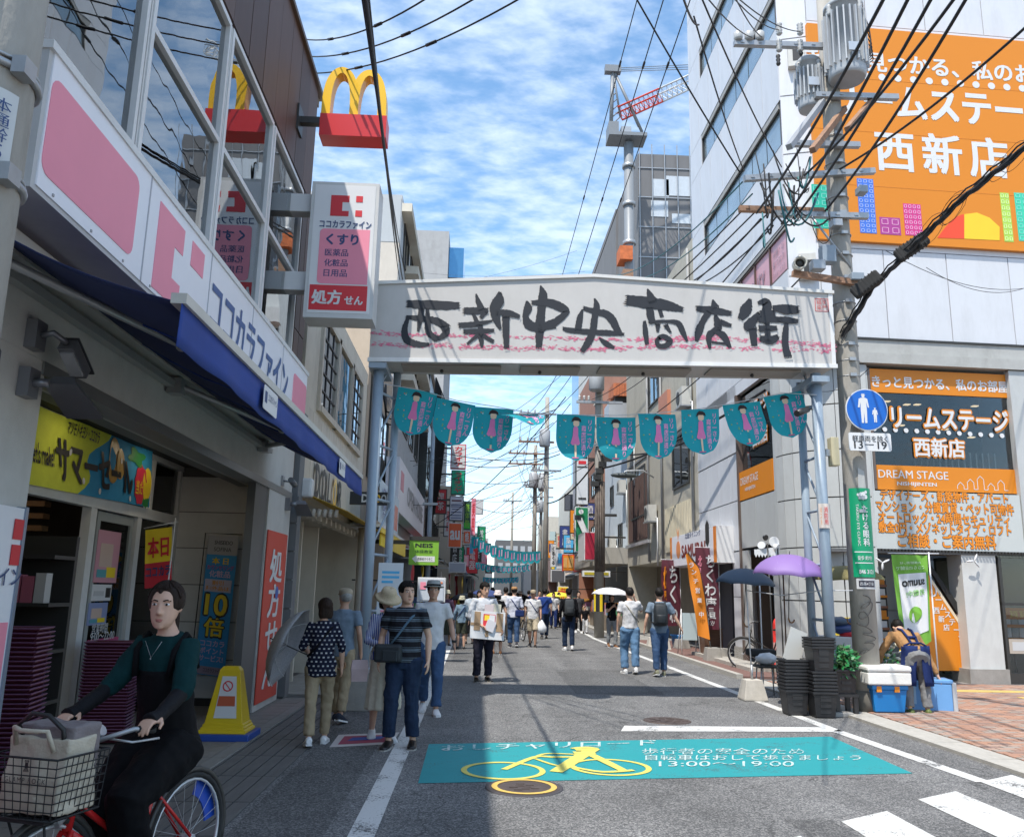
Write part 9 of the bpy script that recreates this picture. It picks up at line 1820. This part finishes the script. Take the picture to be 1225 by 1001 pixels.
def crossbag(m,side=1,back=False,strap=None,w_=.13,box=True,z=1.0):
 def f(t,TT):
  s=side;yb=.14 if back else-.155
  b=MB();b.tube([TT((s*.16,-.0,1.43)),TT((s*.07,-.115,1.33)),TT((-s*.05,-.14,1.16)),TT((-s*.155,-.12,z+.03))],.014,6)
  b.tube([TT((s*.16,-.0,1.43)),TT((s*.07,.125,1.33)),TT((-s*.05,.135,1.16)),TT((-s*.165,.08,z+.03))],.014,6);o=b.out('bag_strap',strap or m,t)
  if box:
   c=TT((-s*.15,yb,z-.03));q=MB().box((c.x-w_,c.y-.045,c.z-.10),(c.x+w_,c.y+.045,c.z+.09));bo=q.out('bag',m,t,bevel=.03);q=MB().box((c.x-w_*.35,c.y-.065,c.z-.085),(c.x+w_*.75,c.y-.045,c.z+.03));q.out('pocket',m,bo,bevel=.012)
 return f
def gp(px,py):p=G(px,py);return(p.x,p.y,0)
BAGB=mat('bag_black_fabric',(.012,.017,.022),.6,.2,20,.3,160)
person('man in a striped black and grey polo with a black shoulder bag',gp(479,893),1.69,-6,STRIPE,.42,DEND,near=2,girth=1.12,legs=dict(L=[(.10,-.03,.50),(.13,-.02,.085)],R=[(-.10,-.12,.50),(-.11,-.12,.09)]),arms=dict(L=[(.255,.02,1.13),(.265,-.04,.885)],R=[(-.265,.05,1.13),(-.27,-.03,.89)]),head=(0,32),topz=.86,bag=crossbag(BAGB,1,False,fab('strap_blue',(.09,.15,.21)),.15,True,1.0),hstyle='short')
person('man in a white T-shirt and grey brimmed hat walking behind the striped man',gp(513,853),1.72,4,WHF,.42,DEN,near=1,shoe=SHOEW,hat=('fedora',fab('hat_grey',(.30,.31,.30)),BLKF),legs=WALK(1,.17),skin=SKIN2,topz=.82,arms=dict(L=[(.26,.03,1.14),(.30,-.05,.90)]),parts=lambda t,TT,AR,Hm:MB().tube([AR['L'][2]+V((.0,0,.02)),AR['L'][2]+V((.002,.0,.05))],.033,10).out('wristwatch',RUBBER,t))
def shopping(t,TT,AR,Hm):
 w=V((.26,.02,.62))if False else V((-.30,-.05,.80));b=MB();b.ring([[w+V((x*sx_,y*sy_,z))for x,y in((-1,-1),(1,-1),(1,1),(-1,1))]for z,sx_,sy_ in((-.14,.09,.04),(.0,.10,.05),(.10,.09,.03))],True,0,False);b.out('carried_bag',fab('bag_floral',(.55,.42,.42)),t)
person('woman in a straw sun hat, striped blouse and cream skirt beside the arch post',gp(456,884),1.60,12,VSTR,.95,CREAMF,'skirt',near=1,shoe=SHOEW,hat=('sun',STRAW),hstyle='bob',hair=HAIRBR,fem=True,head=(28,10),arms=dict(R=[(-.22,-.04,1.12),(-.10,-.24,1.08)],L=[(.22,-.04,1.12),(.12,-.22,1.05)]),topz=.90,parts=shopping,legs=dict(L=[(.09,-.10,.50),(.10,-.10,.08)],R=[(-.09,.05,.5),(-.10,.15,.10)]))
person('old man in a beige cap and grey polo walking beside the woman with the parasol',gp(404,864),1.60,168,GRYB,.42,KHAKI,near=1,hair=HAIRG,hat=('cap',fab('cap_beige',(.36,.30,.22))),head=(0,35),legs=WALK(1,.15),skin=SKIN2,bw=1.05,shoe=fab('shoe_navy',(.03,.035,.05)))
par=None
person('woman in a dark patterned blouse and tan trousers walking away with a lowered parasol',gp(378,892),1.50,188,MOTIF,.62,KHAKI,near=1,shoe=SHOEW,hstyle='bob',hair=HAIRBR,fem=True,head=(6,25),legs=WALK(-1,.17),girth=1.12,topz=.80,arms=dict(L=[(.24,-.02,1.12),(.20,-.22,1.08)]),bag=crossbag(BLKF,-1,True,None,.1,False))
up=PY(352,775,9.55);umbrella('grey dotted parasol held low and tilted by the woman in the patterned blouse',P('parasol_grey',(.30,.30,.31),rough=.7,var=.2,sc=60),(up.x,9.5,up.z),.44,.23,.0,.55,(-8,-68),name='parasol')
def board(t,TT,AR,Hm):
 Mx=Matrix.Translation((-.02,-.30,.98))@Matrix.Rotation(R(-7),4,'X')@Matrix.Rotation(R(4),4,'Y')
 bd=MB().box((-.30,-.012,-.24),(.32,.006,.24),0,Mx).out('held_board',WHITE,t)
 for a,c,e,g_,m in((-.24,-.13,-.10,.22,mat('cardboard',(.36,.24,.14))),(.16,.28,-.10,.22,mat('cardboard',(.36,.24,.14))),(-.30,-.12,-.02,.03,mat('cardboard',(.36,.24,.14))),(-.03,.03,-.2,-.05,mat('cardboard',(.36,.24,.14)))):MB().box((a,-.02,e),(c,-.0125,g_),0,Mx).out('cardboard_strip',m,bd)
 for a,c,e,g_,m in((-.08,.14,-.04,.19,P('clip_red',(.6,.03,.04))),(-.06,.04,.08,.17,YEL),(.03,.13,.05,.18,WHITE),(.0,.12,-.0,.1,P('clip_violet',(.3,.25,.45)))):MB().box((a,-.024-.001*(a*10),e),(c,-.0205,g_),0,Mx).out('leaflet',m,bd)
 MB().box((-.03,-.05,-.09),(.13,-.03,.10),0,Mx@Matrix.Rotation(R(18),4,'Y')).out('held_leaflet',P('leaflet_white2',(.6,.58,.6)),bd);MB().box((-.06,-.01,.2),(.10,.01,.36),0,Mx).out('folder',P('folder_pink',(.6,.5,.5)),bd);MB().box((.06,.0,.2),(.24,.02,.38),0,Mx).out('folder',P('folder_cream',(.55,.52,.42)),bd)
person('man in a white shirt and dark trousers holding a white board of leaflets',gp(577,815),1.76,14,fab('shirt_white',(.50,.52,.56)),.80,SUITF,near=2,head=(10,10),arms=dict(R=[(-.28,-.02,1.12),(-.13,-.30,.98),(0,-.3,-1),(.6,-.5,-.3),.9],L=[(.27,-.06,1.12),(.26,-.28,.90),(-1,0,0),(0,-.6,-.5),.9]),parts=board,topz=.88)
person('man in white T-shirt and loose light jeans walking away, hand to his head',gp(754,806),1.74,184,WHF,.45,DENL,near=1,shoe=SHOEW,legs=WALK(1,.10),bw=1.25,topz=.90,arms=dict(R=[(-.27,-.10,1.24),(-.13,-.12,1.50),(1,0,0),(.1,-.1,1),.7]),bag=crossbag(fab('canvas_bag',(.40,.38,.33)),1,True,None,.1,False),hair=HAIRB)
person('man in a blue-grey T-shirt with a black backpack walking away on the right',gp(790,809),1.74,176,GRYB,.45,DEN,near=1,legs=WALK(-1,.10),shoe=fab('shoe_olive',(.2,.2,.14)),bag=backpack(BAGB),arms=dict(L=[(.26,.06,1.14),(.30,.0,.90)],R=[(-.32,.0,1.13),(-.42,-.02,.95)]))
person('woman in black under the white umbrella walking toward the camera',gp(732,774),1.60,10,BLKF,.40,GRYF,near=1,hstyle='bob',fem=True,arms=dict(R=[(-.2,-.1,1.12),(-.06,-.22,1.30)],L=[(.2,-.08,1.12),(.10,-.2,1.25)]),legs=WALK(1,.10),shoe=fab('sandal',(.2,.1,.05)))
g_=G(732,774);umbrella('white open umbrella held by the woman in black near the banded pole',P('umbrella_white',(.66,.66,.68),rough=.6,var=.02),(g_.x-.05,g_.y-.1,PY(733,712,g_.y).z-.02),.60,.26,0,.62,(0,2))
person('man in a black hoodie with a grey backpack walking away in mid street',gp(680,778),1.72,182,BLKF,.97,DEND,near=1,shoe=SHOEW,legs=WALK(1,.12),bag=backpack(fab('pack_charcoal',(.05,.055,.06))),hat=('cap',BLKF),topz=.80,bw=1.1)
yp=G(678,755);umbrella('yellow open umbrella beyond the man in the black hoodie',P('umbrella_yellow',(.78,.66,.05),rough=.6,var=.03),(yp.x,yp.y+4,PY(680,714,yp.y+4).z-.03),.60,.26,0,.62,(0,0));person('walker hidden under the yellow umbrella',(yp.x,yp.y+4.1,0),1.6,180,GRYF,.5,DEND,near=0)
def plastic(t,TT,AR,Hm):
 w=AR['L'][2]+V((.02,-.02,-.10));b=MB();b.ring([[w+V((x*sx_,y*sx_*.6,z))for x,y in((-1,-1),(0,-1.3),(1,-1),(1.2,0),(1,1),(0,1.2),(-1,1),(-1.2,0))]for z,sx_ in((-.36,.07),(-.32,.13),(-.2,.14),(-.08,.08),(.03,.02))]);b.out('plastic_bag',mat('bag_plastic',(.70,.72,.74),.25,.1,8,.5,20),t)
person('man in a white T-shirt and beige shorts carrying a white plastic bag',gp(637,774),1.66,-6,WHF,.42,fab('shorts_beige',(.42,.36,.26)),'shorts',near=1,hat=('cap',fab('cap_beige',(.36,.30,.22))),hair=HAIRG,legs=WALK(1,.10),girth=1.12,skin=SKIN2,parts=plastic,bag=crossbag(BLKF,-1,False,NAVF,.1,False))
person('man in a pale striped shirt and brown cap with a blue bag walking away',gp(614,774),1.74,184,fab('shirt_pale',(.52,.54,.62)),.55,DEN,near=1,hat=('cap',fab('cap_brown',(.34,.19,.09))),bag=crossbag(NAVF,1,True,NAVF,.13,True),legs=WALK(1,.10),shoe=fab('shoe_dk',(.05,.05,.06)))
person('woman in black with a pink sun hat walking away behind the board holder',gp(594,782),1.62,186,BLKF,.30,BLKF,'skirt',near=1,hstyle='bob',fem=True,hat=('bucket',fab('hat_palepink',(.62,.54,.52))),shoe=fab('sandal',(.2,.1,.05)))
person('man in a navy T-shirt walking away with a red bag',gp(651,764),1.72,180,fab('royal_navy',(.02,.05,.20)),.45,DEND,near=0,legs=WALK(-1,.1),bag=crossbag(NAVF,-1,True,None,.1,False))
person('person in a denim jacket and pale bucket hat walking away on the left',gp(551,776),1.45,182,BLUEF,.95,fab('olive_shorts',(.05,.055,.04)),'shorts',near=1,hat=('bucket',fab('hat_khaki',(.42,.40,.30))),fem=True,hstyle='bob',bag=crossbag(NAVF,-1,True,None,.1,False))
person('woman in pale blue walking away under the dark umbrella group',gp(561,770),1.62,180,fab('mist',(.38,.44,.50)),.9,BLKF,'skirt',near=0,fem=True,hstyle='bob')
person('masked woman in a denim shirt behind the board holder',gp(572,768),1.62,8,BLUEF,.9,BLKF,near=0,fem=True,hstyle='bob')
nu=G(570,762);umbrella('navy open umbrella above the crowd behind the board holder',P('umbrella_navy',(.03,.05,.16),rough=.6),(nu.x+.35,nu.y,PY(574,712,nu.y).z-.03),.58,.24,0,.55,(3,6));umbrella('black umbrella at the left of the crowd',P('umbrella_black',(.015,.015,.018),rough=.6),(nu.x-.55,nu.y+1.5,PY(556,716,nu.y+1.5).z-.03),.52,.22,0,.55,(3,-8));
wu=G(632,760);umbrella('black and pale blue umbrella beside the man in shorts',P('umbrella_black',(.015,.015,.018)),(wu.x-.15,wu.y+5,PY(630,718,wu.y+5).z),.60,.25,0,.55,(-28,14))
person('walker in grey under the black and pale blue umbrella',(wu.x-.1,wu.y+5.2,0),1.62,180,GRYF,.6,BLKF,near=0)
person('small boy in a black T-shirt and white trousers beside the banded pole',gp(700,758),1.08,8,BLKF,.42,WHF,near=1,legs=WALK(1,.1))
person('dark dressed man walking toward the camera beside the small boy',gp(692,757),1.66,4,fab('charcoal',(.05,.05,.055)),.5,BLKF,near=0,legs=WALK(1,.15),shoe=SHOEW)
person('woman in a grey print top standing before the shoe racks',(3.95,40,0),1.6,30,GRYF,.4,BLKF,near=0,fem=True,hstyle='bob')
person('woman in a plum blouse and pale hat on the far left pavement',gp(533,772),1.6,6,fab('plum',(.10,.06,.10)),.9,fab('olive_shorts',(.05,.055,.04)),'skirt',near=0,fem=True,hat=('bucket',fab('hat_khaki',(.42,.4,.3))),hstyle='bob')
person('tall walker in a white shirt far behind the brown capped man',gp(604,765),1.74,180,WHF,.5,KHAKI,near=0,legs=WALK(-1,.1))
fw=[(588,757,'grey',GRYF,BLKF),(598,754,'white',WHF,DEN),(622,753,'black',BLKF,KHAKI),(645,752,'pink',fab('pinkish',(.5,.3,.3)),BLKF),(662,752,'white and navy',WHF,NAVF),(611,749,'green',fab('moss',(.08,.16,.1)),DEND),(655,747,'beige',CREAMF,DEN),(632,747,'navy',NAVF,GRYF),(668,748,'light blue',fab('mist',(.38,.44,.5)),DEND),(577,753,'brown',BRNF,BLKF)]
for i,(px,py,cn,tm_,bm_)in enumerate(fw):person('far walker in a %s top, %s'%(cn,['left of the crowd','behind the pink sun hat','in mid street','near the truck','right of the navy shirt','hidden in mid crowd','by the street end','at the street centre','beside the yellow board','by the left shopfronts'][i]),gp(px,py),random.uniform(1.55,1.75),random.choice((0,180)),tm_,.5,bm_,near=0,legs=WALK(1,.12),group='distant walkers')
bike('dark bicycle pushed behind the brown capped man',DARK,(1.75,28.3,0),R(100),basket=False)
def apron(t,TT,AR,Hm):
 n=20
 def strip(pts,w_,m,nm):b=MB();b.tube(pts,w_,6);b.out(nm,m,t)
 b=MB();vs=[]
 for i in range(9):
  for k in range(n+1):
   a=R(-115+230*k/n);f_=i/8;z=.98-.50*f_;r=.178+.05*f_;vs.append((r*math.sin(a),-(r*.80)*math.cos(a)+.02-.10*f_*0,z))
 b.add(vs,[(i*(n+1)+k,i*(n+1)+k+1,(i+1)*(n+1)+k+1,(i+1)*(n+1)+k)for i in range(8)for k in range(n)],0,True);o=b.out('apron',NAVF,t);o.modifiers.new('s','SOLIDIFY').thickness=.006
 for s in(-1,1):
  b=MB();vs=[]
  for i in range(9):
   f_=i/8
   for k in range(5):vs.append((s*(.015+.175*k/4+.05*f_),.178-.09*(k/4)**2+.02*math.sin(k*2+i)*f_-.05*f_,1.0-.58*f_))
  b.add(vs,[(i*5+k,i*5+k+1,(i+1)*5+k+1,(i+1)*5+k)for i in range(8)for k in range(4)],0,True);o=b.out('apron_flap',NAVF,t);o.modifiers.new('s','SOLIDIFY').thickness=.006
  strip([TT((s*.05,.13,1.02)),TT((s*.06,.145,1.2)),TT((s*.07,.14,1.34)),TT((s*.08,.08,1.45))],.018,NAVF,'apron_strap')
 strip([TT((-.17,.10,1.0)),TT((-.08,.15,1.01)),TT((.08,.15,1.01)),TT((.17,.10,1.0))],.015,NAVF,'apron_tie')
 strip([TT((-.07,.15,1.15)),TT((.07,.15,1.15))],.02,NAVF,'apron_strap')
 for s in(-1,1):MB().tube([(s*.12,.03,.12),(s*.125,.02,.20)],.043,10).out('sock',YEL,t)
person('worker in a brown jumper and navy apron bending over the long blue cooler',(6.42,12.35,0),1.66,176,BRNF,.95,fab('trouser_grey',(.20,.20,.20)),near=2,lean=56,hip=(0,.06,.86),legs=dict(L=[(.13,-.03,.48),(.13,.02,.085)],R=[(-.13,-.03,.48),(-.13,.02,.085)]),arms=dict(L=[(.32,-.42,.86),(.36,-.52,.62)],R=[(-.34,-.30,.82),(-.44,-.26,.54)]),head=(20,0),parts=apron,shoe=mat('shoe_green_black',(.10,.13,.03),.6,.6,30),topz=.90)
BKS=.93
bdir=V((-.30,-.954,0)).normalized();hub=G(222,1000,.32);org=V((hub.x,hub.y,0))+bdir*.53*BKS;brz=math.atan2(bdir.y,bdir.x)
bk1=bike('red step-through bicycle with a wire front basket ridden at lower left',P('bike_red',(.55,.02,.02),rough=.25),org,brz,rimm=mat('rim_pale',(.62,.64,.66),.3,metal=.4));bk1.scale=(BKS,)*3
b=MB();pts=[]
for a in range(100,185,5):pts.append((-.53+.26*math.cos(R(a)),-.045,.342+.26*math.sin(R(a))))
lk=MB();lk.v=[];
ringsl=[[V((-.53+r_*math.cos(R(a)),y_,.342+r_*math.sin(R(a))))for r_,y_ in((.22,-.03),(.315,-.03),(.315,-.04),(.22,-.04))]for a in range(112,176,6)]
q=MB();q.ring(ringsl,True,0,False)
_woff[bk1.name]=V((0,0,0));q.out('skirt_guard',P('guard_blue',(.02,.08,.45),rough=.3),bk1)
MB().tube([(.44,0,.70),(.50,0,.66)],.04,10).out('headlamp',ALU,bk1);MB().tube([(.30,.02,1.02),(.30,.05,1.04)],.03,10).out('bell',ALU,bk1)
for s in(-1,1):MB().tube([(.30,.10*s,1.0),(.26,.2*s,.985),(.14,.26*s,.99)],.006,5).out('brake_lever',ALU,bk1)
_woff[bk1.name]=V(org)
def LB3(x,y,z):c,s=math.cos(brz),math.sin(brz);return V((org.x+(x*c-y*s)*BKS,org.y+(x*s+y*c)*BKS,z*BKS))
tb_=thing('tote_bag','cream canvas tote bag lettered GLAMP ROCK standing in the bicycle basket','bag',(0,0,0));b=MB()
CAN=mat('canvas_cream',(.50,.44,.34),.85,.1,8,.5,60);cc=[(.44,.695),(.67,.695)]
b.ring([[V((x0,y0,z))for x0,y0 in((.43,-.155),(.55,-.17),(.665,-.155),(.67,0),(.665,.155),(.55,.165),(.43,.155),(.42,0))]for z in(.735,.80,.88)]+[[V((.55+(x0-.55)*.75,y0*1.06,z))for x0,y0 in((.43,-.155),(.55,-.16),(.665,-.155),(.67,0),(.665,.155),(.55,.165),(.43,.155),(.42,0))]for z in(.96,1.05)],True,0,False);rem(b.out('bag_body',CAN,tb_),.008,4,.03)
LF=Fr((.68,0,0),(0,1,0));T(tb_,'GLAMP ROCK',BLACK,LF,0,.88,.22,.022,d=.010,bold=.0,sp=1.3);T(tb_,'♜',BLACK,LF,0,.94,.03,.05,d=.010)
gb=MB();gb.ring([[V((x0,y0,z))for x0,y0 in((.42,-.15),(.60,-.16),(.62,0),(.60,.16),(.42,.15))]for z in(.9,1.02,1.10)],True,0,False);o=rem(gb.out('grey_inner_bag',mat('canvas_grey',(.20,.17,.17),.8,.1,8,.4,60),tb_),.009,4,.03)
for x0,m_ in((.66,CAN),(.60,mat('handle_black',(.015,.015,.015),.5))):MB().tube([(x0,-.10,1.02),(x0+.03,-.13 if m_ is not CAN else-.09,1.10),(x0+.05,-.04,1.155 if m_ is not CAN else 1.09),(x0+.05,.05,1.15 if m_ is not CAN else 1.09),(x0+.03,.12 if m_ is not CAN else.09,1.09),(x0,.11,1.0)],.011,7).out('bag_handle',m_,tb_)
tb_.location=org;tb_.rotation_euler=(0,0,brz);tb_.scale=(BKS,)*3;_woff[tb_.name]=V(org)
hipy=.25*BKS+.02
BLKG=fab('black_glossy',(.005,.005,.006),rough=.75)
def collar(t,TT,AR,Hm):
 b=MB();b.tube([TT((-.05,-.105,1.43)),TT((0,-.125,1.35)),TT((.05,-.105,1.43))],.0011,4);b.ell(TT((0,-.128,1.345)),(.004,.003,.004),6,5);b.out('necklace',ALU,t)
 b=MB();n=18
 b.ring([[TT(((rx)*math.cos(R(20*k)),cy_+(ry)*math.sin(R(20*k)),z))for k in range(18)]for z,cy_,rx,ry in((.84,.0,.195,.16),(.95,0,.165,.142),(1.08,0,.142,.134),(1.20,-.005,.145,.136),(1.28,-.005,.136,.13))]);rem(b.out('pinafore',BLKG,t),.010,3,.02)
 for s in(-1,1):b=MB();b.tube([TT((s*.10,-.12,1.25)),TT((s*.115,-.09,1.38)),TT((s*.12,0,1.45)),TT((s*.11,.1,1.36)),TT((s*.1,.12,1.25))],.017,6);b.out('pinafore_strap',BLKG,t)
kz=.62
prs=person('young woman in a dark teal top and black pinafore riding the red bicycle',(org.x,org.y,0),1.655,math.degrees(brz)+90,TEALF,.62,BLKG,'long',near=2,shoe=SHOEB,hair=HAIRBR,hstyle='ponytail',fem=True,lean=8,hip=(0,hipy,.89),sleevemat=mat('arm_cover_black',(.007,.007,.009),.7,.1,8,.5,30,spec=.2),arms=dict(L=[(.215,hipy-.20,1.14),(.235,-.14,1.045),(0,0,-1),(0,-1,-.2),1.0],R=[(-.225,hipy-.20,1.14),(-.235,-.14,1.045),(0,0,-1),(0,-1,-.2),1.0]),legs=dict(L=[(.11,hipy-.40,.66),(.10,-.01,.30)],R=[(-.11,hipy-.34,.56),(-.10,.12,.13)]),head=(-4,20),parts=collar,bw=1.45,topz=.95)
b=MB();b.ring([[V(((.19+.02*f_)*math.cos(R(12*k))*(1+.05*math.sin(k*2)),hipy-.17-.06*f_+(.27+.02*f_)*math.sin(R(12*k))*(1+.04*math.sin(k*2)),.86-.46*f_))for k in range(30)]for f_ in(0,.25,.5,.75,1)])
dg=bpy.context.evaluated_depsgraph_get();dg.update()
for o in BAKE:
 me=bpy.data.meshes.new_from_object(o.evaluated_get(dg));mts=[m for m in o.data.materials]
 o.modifiers.clear();o.data=me
 if len(me.materials)==0:
  for m in mts:me.materials.append(m)
 me.polygons.foreach_set('use_smooth',[True]*len(me.polygons))
